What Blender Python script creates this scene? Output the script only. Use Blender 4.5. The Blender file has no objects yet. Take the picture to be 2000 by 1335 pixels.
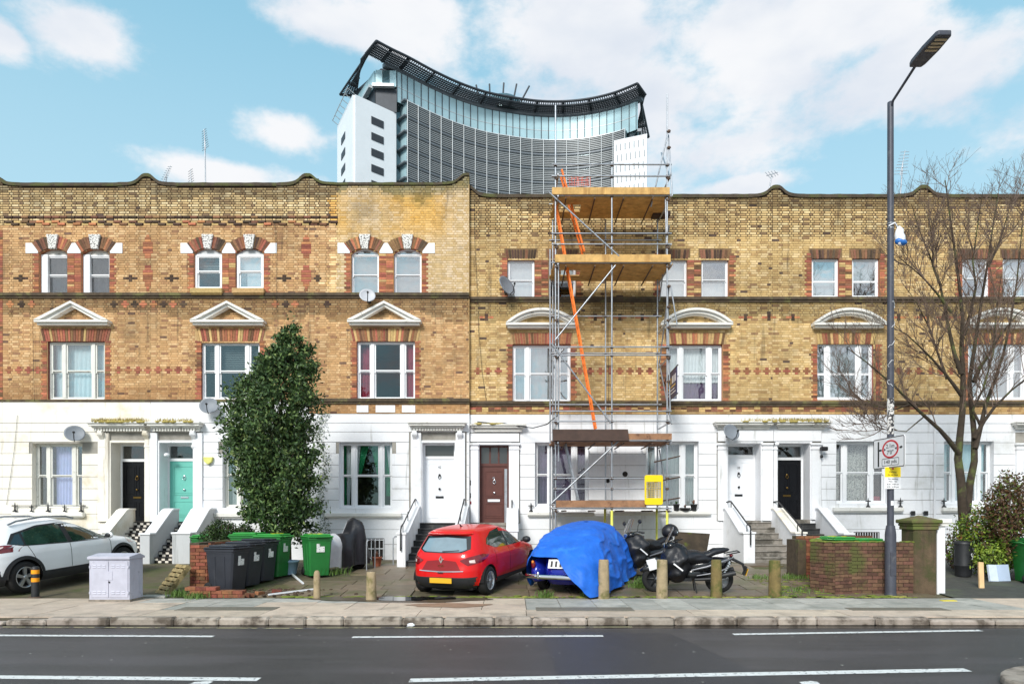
import bpy, bmesh, math, random
from mathutils import Vector, Matrix, noise

R = math.radians
S = bpy.context.scene
C = S.collection
rg = random.Random(11)

# ---------------------------------------------------------------- camera, sky, sun, exposure
cam = bpy.data.cameras.new('camera')
cam.lens = 24.0
cam.sensor_width = 36.0
cam.shift_y = 0.1663
cam.clip_start = 0.1
cam.clip_end = 3000
co = bpy.data.objects.new('camera', cam)
co.location = (0, 0, 1.8)
co.rotation_euler = (R(90), 0, 0)
C.objects.link(co)
S.camera = co

SUN_EL, SUN_AZ = 36, 200          # azimuth clockwise from +Y (north): light comes from behind and left of the camera
w = bpy.data.worlds.new('World')
S.world = w
w.use_nodes = True
wt = w.node_tree
N, L = wt.nodes, wt.links
N.clear()


def wn(kind, **kw):
    n = N.new(kind)
    for k, v in kw.items():
        setattr(n, k, v)
    return n


def wmath(op, a, b=None, c=None, clamp=False):
    n = wn('ShaderNodeMath', operation=op, use_clamp=clamp)
    for i, q in enumerate((a, b, c)):
        if q is None:
            continue
        if hasattr(q, 'is_linked'):
            L.new(q, n.inputs[i])
        else:
            n.inputs[i].default_value = q
    return n.outputs[0]


def wmaprange(v, a, b, c=0.0, d=1.0):
    n = wn('ShaderNodeMapRange', interpolation_type='SMOOTHSTEP')
    L.new(v, n.inputs[0])
    for i, q in enumerate((a, b, c, d)):
        n.inputs[i + 1].default_value = q
    return n.outputs[0]


def wmix(f, a, b, blend='MIX'):
    n = wn('ShaderNodeMix', data_type='RGBA', blend_type=blend)
    for i, q in ((0, f), (6, a), (7, b)):
        if hasattr(q, 'is_linked'):
            L.new(q, n.inputs[i])
        else:
            n.inputs[i].default_value = q
    return n.outputs[2]


tc = wn('ShaderNodeTexCoord')
D = tc.outputs['Generated']
sky = wn('ShaderNodeTexSky', sky_type='NISHITA')
sky.sun_disc = False
sky.sun_elevation = R(SUN_EL)
sky.sun_rotation = R(SUN_AZ)
sky.air_density = 1.0
sky.dust_density = 0.6
sky.ozone_density = 2.2
sx = wn('ShaderNodeSeparateXYZ')
L.new(D, sx.inputs[0])
# cloud banks of the photograph, each at its own direction, their edges broken up by noise
nz = wn('ShaderNodeTexNoise')
nz.inputs['Scale'].default_value = 7.0
nz.inputs['Detail'].default_value = 9.0
nz.inputs['Roughness'].default_value = 0.6
mp = wn('ShaderNodeMapping')
mp.inputs['Scale'].default_value = (1, 1, 1.7)
L.new(D, mp.inputs[0])
L.new(mp.outputs[0], nz.inputs['Vector'])
nfac = nz.outputs['Fac']
BANKS = [(165, 78, 125, 72), (-8, 66, 62, 40), (800, 40, 290, 95), (1110, 70, 380, 135), (1480, 95, 420, 130),
         (1860, 125, 380, 115), (1330, 165, 520, 95), (1430, 292, 190, 78), (560, 262, 150, 46), (430, 338, 210, 40),
         (1455, 362, 130, 34), (2250, 180, 300, 120), (-330, 250, 200, 60), (1000, -260, 380, 130), (2050, -200, 420, 130), (250, -330, 320, 100)]
acc = None
for bx, by, rx, ry in BANKS:
    d = Vector(((bx - 1000) / 1333.3, 1.0, (1000 - by) / 1333.3))
    ln = d.length
    d.normalize()
    sub = wn('ShaderNodeVectorMath', operation='SUBTRACT')
    L.new(D, sub.inputs[0])
    sub.inputs[1].default_value = d
    mul = wn('ShaderNodeVectorMath', operation='MULTIPLY')
    L.new(sub.outputs[0], mul.inputs[0])
    mul.inputs[1].default_value = (1333.3 * ln / rx, 1333.3 * ln / max(rx, ry) * 0.6, 1333.3 * ln / ry * 1.05)
    le = wn('ShaderNodeVectorMath', operation='LENGTH')
    L.new(mul.outputs[0], le.inputs[0])
    q = wmath('SUBTRACT', 1.0, le.outputs['Value'])
    acc = q if acc is None else wmath('MAXIMUM', acc, q)
acc = wmath('MAXIMUM', acc, -1.0)
# broken cloud over the rest of the sky
nb = wn('ShaderNodeTexNoise')
nb.inputs['Scale'].default_value = 2.3
nb.inputs['Detail'].default_value = 7.0
L.new(mp.outputs[0], nb.inputs['Vector'])
back = wmath('MULTIPLY', wmath('SUBTRACT', nb.outputs['Fac'], 0.40), 4.0)
away = wmaprange(sx.outputs['Y'], 0.35, -0.15)
back = wmath('ADD', wmath('MULTIPLY', away, wmath('ADD', back, 1.0)), -1.0)
acc = wmath('MAXIMUM', acc, back)
dens = wmath('ADD', acc, wmath('MULTIPLY', wmath('SUBTRACT', nfac, 0.5), 2.6))
mask = wmaprange(dens, 0.0, 0.62)
ns = wn('ShaderNodeTexNoise')
ns.inputs['Scale'].default_value = 5.0
ns.inputs['Detail'].default_value = 6.0
mp2 = wn('ShaderNodeMapping')
mp2.inputs['Location'].default_value = (0.3, 0.1, -0.07)
mp2.inputs['Scale'].default_value = (1, 1, 2.2)
L.new(D, mp2.inputs[0])
L.new(mp2.outputs[0], ns.inputs['Vector'])
shade = wmaprange(ns.outputs['Fac'], 0.35, 0.66)
CLD = 1.0
cloud = wmix(shade, (4.05, 4.3, 4.75, 1), (5.15, 5.15, 5.25, 1))
# thin high veil that pales the blue
skyc = wmix(0.6, wmix(1.0, sky.outputs[0], (0.62, 0.98, 0.95, 1), 'MULTIPLY'), (1.85, 3.95, 5.0, 1))
hz = wmaprange(sx.outputs['Z'], 0.70, 0.30)
skyc = wmix(wmath('MULTIPLY', hz, 0.6), skyc, (3.2, 4.4, 4.95, 1))
full = wmix(wmath('MULTIPLY', mask, 0.95), skyc, cloud)
bg = wn('ShaderNodeBackground')
bg.inputs['Strength'].default_value = 0.105
L.new(full, bg.inputs[0])
out = wn('ShaderNodeOutputWorld')
L.new(bg.outputs[0], out.inputs[0])

sl = bpy.data.lights.new('sun', 'SUN')
sl.energy = 2.0
sl.angle = R(18)
sl.color = (1.0, 0.96, 0.9)
so = bpy.data.objects.new('sun', sl)
az = R(SUN_AZ)
sd = Vector((math.sin(az) * math.cos(R(SUN_EL)), math.cos(az) * math.cos(R(SUN_EL)), math.sin(R(SUN_EL))))
so.rotation_euler = sd.to_track_quat('Z', 'Y').to_euler()
so.location = (0, -20, 40)
C.objects.link(so)

S.view_settings.view_transform = 'Standard'
S.view_settings.look = 'None'
S.view_settings.gamma = 1
S.view_settings.use_curve_mapping = False
S.view_settings.exposure = 0.84
S.cycles.max_bounces = 8
S.cycles.transparent_max_bounces = 12
S.cycles.sample_clamp_indirect = 8

# ---------------------------------------------------------------- helpers
ORG = {}


def lin(c):
    r = []
    for q in c[:3]:
        q = q / 255.0
        r.append(q / 12.92 if q <= 0.04045 else ((q + 0.055) / 1.055) ** 2.4)
    return (r[0], r[1], r[2], 1.0)


def mat(name, col, rough=0.6, metal=0.0, var=0.12, scale=3.0, bump=0.0, bscale=40.0, col2=None, s2=1.2, lo=0.5, hi=0.66,
        spec=0.5, coat=0.0, attr=None, rand=0.0, streak=None, trans=0.0, w2=1.0, speck=None, st2=None):
    m = bpy.data.materials.new(name)
    m.use_nodes = True
    t = m.node_tree
    n, l = t.nodes, t.links
    b = n['Principled BSDF']

    def nd(k, **kw):
        q = n.new(k)
        for a, v in kw.items():
            setattr(q, a, v)
        return q

    def mixc(f, a, c, blend='MIX'):
        q = nd('ShaderNodeMix', data_type='RGBA', blend_type=blend)
        for i, z in ((0, f), (6, a), (7, c)):
            if hasattr(z, 'is_linked'):
                l.new(z, q.inputs[i])
            else:
                q.inputs[i].default_value = z
        return q.outputs[2]
    geo = nd('ShaderNodeNewGeometry')
    pos = geo.outputs['Position']

    def nse(sc, det=5.0, ro=0.6, stretch=None):
        q = nd('ShaderNodeTexNoise')
        q.inputs['Scale'].default_value = sc
        q.inputs['Detail'].default_value = det
        q.inputs['Roughness'].default_value = ro
        if stretch:
            mpg = nd('ShaderNodeMapping')
            mpg.inputs['Scale'].default_value = stretch
            l.new(pos, mpg.inputs[0])
            l.new(mpg.outputs[0], q.inputs['Vector'])
        else:
            l.new(pos, q.inputs['Vector'])
        return q.outputs['Fac']

    def mr(v, a, c, d=0.0, e=1.0):
        q = nd('ShaderNodeMapRange', interpolation_type='SMOOTHSTEP')
        l.new(v, q.inputs[0])
        for i, z in enumerate((a, c, d, e)):
            q.inputs[i + 1].default_value = z
        return q.outputs[0]
    if attr:
        at = nd('ShaderNodeAttribute', attribute_name=attr)
        base = at.outputs['Color']
    else:
        base = lin(col)
    if rand:
        oi = nd('ShaderNodeObjectInfo')
        f = mr(oi.outputs['Random'], 0, 1, 1 - rand, 1 + rand)
        h = nd('ShaderNodeHueSaturation')
        l.new(f, h.inputs['Value'])
        wnz = nd('ShaderNodeTexWhiteNoise', noise_dimensions='1D')
        l.new(oi.outputs['Random'], wnz.inputs['W'])
        l.new(mr(wnz.outputs['Value'], 0, 1, 0.5 - rand * 0.05, 0.5 + rand * 0.05), h.inputs['Hue'])
        if hasattr(base, 'is_linked'):
            l.new(base, h.inputs['Color'])
        else:
            h.inputs['Color'].default_value = base
        base = h.outputs[0]
    if var:
        f = mr(nse(scale), 0.25, 0.75, 1 - var, 1 + var)
        cmb = nd('ShaderNodeCombineColor')
        for i in range(3):
            l.new(f, cmb.inputs[i])
        base = mixc(1.0, base, cmb.outputs[0], 'MULTIPLY')
    if speck:                                    # (scale, amount): fine aggregate
        f = mr(nse(speck[0], 3, 0.8), 0.3, 0.7, 1 - speck[1], 1 + speck[1])
        cmb = nd('ShaderNodeCombineColor')
        for i in range(3):
            l.new(f, cmb.inputs[i])
        base = mixc(1.0, base, cmb.outputs[0], 'MULTIPLY')
    if col2:
        q = mr(nse(s2, 7, 0.65, st2), lo, hi, 0, w2)
        base = mixc(q, base, lin(col2))
    if streak:                                   # (colour, amount, threshold): rain streaks running down
        q = mr(nse(1.0, 6, 0.6, (5.0, 5.0, 0.45)), streak[2], streak[2] + 0.16, 0, streak[1])
        base = mixc(q, base, lin(streak[0]))
    if hasattr(base, 'is_linked'):
        l.new(base, b.inputs['Base Color'])
    else:
        b.inputs['Base Color'].default_value = base
    b.inputs['Roughness'].default_value = rough
    b.inputs['Metallic'].default_value = metal
    b.inputs['Specular IOR Level'].default_value = spec
    b.inputs['Coat Weight'].default_value = coat
    b.inputs['Coat Roughness'].default_value = 0.04
    if trans:
        b.inputs['Transmission Weight'].default_value = trans
    if bump:
        bp = nd('ShaderNodeBump')
        bp.inputs['Strength'].default_value = bump
        bp.inputs['Distance'].default_value = 0.02
        l.new(nse(bscale, 4), bp.inputs['Height'])
        l.new(bp.outputs[0], b.inputs['Normal'])
    return m


def glass(name, refl=0.3, tint=(220, 230, 232), rough=0.02, wave=0.02, glo=(255, 255, 255)):
    m = bpy.data.materials.new(name)
    m.use_nodes = True
    t = m.node_tree
    n, l = t.nodes, t.links
    n.clear()
    o = n.new('ShaderNodeOutputMaterial')
    tr = n.new('ShaderNodeBsdfTransparent')
    tr.inputs[0].default_value = lin(tint)
    g = n.new('ShaderNodeBsdfGlossy')
    g.inputs['Color'].default_value = lin(glo)
    g.inputs['Roughness'].default_value = rough
    fr = n.new('ShaderNodeLayerWeight')
    fr.inputs[0].default_value = 0.25
    mr = n.new('ShaderNodeMapRange')
    l.new(fr.outputs['Facing'], mr.inputs[0])
    mr.inputs[3].default_value = refl
    mr.inputs[4].default_value = min(1, refl + 0.5)
    nz_ = n.new('ShaderNodeTexNoise')
    nz_.inputs['Scale'].default_value = 2.2
    ge = n.new('ShaderNodeNewGeometry')
    l.new(ge.outputs['Position'], nz_.inputs['Vector'])
    bp = n.new('ShaderNodeBump')
    bp.inputs['Strength'].default_value = wave * 10
    bp.inputs['Distance'].default_value = 0.02
    l.new(nz_.outputs['Fac'], bp.inputs['Height'])
    l.new(bp.outputs[0], g.inputs['Normal'])
    mx = n.new('ShaderNodeMixShader')
    l.new(mr.outputs[0], mx.inputs[0])
    l.new(tr.outputs[0], mx.inputs[1])
    l.new(g.outputs[0], mx.inputs[2])
    l.new(mx.outputs[0], o.inputs[0])
    return m


class MB:
    def __init__(s):
        s.v, s.f, s.m, s.c, s.sm = [], [], [], [], []

    def add(s, vs, fs, mi=0, col=None, smooth=False):
        o = len(s.v)
        s.v.extend([tuple(q) for q in vs])
        for f in fs:
            s.f.append([o + i for i in f])
            s.m.append(mi)
            s.c.append(col or (1, 1, 1, 1))
            s.sm.append(smooth)
        return s

    def box(s, x0, x1, y0, y1, z0, z1, mi=0, col=None):
        return s.add([(x0, y0, z0), (x1, y0, z0), (x1, y1, z0), (x0, y1, z0), (x0, y0, z1), (x1, y0, z1), (x1, y1, z1), (x0, y1, z1)],
                     [(3, 2, 1, 0), (4, 5, 6, 7), (0, 1, 5, 4), (1, 2, 6, 5), (2, 3, 7, 6), (3, 0, 4, 7)], mi, col)

    def front(s, x0, x1, y0, y1, z0, z1, mi=0, col=None):      # a box without its back, for bricks laid in a wall
        return s.add([(x0, y0, z0), (x1, y0, z0), (x1, y1, z0), (x0, y1, z0), (x0, y0, z1), (x1, y0, z1), (x1, y1, z1), (x0, y1, z1)],
                     [(3, 2, 1, 0), (4, 5, 6, 7), (0, 1, 5, 4), (1, 2, 6, 5), (3, 0, 4, 7)], mi, col)

    def cbox(s, x0, x1, y0, y1, z0, z1, b=0.01, mi=0, col=None):
        b = min(b, (x1 - x0) * .45, (y1 - y0) * .45, (z1 - z0) * .45)
        vs = []
        for (x, bx) in ((x0, b), (x1, -b)):
            for (y, by) in ((y0, b), (y1, -b)):
                for (z, bz) in ((z0, b), (z1, -b)):
                    vs += [(x, y + by, z + bz), (x + bx, y, z + bz), (x + bx, y + by, z)]
        bm = bmesh.new()
        for q in vs:
            bm.verts.new(q)
        bmesh.ops.convex_hull(bm, input=bm.verts)
        bmesh.ops.dissolve_limit(bm, angle_limit=0.02, verts=bm.verts, edges=bm.edges)
        bm.verts.index_update()
        o = [tuple(q.co) for q in bm.verts]
        fs = [[q.index for q in f.verts] for f in bm.faces]
        bm.free()
        return s.add(o, fs, mi, col)

    def obox(s, c, size, M=None, mi=0, col=None):
        hx, hy, hz = size[0] / 2, size[1] / 2, size[2] / 2
        M = M or Matrix.Identity(3)
        c = Vector(c)
        vs = [c + M @ Vector(q) for q in ((-hx, -hy, -hz), (hx, -hy, -hz), (hx, hy, -hz), (-hx, hy, -hz), (-hx, -hy, hz), (hx, -hy, hz), (hx, hy, hz), (-hx, hy, hz))]
        return s.add(vs, [(3, 2, 1, 0), (4, 5, 6, 7), (0, 1, 5, 4), (1, 2, 6, 5), (2, 3, 7, 6), (3, 0, 4, 7)], mi, col)

    def path(s, pts, r, n=8, mi=0, cap=True, col=None):
        pts = [Vector(p) for p in pts]
        rs = r if isinstance(r, (list, tuple)) else [r] * len(pts)
        vs, fs = [], []
        up = None
        for i, p in enumerate(pts):
            if i == 0:
                d = pts[1] - p
            elif i == len(pts) - 1:
                d = p - pts[i - 1]
            else:
                d = (pts[i + 1] - p).normalized() + (p - pts[i - 1]).normalized()
            if d.length < 1e-9:
                d = Vector((0, 0, 1))
            d.normalize()
            if up is None:
                up = Vector((0, 0, 1)) if abs(d.z) < .9 else Vector((1, 0, 0))
            a = d.cross(up)
            if a.length < 1e-6:
                a = d.cross(Vector((0, 1, 0)))
            a.normalize()
            b = a.cross(d).normalized()
            up = b
            for k in range(n):
                t = 2 * math.pi * k / n
                vs.append(p + a * (math.cos(t) * rs[i]) + b * (math.sin(t) * rs[i]))
        for i in range(len(pts) - 1):
            for k in range(n):
                k2 = (k + 1) % n
                fs.append((i * n + k, (i + 1) * n + k, (i + 1) * n + k2, i * n + k2))
        s.add(vs, fs, mi, col, True)
        if cap:
            m0 = (len(pts) - 1) * n
            s.add(vs[:n], [tuple(range(n))], mi, col)
            s.add(vs[m0:], [tuple(reversed(range(n)))], mi, col)
        return s

    def tube(s, p0, p1, r, n=8, mi=0):
        return s.path([p0, p1], r, n, mi)

    def lathe(s, prof, c=(0, 0, 0), n=16, mi=0, axis='z', smooth=True, col=None, cap=True):
        vs, fs = [], []
        for (r, h) in prof:
            for k in range(n):
                t = 2 * math.pi * k / n
                a, b = r * math.cos(t), r * math.sin(t)
                q = (a, b, h) if axis == 'z' else ((h, a, b) if axis == 'x' else (b, h, a))
                vs.append((c[0] + q[0], c[1] + q[1], c[2] + q[2]))
        for i in range(len(prof) - 1):
            for k in range(n):
                k2 = (k + 1) % n
                fs.append((i * n + k, i * n + k2, (i + 1) * n + k2, (i + 1) * n + k))
        s.add(vs, fs, mi, col, smooth)
        if cap and prof[0][0] > 1e-6:
            s.add(vs[:n], [tuple(reversed(range(n)))], mi, col)
        if cap and prof[-1][0] > 1e-6:
            s.add(vs[-n:], [tuple(range(n))], mi, col)
        return s

    def prism(s, poly, y0, y1, mi=0, col=None):          # polygon in x,z pushed along y
        n = len(poly)
        a = sum(poly[i][0] * poly[(i + 1) % n][1] - poly[(i + 1) % n][0] * poly[i][1] for i in range(n))
        if a < 0:
            poly = poly[::-1]
        vs = [(x, y0, z) for x, z in poly] + [(x, y1, z) for x, z in poly]
        fs = [tuple(range(n)), tuple(reversed(range(n, 2 * n)))]
        fs += [(i, n + i, n + (i + 1) % n, (i + 1) % n) for i in range(n)]
        return s.add(vs, fs, mi, col)

    def prismx(s, poly, x0, x1, mi=0, col=None):         # polygon in y,z pushed along x
        n = len(poly)
        vs = [(x0, y, z) for y, z in poly] + [(x1, y, z) for y, z in poly]
        fs = [tuple(range(n)), tuple(reversed(range(n, 2 * n)))]
        fs += [(i, n + i, n + (i + 1) % n, (i + 1) % n) for i in range(n)]
        return s.add(vs, fs, mi, col)

    def prismz(s, poly, z0, z1, mi=0, col=None):
        n = len(poly)
        vs = [(x, y, z0) for x, y in poly] + [(x, y, z1) for x, y in poly]
        fs = [tuple(reversed(range(n))), tuple(range(n, 2 * n))]
        fs += [(i, (i + 1) % n, n + (i + 1) % n, n + i) for i in range(n)]
        return s.add(vs, fs, mi, col)

    def ribbon(s, outer, inner, y0, y1, mi=0):           # band between two polylines in x,z, with depth
        n = len(outer)
        vs = [(x, y0, z) for x, z in outer] + [(x, y0, z) for x, z in inner] + [(x, y1, z) for x, z in outer] + [(x, y1, z) for x, z in inner]
        fs = []
        for i in range(n - 1):
            fs += [(n + i, n + i + 1, i + 1, i), (2 * n + i, 2 * n + i + 1, 3 * n + i + 1, 3 * n + i),
                   (i, i + 1, 2 * n + i + 1, 2 * n + i), (n + i + 1, n + i, 3 * n + i, 3 * n + i + 1)]
        fs += [(0, 2 * n, 3 * n, n), (n - 1, 2 * n - 1, 4 * n - 1, 3 * n - 1)]
        return s.add(vs, fs, mi)

    def grid(s, fn, nu, nv, mi=0, smooth=True, col=None):
        vs = [fn(i / nu, j / nv) for j in range(nv + 1) for i in range(nu + 1)]
        fs = [(j * (nu + 1) + i, j * (nu + 1) + i + 1, (j + 1) * (nu + 1) + i + 1, (j + 1) * (nu + 1) + i) for j in range(nv) for i in range(nu)]
        return s.add(vs, fs, mi, col, smooth)

    def ball(s, c, r, n=10, m=7, mi=0, fn=None, col=None):
        def P(u, v):
            a, b = 2 * math.pi * u, math.pi * (v - .5)
            q = Vector((r[0] * math.cos(a) * math.cos(b), r[1] * math.sin(a) * math.cos(b), r[2] * math.sin(b)))
            if fn:
                q = fn(q)
            return (c[0] + q.x, c[1] + q.y, c[2] + q.z)
        return s.grid(P, n, m, mi, True, col)

    def mesh(s, name, mats, org=(0, 0, 0), cols=False):
        me = bpy.data.meshes.new(name)
        ox, oy, oz = org
        me.from_pydata([(x - ox, y - oy, z - oz) for x, y, z in s.v], [], s.f)
        for q in (mats if isinstance(mats, (list, tuple)) else [mats]):
            me.materials.append(q)
        me.polygons.foreach_set('material_index', s.m)
        me.polygons.foreach_set('use_smooth', s.sm)
        if cols:
            at = me.attributes.new('col', 'FLOAT_COLOR', 'FACE')
            at.data.foreach_set('color', [q for c in s.c for q in c])
        me.update()
        return me

    def build(s, name, mats, parent=None, cols=False, fix=False, bevel=0, kind=None, loc=None):
        org = ORG.get(parent.name, (0, 0, 0)) if parent else (loc or (0, 0, 0))
        me = s.mesh(name, mats, org, cols)
        if fix:
            bm = bmesh.new()
            bm.from_mesh(me)
            bmesh.ops.remove_doubles(bm, verts=bm.verts, dist=1e-5)
            bmesh.ops.recalc_face_normals(bm, faces=bm.faces)
            bm.to_mesh(me)
            bm.free()
        o = bpy.data.objects.new(name, me)
        C.objects.link(o)
        if parent:
            o.parent = parent
            ORG[o.name] = org
        elif loc:
            o.location = loc
            ORG[o.name] = loc
        if bevel:
            q = o.modifiers.new('edge', 'BEVEL')
            q.width = bevel
            q.segments = 2
            q.limit_method = 'ANGLE'
        if kind:
            o['kind'] = kind
        return o


def tag(o, label=None, cat=None, group=None, kind=None):
    for k, v in (('label', label), ('category', cat), ('group', group), ('kind', kind)):
        if v:
            o[k] = v
    return o


def thing(name, loc, label, cat, group=None, rz=0.0, rx=0.0, local=False):
    o = bpy.data.objects.new(name, None)
    o.empty_display_size = .2
    o.location = loc
    o.rotation_euler = (rx, 0, rz)
    C.objects.link(o)
    ORG[o.name] = (0, 0, 0) if local else tuple(loc)
    return tag(o, label, cat, group)


def put(name, me, parent, loc, scale=(1, 1, 1), rot=(0, 0, 0)):     # a part that shares its mesh with its like
    o = bpy.data.objects.new(name, me)
    org = ORG.get(parent.name, (0, 0, 0))
    o.location = (loc[0] - org[0], loc[1] - org[1], loc[2] - org[2])
    o.scale = scale
    o.rotation_euler = rot
    o.parent = parent
    C.objects.link(o)
    ORG[o.name] = org
    return o


def copy_tree(o, parent=None):
    c = o.copy()
    C.objects.link(c)
    c.parent = parent
    if parent is None:
        ORG[c.name] = ORG.get(o.name, (0, 0, 0))
    for ch in list(o.children):
        copy_tree(ch, c)
    return c


def lerp_tab(tab, x):
    if x <= tab[0][0]:
        return tab[0][1]
    for (a, p), (b, q) in zip(tab, tab[1:]):
        if x <= b:
            return p + (q - p) * (x - a) / (b - a)
    return tab[-1][1]


def text_mesh(txt, size, mname, m, depth=0.0):
    cu = bpy.data.curves.new(mname, 'FONT')
    cu.body = txt
    cu.size = size
    cu.align_x = 'CENTER'
    cu.align_y = 'CENTER'
    cu.extrude = depth
    cu.resolution_u = 2
    ob = bpy.data.objects.new(mname, cu)
    C.objects.link(ob)
    dg = bpy.context.evaluated_depsgraph_get()
    me = bpy.data.meshes.new_from_object(ob.evaluated_get(dg))
    bpy.data.objects.remove(ob)
    bpy.data.curves.remove(cu)
    me.materials.clear()
    me.materials.append(m)
    me.name = mname
    return me


def lettering(txt, size, m, parent, loc, rot=(R(90), 0, 0), depth=0.001, name='lettering', scale=(1, 1, 1)):
    return put(name, text_mesh(txt, size, name, m, depth), parent, loc, scale, rot)


F = 1333.3
KF = 21.9 / F


def FX(px):
    return (px - 1000) * KF


def FZ(py):
    return 1.8 + (1000 - py) * KF


def PX(px, Y):
    return (px - 1000) * Y / F


def PZ(py, Y):
    return 1.8 - (py - 1000) * Y / F


def gz(y):                      # front gardens rise gently from the pavement to the houses
    return min(max((y - 14.4) * 0.07, 0.0), 0.322)


# ---------------------------------------------------------------- materials
m_brick = mat('stock_brick', (190, 150, 95), .92, attr='col', var=.16, scale=9, bump=.25, bscale=60, col2=(88, 74, 58), s2=.9, lo=.52, hi=.76, w2=.55, streak=((70, 60, 48), .6, .56))
m_mortar = mat('lime_mortar', (120, 100, 74), .95, attr='col', var=.2, scale=5)
m_red = mat('red_brick', (158, 98, 74), .9, rand=.26, var=.2, scale=14, bump=.2)
m_orange = mat('orange_brick', (184, 120, 84), .9, rand=.22, var=.2, scale=14, bump=.2)
m_brown = mat('brown_brick', (126, 90, 66), .9, rand=.35, var=.22, scale=14, bump=.2)
m_dark = mat('sooty_brick', (82, 64, 52), .92, rand=.35, var=.25, scale=14, bump=.2)
m_yellow = mat('pale_brick', (198, 166, 112), .9, rand=.15, var=.18, scale=14, bump=.2)
m_white = mat('white_paint', (232, 233, 236), .55, var=.03, scale=1.5, bump=.05, bscale=25, col2=(196, 196, 192), s2=1.6, lo=.62, hi=.8)
m_stucco = mat('white_stucco', (234, 235, 238), .7, var=.04, scale=1.1, bump=.15, bscale=30, col2=(208, 208, 206), s2=.9, lo=.52, hi=.76, streak=((146, 144, 134), .6, .585), speck=(18, .025))
m_cream = mat('cream_stucco', (238, 233, 223), .7, var=.04, scale=1.1, bump=.08, bscale=30, col2=(212, 200, 174), s2=.9, lo=.5, hi=.74, streak=((150, 136, 110), .6, .585), speck=(18, .03))
m_grey_st = mat('grey_stucco', (196, 198, 200), .75, var=.06, scale=1.4, bump=.1, bscale=26, streak=((120, 122, 118), .5, .6))
m_trim = mat('weathered_white_trim', (228, 226, 220), .65, var=.06, scale=2, bump=.1, bscale=30, col2=(120, 112, 98), s2=2.6, lo=.58, hi=.74, w2=.7)
m_mossy = mat('mossy_coping', (78, 68, 56), .95, var=.3, scale=6, bump=.5, bscale=25, col2=(86, 88, 52), s2=2.0, lo=.48, hi=.62)
m_string = mat('sooty_string_course', (84, 72, 58), .95, var=.3, scale=5, bump=.4, bscale=25, col2=(112, 108, 70), s2=2.2, lo=.52, hi=.66)
m_sash = mat('white_sash', (238, 239, 241), .4, var=.03, scale=2)
m_sashold = mat('old_white_sash', (222, 221, 214), .5, var=.06, scale=4, col2=(170, 166, 154), s2=5, lo=.58, hi=.7)
m_gl = glass('window_glass', .10, (247, 250, 250))
m_glb = glass('bright_window_glass', .32, (250, 252, 252))
m_gld = glass('dark_window_glass', .055, (238, 242, 242))
m_room = mat('dim_interior', (84, 78, 70), .9, var=.2, scale=2)
m_roomd = mat('dark_interior', (42, 38, 36), .9, var=.3, scale=2)
m_black = mat('black_gloss', (20, 22, 27), .22, var=.1, coat=.3)
m_iron = mat('black_iron', (26, 26, 28), .45, var=.2, scale=12)
m_rubber = mat('tyre_rubber', (24, 24, 25), .8, var=.15, scale=20)
m_plastic = mat('black_plastic', (36, 37, 40), .5, var=.1, scale=6)
m_chrome = mat('chrome', (225, 228, 232), .1, metal=1, var=.03)
m_brass = mat('brass', (120, 96, 54), .3, metal=1)
m_steel = mat('galvanised_steel', (168, 172, 178), .42, metal=.75, var=.14, scale=7, col2=(116, 110, 104), s2=5, lo=.56, hi=.7, w2=.6)
m_rust = mat('rusty_fitting', (96, 78, 66), .7, metal=.3, var=.3, scale=12)
m_wood = mat('scaffold_board', (205, 164, 100), .8, var=.22, scale=5, bump=.2, bscale=18, streak=((150, 104, 52), .5, .5))
m_woodold = mat('old_scaffold_board', (156, 116, 86), .85, var=.3, scale=6, bump=.3, bscale=18, col2=(92, 62, 46), s2=3, lo=.5, hi=.66)
m_wooddk = mat('dark_board', (66, 48, 40), .8, var=.25, scale=4, bump=.2)
m_stone = mat('sandstone_post', (160, 142, 112), .9, var=.16, scale=8, bump=.5, bscale=40, col2=(112, 106, 66), s2=2.5, lo=.5, hi=.64)
m_stonemoss = mat('mossy_timber_post', (120, 104, 64), .92, var=.22, scale=8, bump=.5, bscale=30, col2=(84, 88, 40), s2=3, lo=.45, hi=.6)
m_soil = mat('soil', (70, 56, 44), .95, var=.3, scale=8, bump=.6, bscale=20)
# ---------------------------------------------------------------- ground
ROADZ = -0.12


def sheet(name, fn, nx, ny, m, kind='structure'):
    mb = MB()
    mb.grid(fn, nx, ny, 0, True)
    return mb.build(name, m, kind=kind)


m_ground = mat('far_ground', (110, 108, 100), .95, var=.15, scale=.2)
m_road = mat('wet_asphalt', (62, 59, 60), .44, var=.14, scale=1.6, bump=.55, bscale=150, col2=(76, 72, 75), s2=1.0, st2=(.16, 1.5, 1), lo=.44, hi=.64, spec=.5, speck=(75, .36))
m_paint = mat('road_paint', (222, 222, 220), .6, var=.08, scale=9, bump=.2, bscale=70, col2=(104, 104, 108), s2=16, lo=.54, hi=.66, speck=(60, .12))
m_paintold = mat('worn_yellow_paint', (176, 168, 130), .7, var=.15, scale=9, col2=(84, 84, 88), s2=5, lo=.47, hi=.58)
m_kerb = mat('granite_kerb', (168, 156, 144), .85, rand=.14, var=.16, scale=14, bump=.4, bscale=60, col2=(92, 82, 72), s2=3.5, lo=.44, hi=.64)
m_slab = mat('grey_paving', (176, 173, 165), .62, rand=.12, var=.14, scale=4, bump=.2, bscale=40, speck=(40, .1), col2=(146, 146, 138), s2=1.6, lo=.46, hi=.66)
m_slabbuff = mat('buff_paving', (196, 178, 160), .7, rand=.09, var=.14, scale=3, bump=.2, bscale=50, speck=(40, .1), col2=(160, 146, 132), s2=1.3, lo=.5, hi=.7)
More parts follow.
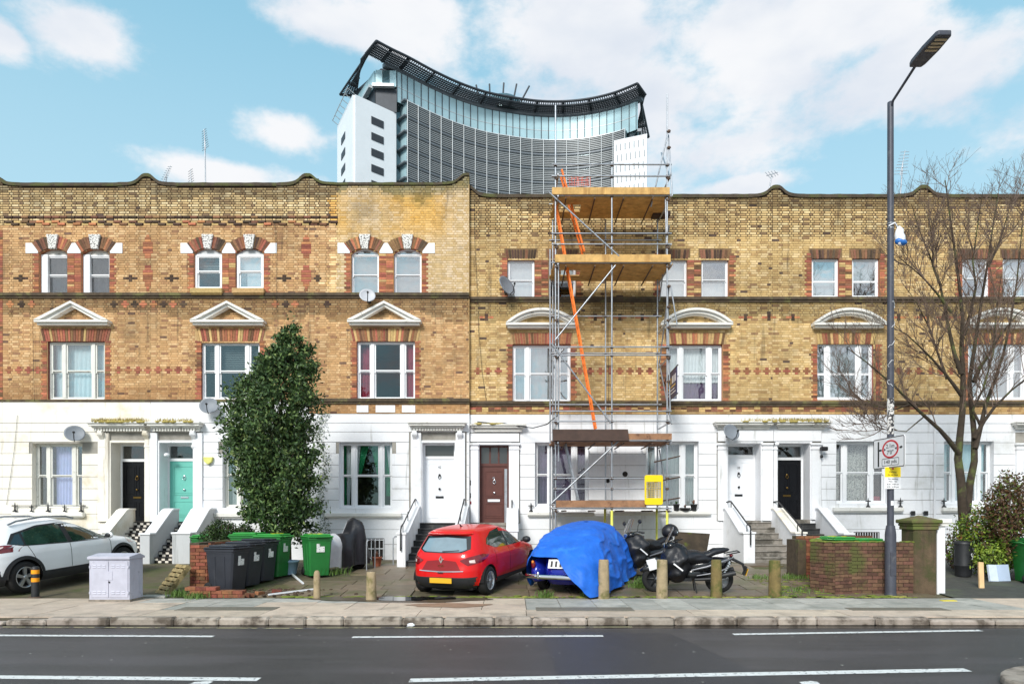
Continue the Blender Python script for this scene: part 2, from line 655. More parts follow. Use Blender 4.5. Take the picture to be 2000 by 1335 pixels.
m_yslab = mat('weathered_garden_paving', (116, 102, 84), .48, rand=.18, var=.18, scale=5, bump=.2, bscale=30, col2=(96, 92, 62), s2=1.5, lo=.46, hi=.64)
m_joint = mat('paving_joint', (84, 78, 66), .95, var=.25, scale=8)
m_yard = mat('mossy_yard', (92, 84, 64), .85, var=.22, scale=4, bump=.4, bscale=50, col2=(78, 84, 44), s2=1.1, lo=.47, hi=.62)
m_tarmac = mat('dark_tarmac', (70, 70, 66), .8, var=.2, scale=5, bump=.4, bscale=90, col2=(84, 90, 70), s2=1.0, lo=.5, hi=.7)
m_water = mat('rain_water', (38, 36, 34), .03, var=.1, spec=.6)
m_moss = mat('moss', (104, 116, 44), .95, var=.3, scale=8, bump=.6, bscale=30, col2=(150, 146, 70), s2=3)

g = MB()
g.add([(-300, -120, -.3), (300, -120, -.3), (300, 420, -.3), (-300, 420, -.3)], [(0, 1, 2, 3)])
g.build('ground', m_ground, kind='structure')
road = sheet('road', lambda u, v: (-60 + 120 * u, -6 + 17.6 * v, ROADZ), 40, 12, m_road)
opp = MB()
opp.box(-60, 60, -10, -6.0, -.25, 0.0)
opp.build('far_pavement', m_slabbuff, kind='structure')


def marking(pts, wd, m=m_paint, z=ROADZ + .004):
    mb = MB()
    vs = []
    for i, (x, y) in enumerate(pts):
        vs += [(x, y - wd / 2, z), (x, y + wd / 2, z)]
    mb.add(vs, [(2 * i, 2 * i + 2, 2 * i + 3, 2 * i + 1) for i in range(len(pts) - 1)])
    o = mb.build('road_marking', m, road)
    return o


def RY(py):
    return 1.92 * F / (py - 1000)


def rline(a, ya, b, yb, wd, n=6, m=m_paint):
    pts = []
    for i in range(n + 1):
        t = i / n
        y = RY(ya + (yb - ya) * t)
        pts.append((PX(a + (b - a) * t, y), y))
    marking(pts, wd, m)


rline(-420, 1238, 417, 1242, .13)
rline(688, 1243.5, 1178, 1241, .13)
rline(1432, 1238, 1916, 1230.5, .13)
rline(-500, 1317, 506, 1326, .16)
rline(800, 1328, 1890, 1307.5, .17)
rline(2200, 1300, 2600, 1290, .17)
rline(-300, 1222, 620, 1226.5, .05, m=m_paintold)
rline(620, 1225.5, 1235, 1223.5, .05, m=m_paintold)
# painted arrow heads that reach into the bottom of the view
for (px, dx) in ((392, 26), (1566, 24)):
    y = RY(1329)
    x = PX(px, y)
    q = MB()
    q.add([(x - .14, y - .9, ROADZ + .004), (x + .02, y - .9, ROADZ + .004), (x + .16, y - .04, ROADZ + .004), (x + .10, y, ROADZ + .004), (x - .05, y - .05, ROADZ + .004)], [(0, 1, 2, 3, 4)])
    q.build('road_marking', m_paint, road)
# reinstated trench of darker asphalt
m_patch = mat('asphalt_patch', (50, 50, 56), .4, var=.12, scale=3, bump=.5, bscale=140, speck=(75, .3))
q = MB()
q.add([(.55, 7.2, ROADZ + .003), (3.1, 7.2, ROADZ + .003), (2.5, 10.9, ROADZ + .003), (.5, 11.0, ROADZ + .003)], [(0, 1, 2, 3)])
q.build('asphalt_patch', m_patch, road)
# cat's-eye sized chips and leaves lying on the carriageway
q = MB()
for i in range(70):
    x, y = rg.uniform(-9, 9), rg.uniform(7.3, 11.3)
    s = rg.uniform(.008, .026)
    a = rg.uniform(0, 3)
    q.add([(x + s * math.cos(a + k * 2.1) * rg.uniform(.7, 1.3), y + s * math.sin(a + k * 2.1), ROADZ + .006) for k in range(3)], [(0, 1, 2)])
q.build('litter', mat('pale_litter', (200, 198, 190), .8, rand=.2), road, kind='stuff')

# traffic island, bottom right corner
isl = thing('traffic_island', (6.85, 7.35, ROADZ), 'rounded concrete traffic island edge at the bottom corner of the road', 'traffic island')
q = MB()
ring = [(6.85 + 1.45 * math.cos(t), 7.35 + .95 * math.sin(t)) for t in [2 * math.pi * k / 36 for k in range(36)]]
q.prismz(ring, ROADZ, ROADZ + .10)
q.build('kerb_ring', m_kerb, isl, bevel=.03)
q = MB()
q.prismz([(6.85 + (x - 6.85) * .8, 7.35 + (y - 7.35) * .78) for x, y in ring], ROADZ + .1, ROADZ + .115)
q.build('paved_top', m_slab, isl)

# kerb stones
kerb = MB()
kerb.box(-60, 60, 11.62, 11.80, -.3, -.15)
kerb = kerb.build('kerb', m_joint, kind='structure')
gut = MB()
gut.add([(-60, 11.30, ROADZ + .003), (60, 11.30, ROADZ + .003), (60, 11.63, ROADZ + .003), (-60, 11.63, ROADZ + .003)], [(0, 1, 2, 3)])
gut.build('wet_gutter', mat('wet_gutter', (40, 37, 35), .22, var=.35, scale=3, bump=.2, col2=(70, 64, 56), s2=1.5, lo=.5, hi=.7), road)
x = -24.0
while x < 24:
    ln = rg.choice((.85, .95, 1.1, .7)) * rg.uniform(.9, 1.05)
    low = 1.0 if (x + ln / 2) < -8.2 or (x + ln / 2) > 7.6 else 0.0
    low = 1.0 if low and ((x + ln / 2) < -8.9 or x > 8.4) else low * .5
    dz = -.075 * low
    q = MB()
    j = rg.uniform(-.006, .006)
    q.cbox(x + .006, x + ln - .006, 11.585 + j, 11.80, -.14, .012 + dz + j, .035)
    q.build('kerb_stone', m_kerb, kerb)
    x += ln

pav = MB()
pav.box(-60, 60, 11.80, 14.35, -.3, -.02)
pav = pav.build('pavement', m_joint, kind='structure')


def pav_slab(x0, x1, y0, y1, m, z=.004, name='paving_slab'):
    q = MB()
    t = [rg.uniform(-.004, .004) for _ in range(4)]
    e = .006
    vs = [(x0 + e, y0 + e, -.02), (x1 - e, y0 + e, -.02), (x1 - e, y1 - e, -.02), (x0 + e, y1 - e, -.02),
          (x0 + e, y0 + e, z + t[0]), (x1 - e, y0 + e, z + t[1]), (x1 - e, y1 - e, z + t[2]), (x0 + e, y1 - e, z + t[3])]
    q.add(vs, [(4, 5, 6, 7), (0, 1, 5, 4), (1, 2, 6, 5), (2, 3, 7, 6), (3, 0, 4, 7)])
    return q.build(name, m, pav)


# front strip of big buff slabs, back strip of grey ones, concrete crossovers at both ends
x = -20.0
while x < 20:
    wd = rg.uniform(1.5, 3.0)
    x1 = min(x + wd, 20)
    pav_slab(x, x1, 11.81, 12.62 if x > -7.5 else 13.2, m_slabbuff)
    x = x1
x = -20.0
while x < 20:
    if x < -8.9 or x > 9.0:
        wd = rg.uniform(1.6, 2.6)
        pav_slab(x, x + wd, 12.62 if x > 0 else 13.2, 14.3, m_slabbuff)
    elif x < 1.0:
        wd = rg.uniform(.6, 1.3)
        y0 = 12.62 if x > -7.5 else 13.2
        ym = rg.uniform(13.2, 13.7)
        mm = m_slab if (x < -4.5 or rg.random() < .35) else m_slabbuff
        if ym - y0 > .25:
            pav_slab(x, x + wd, y0, ym, m_slabbuff if rg.random() < .6 else m_slab)
            pav_slab(x, x + wd, ym, 14.3, mm)
        else:
            pav_slab(x, x + wd, y0, 14.3, mm)
    else:
        wd = rg.choice((.62, .75, .92))
        pav_slab(x, x + wd, 12.62, 13.45, m_slab)
        pav_slab(x, x + wd, 13.45, 14.3, m_slab)
    x += wd
# inspection covers let into the slabs
cov = mat('cover_plate', (122, 116, 104), .6, metal=.2, var=.2, scale=20, bump=.4, bscale=60)
for (a, b, y0, y1) in ((1035, 1248, 12.45, 12.9), (1640, 1865, 12.5, 12.85), (330, 560, 12.5, 12.95)):
    ym = (y0 + y1) / 2
    q = MB()
    q.box(PX(a, ym) * .5 + PX(b, ym) * .5 - .9, PX(a, ym) * .5 + PX(b, ym) * .5 + .9, y0, y1, -.01, .013)
    q.build('inspection_cover', cov, pav, bevel=.004)
q = MB()
ym = 13.9
q.box(PX(1838, ym), PX(1866, ym), ym - .06, ym + .06, 0, .014)
q.build('hydrant_marker', mat('yellow_marker', (226, 206, 40), .6), pav)


def yfn(x0, x1, y0, y1, dz=0.0):
    return lambda u, v: (x0 + (x1 - x0) * u, y0 + (y1 - y0) * v, gz(y0 + (y1 - y0) * v) - .03 + dz)


yard = sheet('front_garden_ground', yfn(-40, 40, 14.3, 23.5), 60, 40, m_yard)
drive = sheet('driveway', yfn(9.35, 30, 14.3, 21.5, .024), 10, 20, m_tarmac)


def yslab(x0, x1, y0, y1):
    q = MB()
    e = .008
    t = [rg.uniform(-.008, .006) for _ in range(4)]
    cs = [(x0 + e, y0 + e), (x1 - e, y0 + e), (x1 - e, y1 - e), (x0 + e, y1 - e)]
    vs = [(a, b, gz(b) - .06) for a, b in cs] + [(a, b, gz(b) + .004 + t[i]) for i, (a, b) in enumerate(cs)]
    q.add(vs, [(4, 5, 6, 7), (0, 1, 5, 4), (1, 2, 6, 5), (2, 3, 7, 6), (3, 0, 4, 7)])
    q.build('paving_slab', m_yslab, yard)


y = 14.62
k = 0
while y < 19.2:
    dy = rg.choice((.6, .75, .9))
    x = -5.6 + rg.uniform(0, .5)
    while x < 8.6:
        dx = rg.choice((.6, .75, .9, .9))
        if rg.random() > .05 and not (x > 7.0 and y > 15.6) and not (x < -4.2 and y > 16.4):
            yslab(x, x + dx, y, y + dy)
        x += dx
    y += dy
# rain puddles with damp paving round them
m_damp = mat('damp_paving', (104, 90, 76), .3, var=.2, scale=4, col2=(84, 76, 56), s2=2)


def pool(name, px, y, rx, ry, z, m):
    q = MB()
    cx = PX(px, y)
    q.add([(cx + rx * math.cos(t) * (1 + .3 * noise.noise((math.cos(t) * 1.7 + px, math.sin(t) * 1.7, 0))), y + ry * math.sin(t) * (1 + .35 * noise.noise((px, math.cos(t) * 2, math.sin(t) * 2))), z)
           for t in [2 * math.pi * k / 48 for k in range(48)]], [tuple(range(48))])
    q.build(name, m, kind='structure')


pool('damp_pavement', 810, 14.12, 1.5, .5, .013, m_damp)
pool('damp_pavement', 690, 14.2, .9, .38, .0165, m_damp)
pool('damp_pavement', 880, 13.2, .8, .3, .013, mat('stained_pavement', (150, 122, 100), .6, var=.15, scale=4))
pool('puddle', 788, 14.16, .6, .4, .021, m_water)
pool('puddle', 850, 14.2, .5, .22, .023, m_water)
# moss and grass growing in the joints behind the pavement
q = MB()
for i in range(420):
    if i < 300:
        x, y = rg.uniform(-5, 8.6), 14.38 + abs(rg.gauss(0, .1))
    else:
        x, y = rg.uniform(5.8, 8.4), rg.uniform(14.5, 17)
    s = rg.uniform(.02, .07)
    q.ball((x, y, gz(y) + .004), (s * 1.6, s, s * .28), 6, 4)
q.build('moss_clumps', m_moss, kind='stuff')
m_grass = mat('grass_blade', (84, 112, 44), .7, var=.3, scale=9)
q = MB()


def tuft(q, x, y, z, n, h, sp):
    for i in range(n):
        a = rg.uniform(0, 6.28)
        bx, by = x + rg.gauss(0, sp), y + rg.gauss(0, sp)
        hh = h * rg.uniform(.5, 1.2)
        lx, ly = math.cos(a) * hh * .6, math.sin(a) * hh * .6
        wx, wy = -math.sin(a) * .006, math.cos(a) * .006
        q.add([(bx - wx, by - wy, z), (bx + wx, by + wy, z), (bx + lx * .4 + wx, by + ly * .4 + wy, z + hh * .7), (bx + lx * .4 - wx, by + ly * .4 - wy, z + hh * .7), (bx + lx, by + ly, z + hh)], [(0, 1, 2, 3), (3, 2, 4)])


for (px, y, n, h, sp) in ((1065, 14.42, 90, .16, .1), (1150, 14.5, 60, .12, .08), (1262, 15.9, 300, .2, .14), (1245, 15.6, 160, .16, .1), (1540, 14.6, 60, .08, .2), (1560, 15.2, 120, .1, .25),
                          (385, 14.3, 160, .13, .12), (350, 14.55, 140, .15, .1), (650, 17.5, 120, .2, .2), (1490, 16.8, 100, .12, .2), (1550, 16.9, 200, .12, .22)):
    tuft(q, PX(px, y), y, gz(y), n, h, sp)
q.build('grass', m_grass, kind='stuff')

# ---------------------------------------------------------------- brick and terrace house builders
ROW = 0.075


def ubox(m, top=1.0, name='brick'):
    q = MB()
    h = .5
    q.add([(-h, -h, -h), (h, -h, -h), (h, h, -h), (-h, h, -h), (-h * top, -h, h), (h * top, -h, h), (h * top, h, h), (-h * top, h, h)],
          [(3, 2, 1, 0), (4, 5, 6, 7), (0, 1, 5, 4), (1, 2, 6, 5), (2, 3, 7, 6), (3, 0, 4, 7)])
    return q.mesh(name, m)


TONE = {'red': m_red, 'orange': m_orange, 'brown': m_brown, 'dark': m_dark, 'yellow': m_yellow}
BR = {k: ubox(v) for k, v in TONE.items()}
VS = {k: ubox(v, 1.5) for k, v in TONE.items()}


def brick(par, x, z, wd, ht, tone, Y, ang=0.0, proud=.006, mesh=None, d=.07):
    pr = proud + rg.uniform(0, .003)
    return put('brick', (mesh or BR)[tone], par, (x, Y - pr + d / 2, z), (wd, d, ht), (0, ang, 0))


def scol(c, f=1.0):
    q = lin(c)
    return (q[0] * f, q[1] * f, q[2] * f, 1)


def pick(pal):
    t = rg.random()
    for c, p in pal:
        t -= p
        if t <= 0:
            return c
    return pal[-1][0]


PAL_L = [((190, 152, 98), .36), ((180, 141, 88), .28), ((200, 166, 112), .18), ((168, 128, 82), .13), ((146, 108, 72), .04), ((110, 84, 62), .01)]
PAL_TOP = [((184, 160, 106), .34), ((172, 146, 94), .30), ((198, 178, 126), .20), ((152, 126, 82), .11), ((120, 98, 68), .04), ((84, 68, 54), .01)]
PAL_R = [((198, 172, 114), .38), ((188, 160, 102), .30), ((208, 184, 130), .18), ((172, 142, 90), .10), ((148, 118, 80), .025), ((92, 76, 62), .015)]
PAL_CL = [((212, 178, 118), .4), ((204, 168, 104), .3), ((220, 188, 132), .3)]


def brickcol(h, x, z):
    c = brickcol0(h, x, z)
    if h.clean and 1000 + x / KF > 660 and z > FZ(574):
        return (c[0] * .90, c[1] * 1.0, c[2] * 1.45, 1)
    if h.left:
        return (c[0] * 1.2, c[1] * 1.2, c[2] * 1.48, 1)
    return (c[0] * 1.2, c[1] * 1.16, c[2] * 1.3, 1)


def brickcol0(h, x, z):
    n = noise.noise((x * .55, 3.1, z * .8)) + .5 * noise.noise((x * 1.9, 1.7, z * 2.3))
    px, py = 1000 + x / KF, 1000 - (z - 1.8) / KF
    top = h.ztop - z
    if h.clean and px > 652 + 22 * noise.noise((0, 0, z * 1.6)) + rg.uniform(-9, 9) and py < 574:
        c = scol(pick(PAL_CL), 1.1 + .1 * n)
        sm = lambda t: max(0, min(1, t)) ** 2 * (3 - 2 * max(0, min(1, t)))
        f = sm(.62 + .75 * n + rg.uniform(-.12, .12)) * sm((2.1 - top) / 1.1) * sm((top - .1) / .4) * sm((905 - px) / 60)
        c = (c[0] * (1 + .03 * f), c[1] * (1 - .19 * f), c[2] * (1 - .62 * f), 1)
        k = sm((.42 + .5 * n - top + rg.uniform(-.1, .1)) / .38) * .62
        c = (c[0] * (1 - .95 * k), c[1] * (1 - .88 * k), c[2] * (1 - k), 1)
        return c
    if top < 1.25:
        c = scol(pick(PAL_TOP), 1.12 + .3 * n)
        if top < .3 + .3 * n:
            c = tuple(a * .45 for a in c[:3]) + (1,)
    else:
        c = scol(pick(PAL_L if h.left else PAL_R), .95 + .28 * n)
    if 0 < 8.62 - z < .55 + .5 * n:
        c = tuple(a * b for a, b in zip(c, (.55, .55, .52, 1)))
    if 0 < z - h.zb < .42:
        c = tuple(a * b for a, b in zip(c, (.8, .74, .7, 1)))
    return c


def mortcol(h, x, z):
    px, py = 1000 + x / KF, 1000 - (z - 1.8) / KF
    n = noise.noise((x * .6, 9.1, z * .9))
    top = h.ztop - z
    if h.clean and px > 655 and py < 574:
        return scol((190, 158, 104)) if top > .3 else scol((70, 62, 46))
    if top < 1.3 + .3 * n:
        return scol((66, 50, 34), 1 + .3 * n)
    if z > 8.7:
        return scol((134, 110, 78), 1 + .3 * n)
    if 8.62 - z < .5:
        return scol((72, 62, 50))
    return scol((176, 146, 104), 1 + .2 * n)


class House:
    pass


HUMPS = [-10, 290, 602, 912, 1517, 1805, 2110]


def ptop(h, x):
    px = 1000 + x / KF
    z = h.ztop
    for p in HUMPS:
        if (p < 917) == h.left or (p == 912):
            d = (px - p) * KF
            z = max(z, h.ztop + .30 / (1 + (abs(d) / .27) ** 3.2) * (1 if abs(d) < .9 else 0))
    return z


def rect_cut(x0, x1, z0, z1):
    return lambda z: (x0, x1) if z0 < z < z1 else None


def merge(cs):
    cs = sorted(c for c in cs if c)
    o = []
    for a, b in cs:
        if o and a <= o[-1][1] + 1e-6:
            o[-1][1] = max(o[-1][1], b)
        else:
            o.append([a, b])
    return o


def comp(x0, x1, cs):
    o, x = [], x0
    for a, b in cs:
        if a > x:
            o.append((x, min(a, x1)))
        x = max(x, b)
    if x < x1:
        o.append((x, x1))
    return [(a, b) for a, b in o if b - a > .004]


def new_house(px0, px1, zb_py, top_py, left, label, paint=m_stucco, clean=False):
    h = House()
    h.x0, h.x1 = FX(px0), FX(px1)
    h.Y = 21.80 if left else 21.95
    h.left, h.clean = left, clean
    h.zb, h.ztop = FZ(zb_py), FZ(top_py)
    h.paint = paint
    h.op, h.mo, h.gop = [], [], []
    h.root = thing('terraced_house', ((h.x0 + h.x1) / 2, h.Y, 0), label, 'house', 'terraced houses along the street')
    return h


def rowz(h, z):                  # snap a height to the courses
    return h.zb + round((z - h.zb) / ROW) * ROW


def fill_brick(h):
    mb, mo = MB(), MB()
    nrow = int((h.ztop + .32 - h.zb) / ROW)
    for r in range(nrow):
        z0 = h.zb + r * ROW
        zc = z0 + ROW / 2
        co = merge([f(zc) for f in h.op])
        cb = merge([f(zc) for f in h.op + h.mo])
        high = z0 + ROW > h.ztop
        for a, b in comp(h.x0, h.x1, co):
            n = max(1, int((b - a) / .3))
            for i in range(n):
                xa, xb = a + (b - a) * i / n, a + (b - a) * (i + 1) / n
                xm = (xa + xb) / 2
                if not high or z0 + ROW * .6 < ptop(h, xm):
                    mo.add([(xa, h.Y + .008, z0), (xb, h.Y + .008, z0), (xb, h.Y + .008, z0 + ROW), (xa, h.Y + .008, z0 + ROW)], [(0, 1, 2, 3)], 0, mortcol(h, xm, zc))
        segs = comp(h.x0, h.x1, cb)
        x = h.x0 - (.16 if r % 2 else 0) - rg.uniform(0, .01)
        k = r % 2
        while x < h.x1:
            wd = .215 if k % 2 == 0 else .1025
            k += 1
            for a, b in segs:
                xa, xb = max(a, x), min(b, x + wd)
                if xb - xa > .02:
                    xm = (xa + xb) / 2
                    if high and z0 + ROW > ptop(h, xm):
                        continue
                    dy = rg.uniform(-.003, .003)
                    jt = .012 if h.ztop - zc < 1.3 and not (h.clean and xm > FX(655)) else .0065
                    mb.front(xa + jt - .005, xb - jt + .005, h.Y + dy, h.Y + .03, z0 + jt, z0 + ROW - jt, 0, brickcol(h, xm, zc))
            x += wd + .010
    mb.build('brickwork', m_brick, h.root, cols=True, kind='stuff')
    mo.build('mortar_bed', m_mortar, h.root, cols=True)
    # wall ends, parapet back and flat roof
    q = MB()
    n = 40
    for i in range(n):
        a, b = h.x0 + (h.x1 - h.x0) * i / n, h.x0 + (h.x1 - h.x0) * (i + 1) / n
        q.box(a, b, h.Y + .03, h.Y + .34, 11.0, min(ptop(h, a), ptop(h, b)) - .03)
    q.box(h.x0, h.x1, h.Y + .35, h.Y + 9, 11.0, 11.3)
    q.box(h.x0, h.x1, h.Y + 8.8, h.Y + 9, 0, 11.0)
    q.build('roof', m_mossy, h.root)
    q = MB()
    q.box(h.x0 + .001, h.x0 + .02, h.Y + .012, h.Y + 9, 0, 11.9)
    q.box(h.x1 - .02, h.x1 - .001, h.Y + .012, h.Y + 9, 0, 11.9)
    q.build('party_wall', m_brown, h.root)
    # coping
    n = 70
    xs = [h.x0 + (h.x1 - h.x0) * i / n for i in range(n + 1)]
    q = MB()
    t = .075 if not h.clean else .05
    q.ribbon([(x, ptop(h, x) + t + .012 * noise.noise((x * 3, 0, 0))) for x in xs], [(x, ptop(h, x) - .03) for x in xs], h.Y - .045, h.Y + .40)
    q.build('coping', m_mossy, h.root)


def string_course(h, z, t=.09, p=.09):
    q = MB()
    q.box(h.x0, h.x1, h.Y - p, h.Y + .02, z, z + t)
    q.box(h.x0, h.x1, h.Y - p * .55, h.Y + .02, z - .07, z)
    q.build('string_course', m_string, h.root)


def pane(win, x0, x1, z0, z1, y, m):
    q = MB()
    q.box(x0, x1, y, y + .005, z0, z1)
    q.build('pane', m, win)


def drape(win, x0, x1, z0, z1, y, m, folds=7, amp=.025, gather=0.0, name='curtain'):
    q = MB()
    ph = rg.uniform(0, 6)
    xc = x0 if gather < 0 else x1

    def P(u, v):
        x = x0 + (x1 - x0) * u
        if gather:
            s = 1 - abs(gather) * (1 - v) ** .7 * (1 if v < 1 else 0)
            x = xc + (x - xc) * s
        return (x, y + amp * math.sin(u * folds * 6.28 + ph + .6 * math.sin(v * 3 + u * 4)) * (.4 + .6 * (1 - v)), z0 + (z1 - z0) * v)
    q.grid(P, folds * 7, 6)
    q.build(name, m, win)


def blind(win, x0, x1, z0, z1, y, m, pitch=.05):
    q = MB()
    z = z0
    while z < z1:
        q.add([(x0, y, z), (x1, y, z), (x1, y + .03, z + .03), (x0, y + .03, z + .03)], [(0, 1, 2, 3)])
        z += pitch
    q.build('blind', m, win, kind='stuff')


def window(h, a, b, ya, yb, kind='sash', gl=None, gl2=None, rise=0, head=None, sash=None, rec=.1, splits=(.26, .775), meet=.5, sillm=None, room=None, reveal=None, sill=None,
           fr=.05, pvc=False, rail=.045, ground=False):
    x0, x1, z0, z1 = FX(a), FX(b), FZ(yb), FZ(ya)
    Y = h.Y
    gl = gl or m_gl
    gl2 = gl2 or gl
    sash = sash or m_sash
    y = Y + rec
    cx, hw = (x0 + x1) / 2, (x1 - x0) / 2
    if rise:
        Rr = (hw * hw + rise * rise) / (2 * rise)
        zc = z1 + rise - Rr

        def cut(z):
            if z0 < z <= z1:
                return (x0, x1)
            if z1 < z < z1 + rise:
                d = math.sqrt(max(Rr * Rr - (z - zc) ** 2, 0))
                return (cx - d, cx + d)
            return None
        h.op.append(cut)
    elif ground:
        h.gop.append((x0, x1, z0, z1))
    else:
        h.op.append(rect_cut(x0, x1, z0, z1))
    q = MB()
    q.cbox(x0, x0 + fr, y, y + .11, z0, z1, .006)
    q.cbox(x1 - fr, x1, y, y + .11, z0, z1, .006)
    q.cbox(x0 + fr, x1 - fr, y, y + .11, z1 - fr, z1, .006)
    q.cbox(x0 + fr, x1 - fr, y - .03, y + .11, z0, z0 + fr, .006)
    lights = [(x0 + fr, x1 - fr)]
    mw = .055
    if kind == 'tri':
        s1, s2 = x0 + (x1 - x0) * splits[0], x0 + (x1 - x0) * splits[1]
        for s in (s1, s2):
            q.cbox(s - mw, s + mw, y - .012, y + .11, z0 + fr, z1 - fr, .01)
        lights = [(x0 + fr, s1 - mw), (s1 + mw, s2 - mw), (s2 + mw, x1 - fr)]
    arc = None
    if rise:
        n = 12
        a0 = math.asin(min(1, hw / Rr))
        arc = [(cx + Rr * math.sin(-a0 + 2 * a0 * i / n), zc + Rr * math.cos(-a0 + 2 * a0 * i / n)) for i in range(n + 1)]
        if head:
            q.prism([(x0, z1)] + arc[1:-1] + [(x1, z1)], y + .02, y + .08, 1)
        else:
            inn = [(cx + (px_ - cx) * .88, max(z1, zc + (pz - zc) * .955)) for px_, pz in arc]
            q.ribbon(arc, inn, y, y + .11, 0)
    zl, zh = z0 + fr, z1 - fr
    zm = zl + (zh - zl) * meet
    panes = []
    for (u, v) in lights:
        st = min(rail, (v - u) * .2)
        yl, yu = y + .055, y + .02
        if pvc:
            yl = yu = y + .03
        zt = zh
        for (p0, p1, yy, g_) in ((zm, zt, yu, gl), (zl, zm, yl, gl2)):
            q.box(u, u + st, yy, yy + .035, p0, p1)
            q.box(v - st, v, yy, yy + .035, p0, p1)
            q.box(u + st, v - st, yy, yy + .035, p1 - st * .8, p1)
            q.box(u + st, v - st, yy - .002, yy + .037, p0, p0 + st * (.8 if p0 == zm else 1.2))
            panes.append((u + st, v - st, p0 + st * .8, p1 - st * .8, yy + .015, g_))
        if not pvc and (v - u) > .3:                        # sash horns
            q.box(u, u + st, yu - .004, yu + .03, zm - .06, zm)
            q.box(v - st, v, yu - .004, yu + .03, zm - .06, zm)
    win = q.build('window', [sash, head or sash], h.root)
    for p in panes:
        pane(win, *p)
    if rise and not head:
        q = MB()
        q.prism([(x0 + .02, z1 - .06)] + inn + [(x1 - .02, z1 - .06)], y + .04, y + .045)
        q.build('pane', gl, win)
    # reveal and the room behind
    rv = MB()
    yf = Y - (.025 if ground else -.004)
    yr = Y + .32
    rv.add([(x0, yf, z0), (x0, yr, z0), (x0, yr, z1), (x0, yf, z1)], [(0, 1, 2, 3)])
    rv.add([(x1, yf, z0), (x1, yr, z0), (x1, yr, z1), (x1, yf, z1)], [(3, 2, 1, 0)])
    rv.add([(x0, yf, z0), (x1, yf, z0), (x1, yr, z0), (x0, yr, z0)], [(0, 1, 2, 3)])
    if arc:
        vs = [(px_, yf, pz) for px_, pz in arc] + [(px_, yr, pz) for px_, pz in arc]
        rv.add(vs, [(i, i + len(arc), i + len(arc) + 1, i + 1) for i in range(len(arc) - 1)])
    else:
        rv.add([(x0, yf, z1), (x1, yf, z1), (x1, yr, z1), (x0, yr, z1)], [(3, 2, 1, 0)])
    rv.build('reveal', reveal or (h.paint if ground else m_red), win)
    rm = MB()
    yb_ = Y + 2.6
    zt = z1 + rise
    for quad in ([(x0, yr, z0), (x0, yb_, z0), (x0, yb_, zt), (x0, yr, zt)], [(x1, yr, z0), (x1, yr, zt), (x1, yb_, zt), (x1, yb_, z0)],
                 [(x0, yr, z0), (x1, yr, z0), (x1, yb_, z0), (x0, yb_, z0)], [(x0, yr, zt), (x0, yb_, zt), (x1, yb_, zt), (x1, yr, zt)],
                 [(x0, yb_, z0), (x1, yb_, z0), (x1, yb_, zt), (x0, yb_, zt)]):
        rm.add(quad, [(0, 1, 2, 3)])
    rm.build('room', room or m_roomd, win)
    if sill:
        sx0, sx1, sy0, sy1 = sill
        q = MB()
        q.cbox(FX(sx0), FX(sx1), Y - .17, Y + .1, FZ(sy1), FZ(sy0), .015)
        q.box(FX(sx0) + .03, FX(sx1) - .03, Y - .12, Y, FZ(sy1) - .035, FZ(sy1))
        q.build('sill', sillm or m_trim, win)
    return win, lights, (zl, zm, zh), y


def arch_segment(h, cx, tones, key=True):               # segmental arch of rubbed bricks round a second-floor window
    zc = FZ(528)
    ri, ro = 41.5 * KF, 65 * KF
    am = R(41)
    x = FX(cx)

    def cut(z):
        d = z - zc
        if d <= 0:
            return None
        hw = d * math.tan(am)
        if d < ro:
            hw = min(hw, math.sqrt(ro * ro - d * d))
        else:
            return None
        if d < ri * math.cos(am):
            return None
        return (x - hw, x + hw)
    h.mo.append(cut)
    n = 17
    for i in range(n):
        a = -am + 2 * am * (i + .5) / n
        if key and abs(a) < R(9):
            continue
        rm = (ri + ro) / 2
        wd = rm * 2 * am / n * .80
        brick(h.root, x + rm * math.sin(a), zc + rm * math.cos(a), wd, ro - ri - .012, pick(tones), h.Y, a, .01, VS_S)
    if key:
        zt, zb = FZ(461), FZ(489)
        q = MB()
        q.prism([(x - .105, zb), (x + .105, zb), (x + .185, zt), (x - .185, zt)], h.Y - .07, h.Y + .03)
        q.build('keystone', m_key, h.root, bevel=.008)


VS_S = {k: ubox(v, 1.28) for k, v in TONE.items()}
m_key = mat('vermiculated_keystone', (226, 224, 220), .8, var=.05, col2=(70, 66, 60), s2=22, lo=.52, hi=.56, bump=.8, bscale=22)


def kneeler(h, pts):
    q = MB()
    q.prism([(FX(a), FZ(b)) for a, b in pts], h.Y - .022, h.Y + .03)
    q.build('kneeler', m_white, h.root, bevel=.006)


def flat_arch(h, a, b, ya, yb, pat, splay=12, n=None):      # straight arch of upright bricks
    x0, x1, z0, z1 = FX(a), FX(b), FZ(yb), FZ(ya)
    h.mo.append(rect_cut(x0 - .05, x1 + .05, z0, z1))
    wid = .083
    n = n or int((x1 - x0) / wid)
    st = (x1 - x0) / n
    for i in range(n):
        t = (i + .5) / n * 2 - 1
        x = x0 + (i + .5) * st
        ang = R(splay) * t
        tone = pat(i, n) if callable(pat) else pick(pat)
        brick(h.root, x + math.tan(ang) * 0.0, (z0 + z1) / 2, st * .80, (z1 - z0) / math.cos(ang) - .01, tone, h.Y, ang, .008, VS_S if False else None)


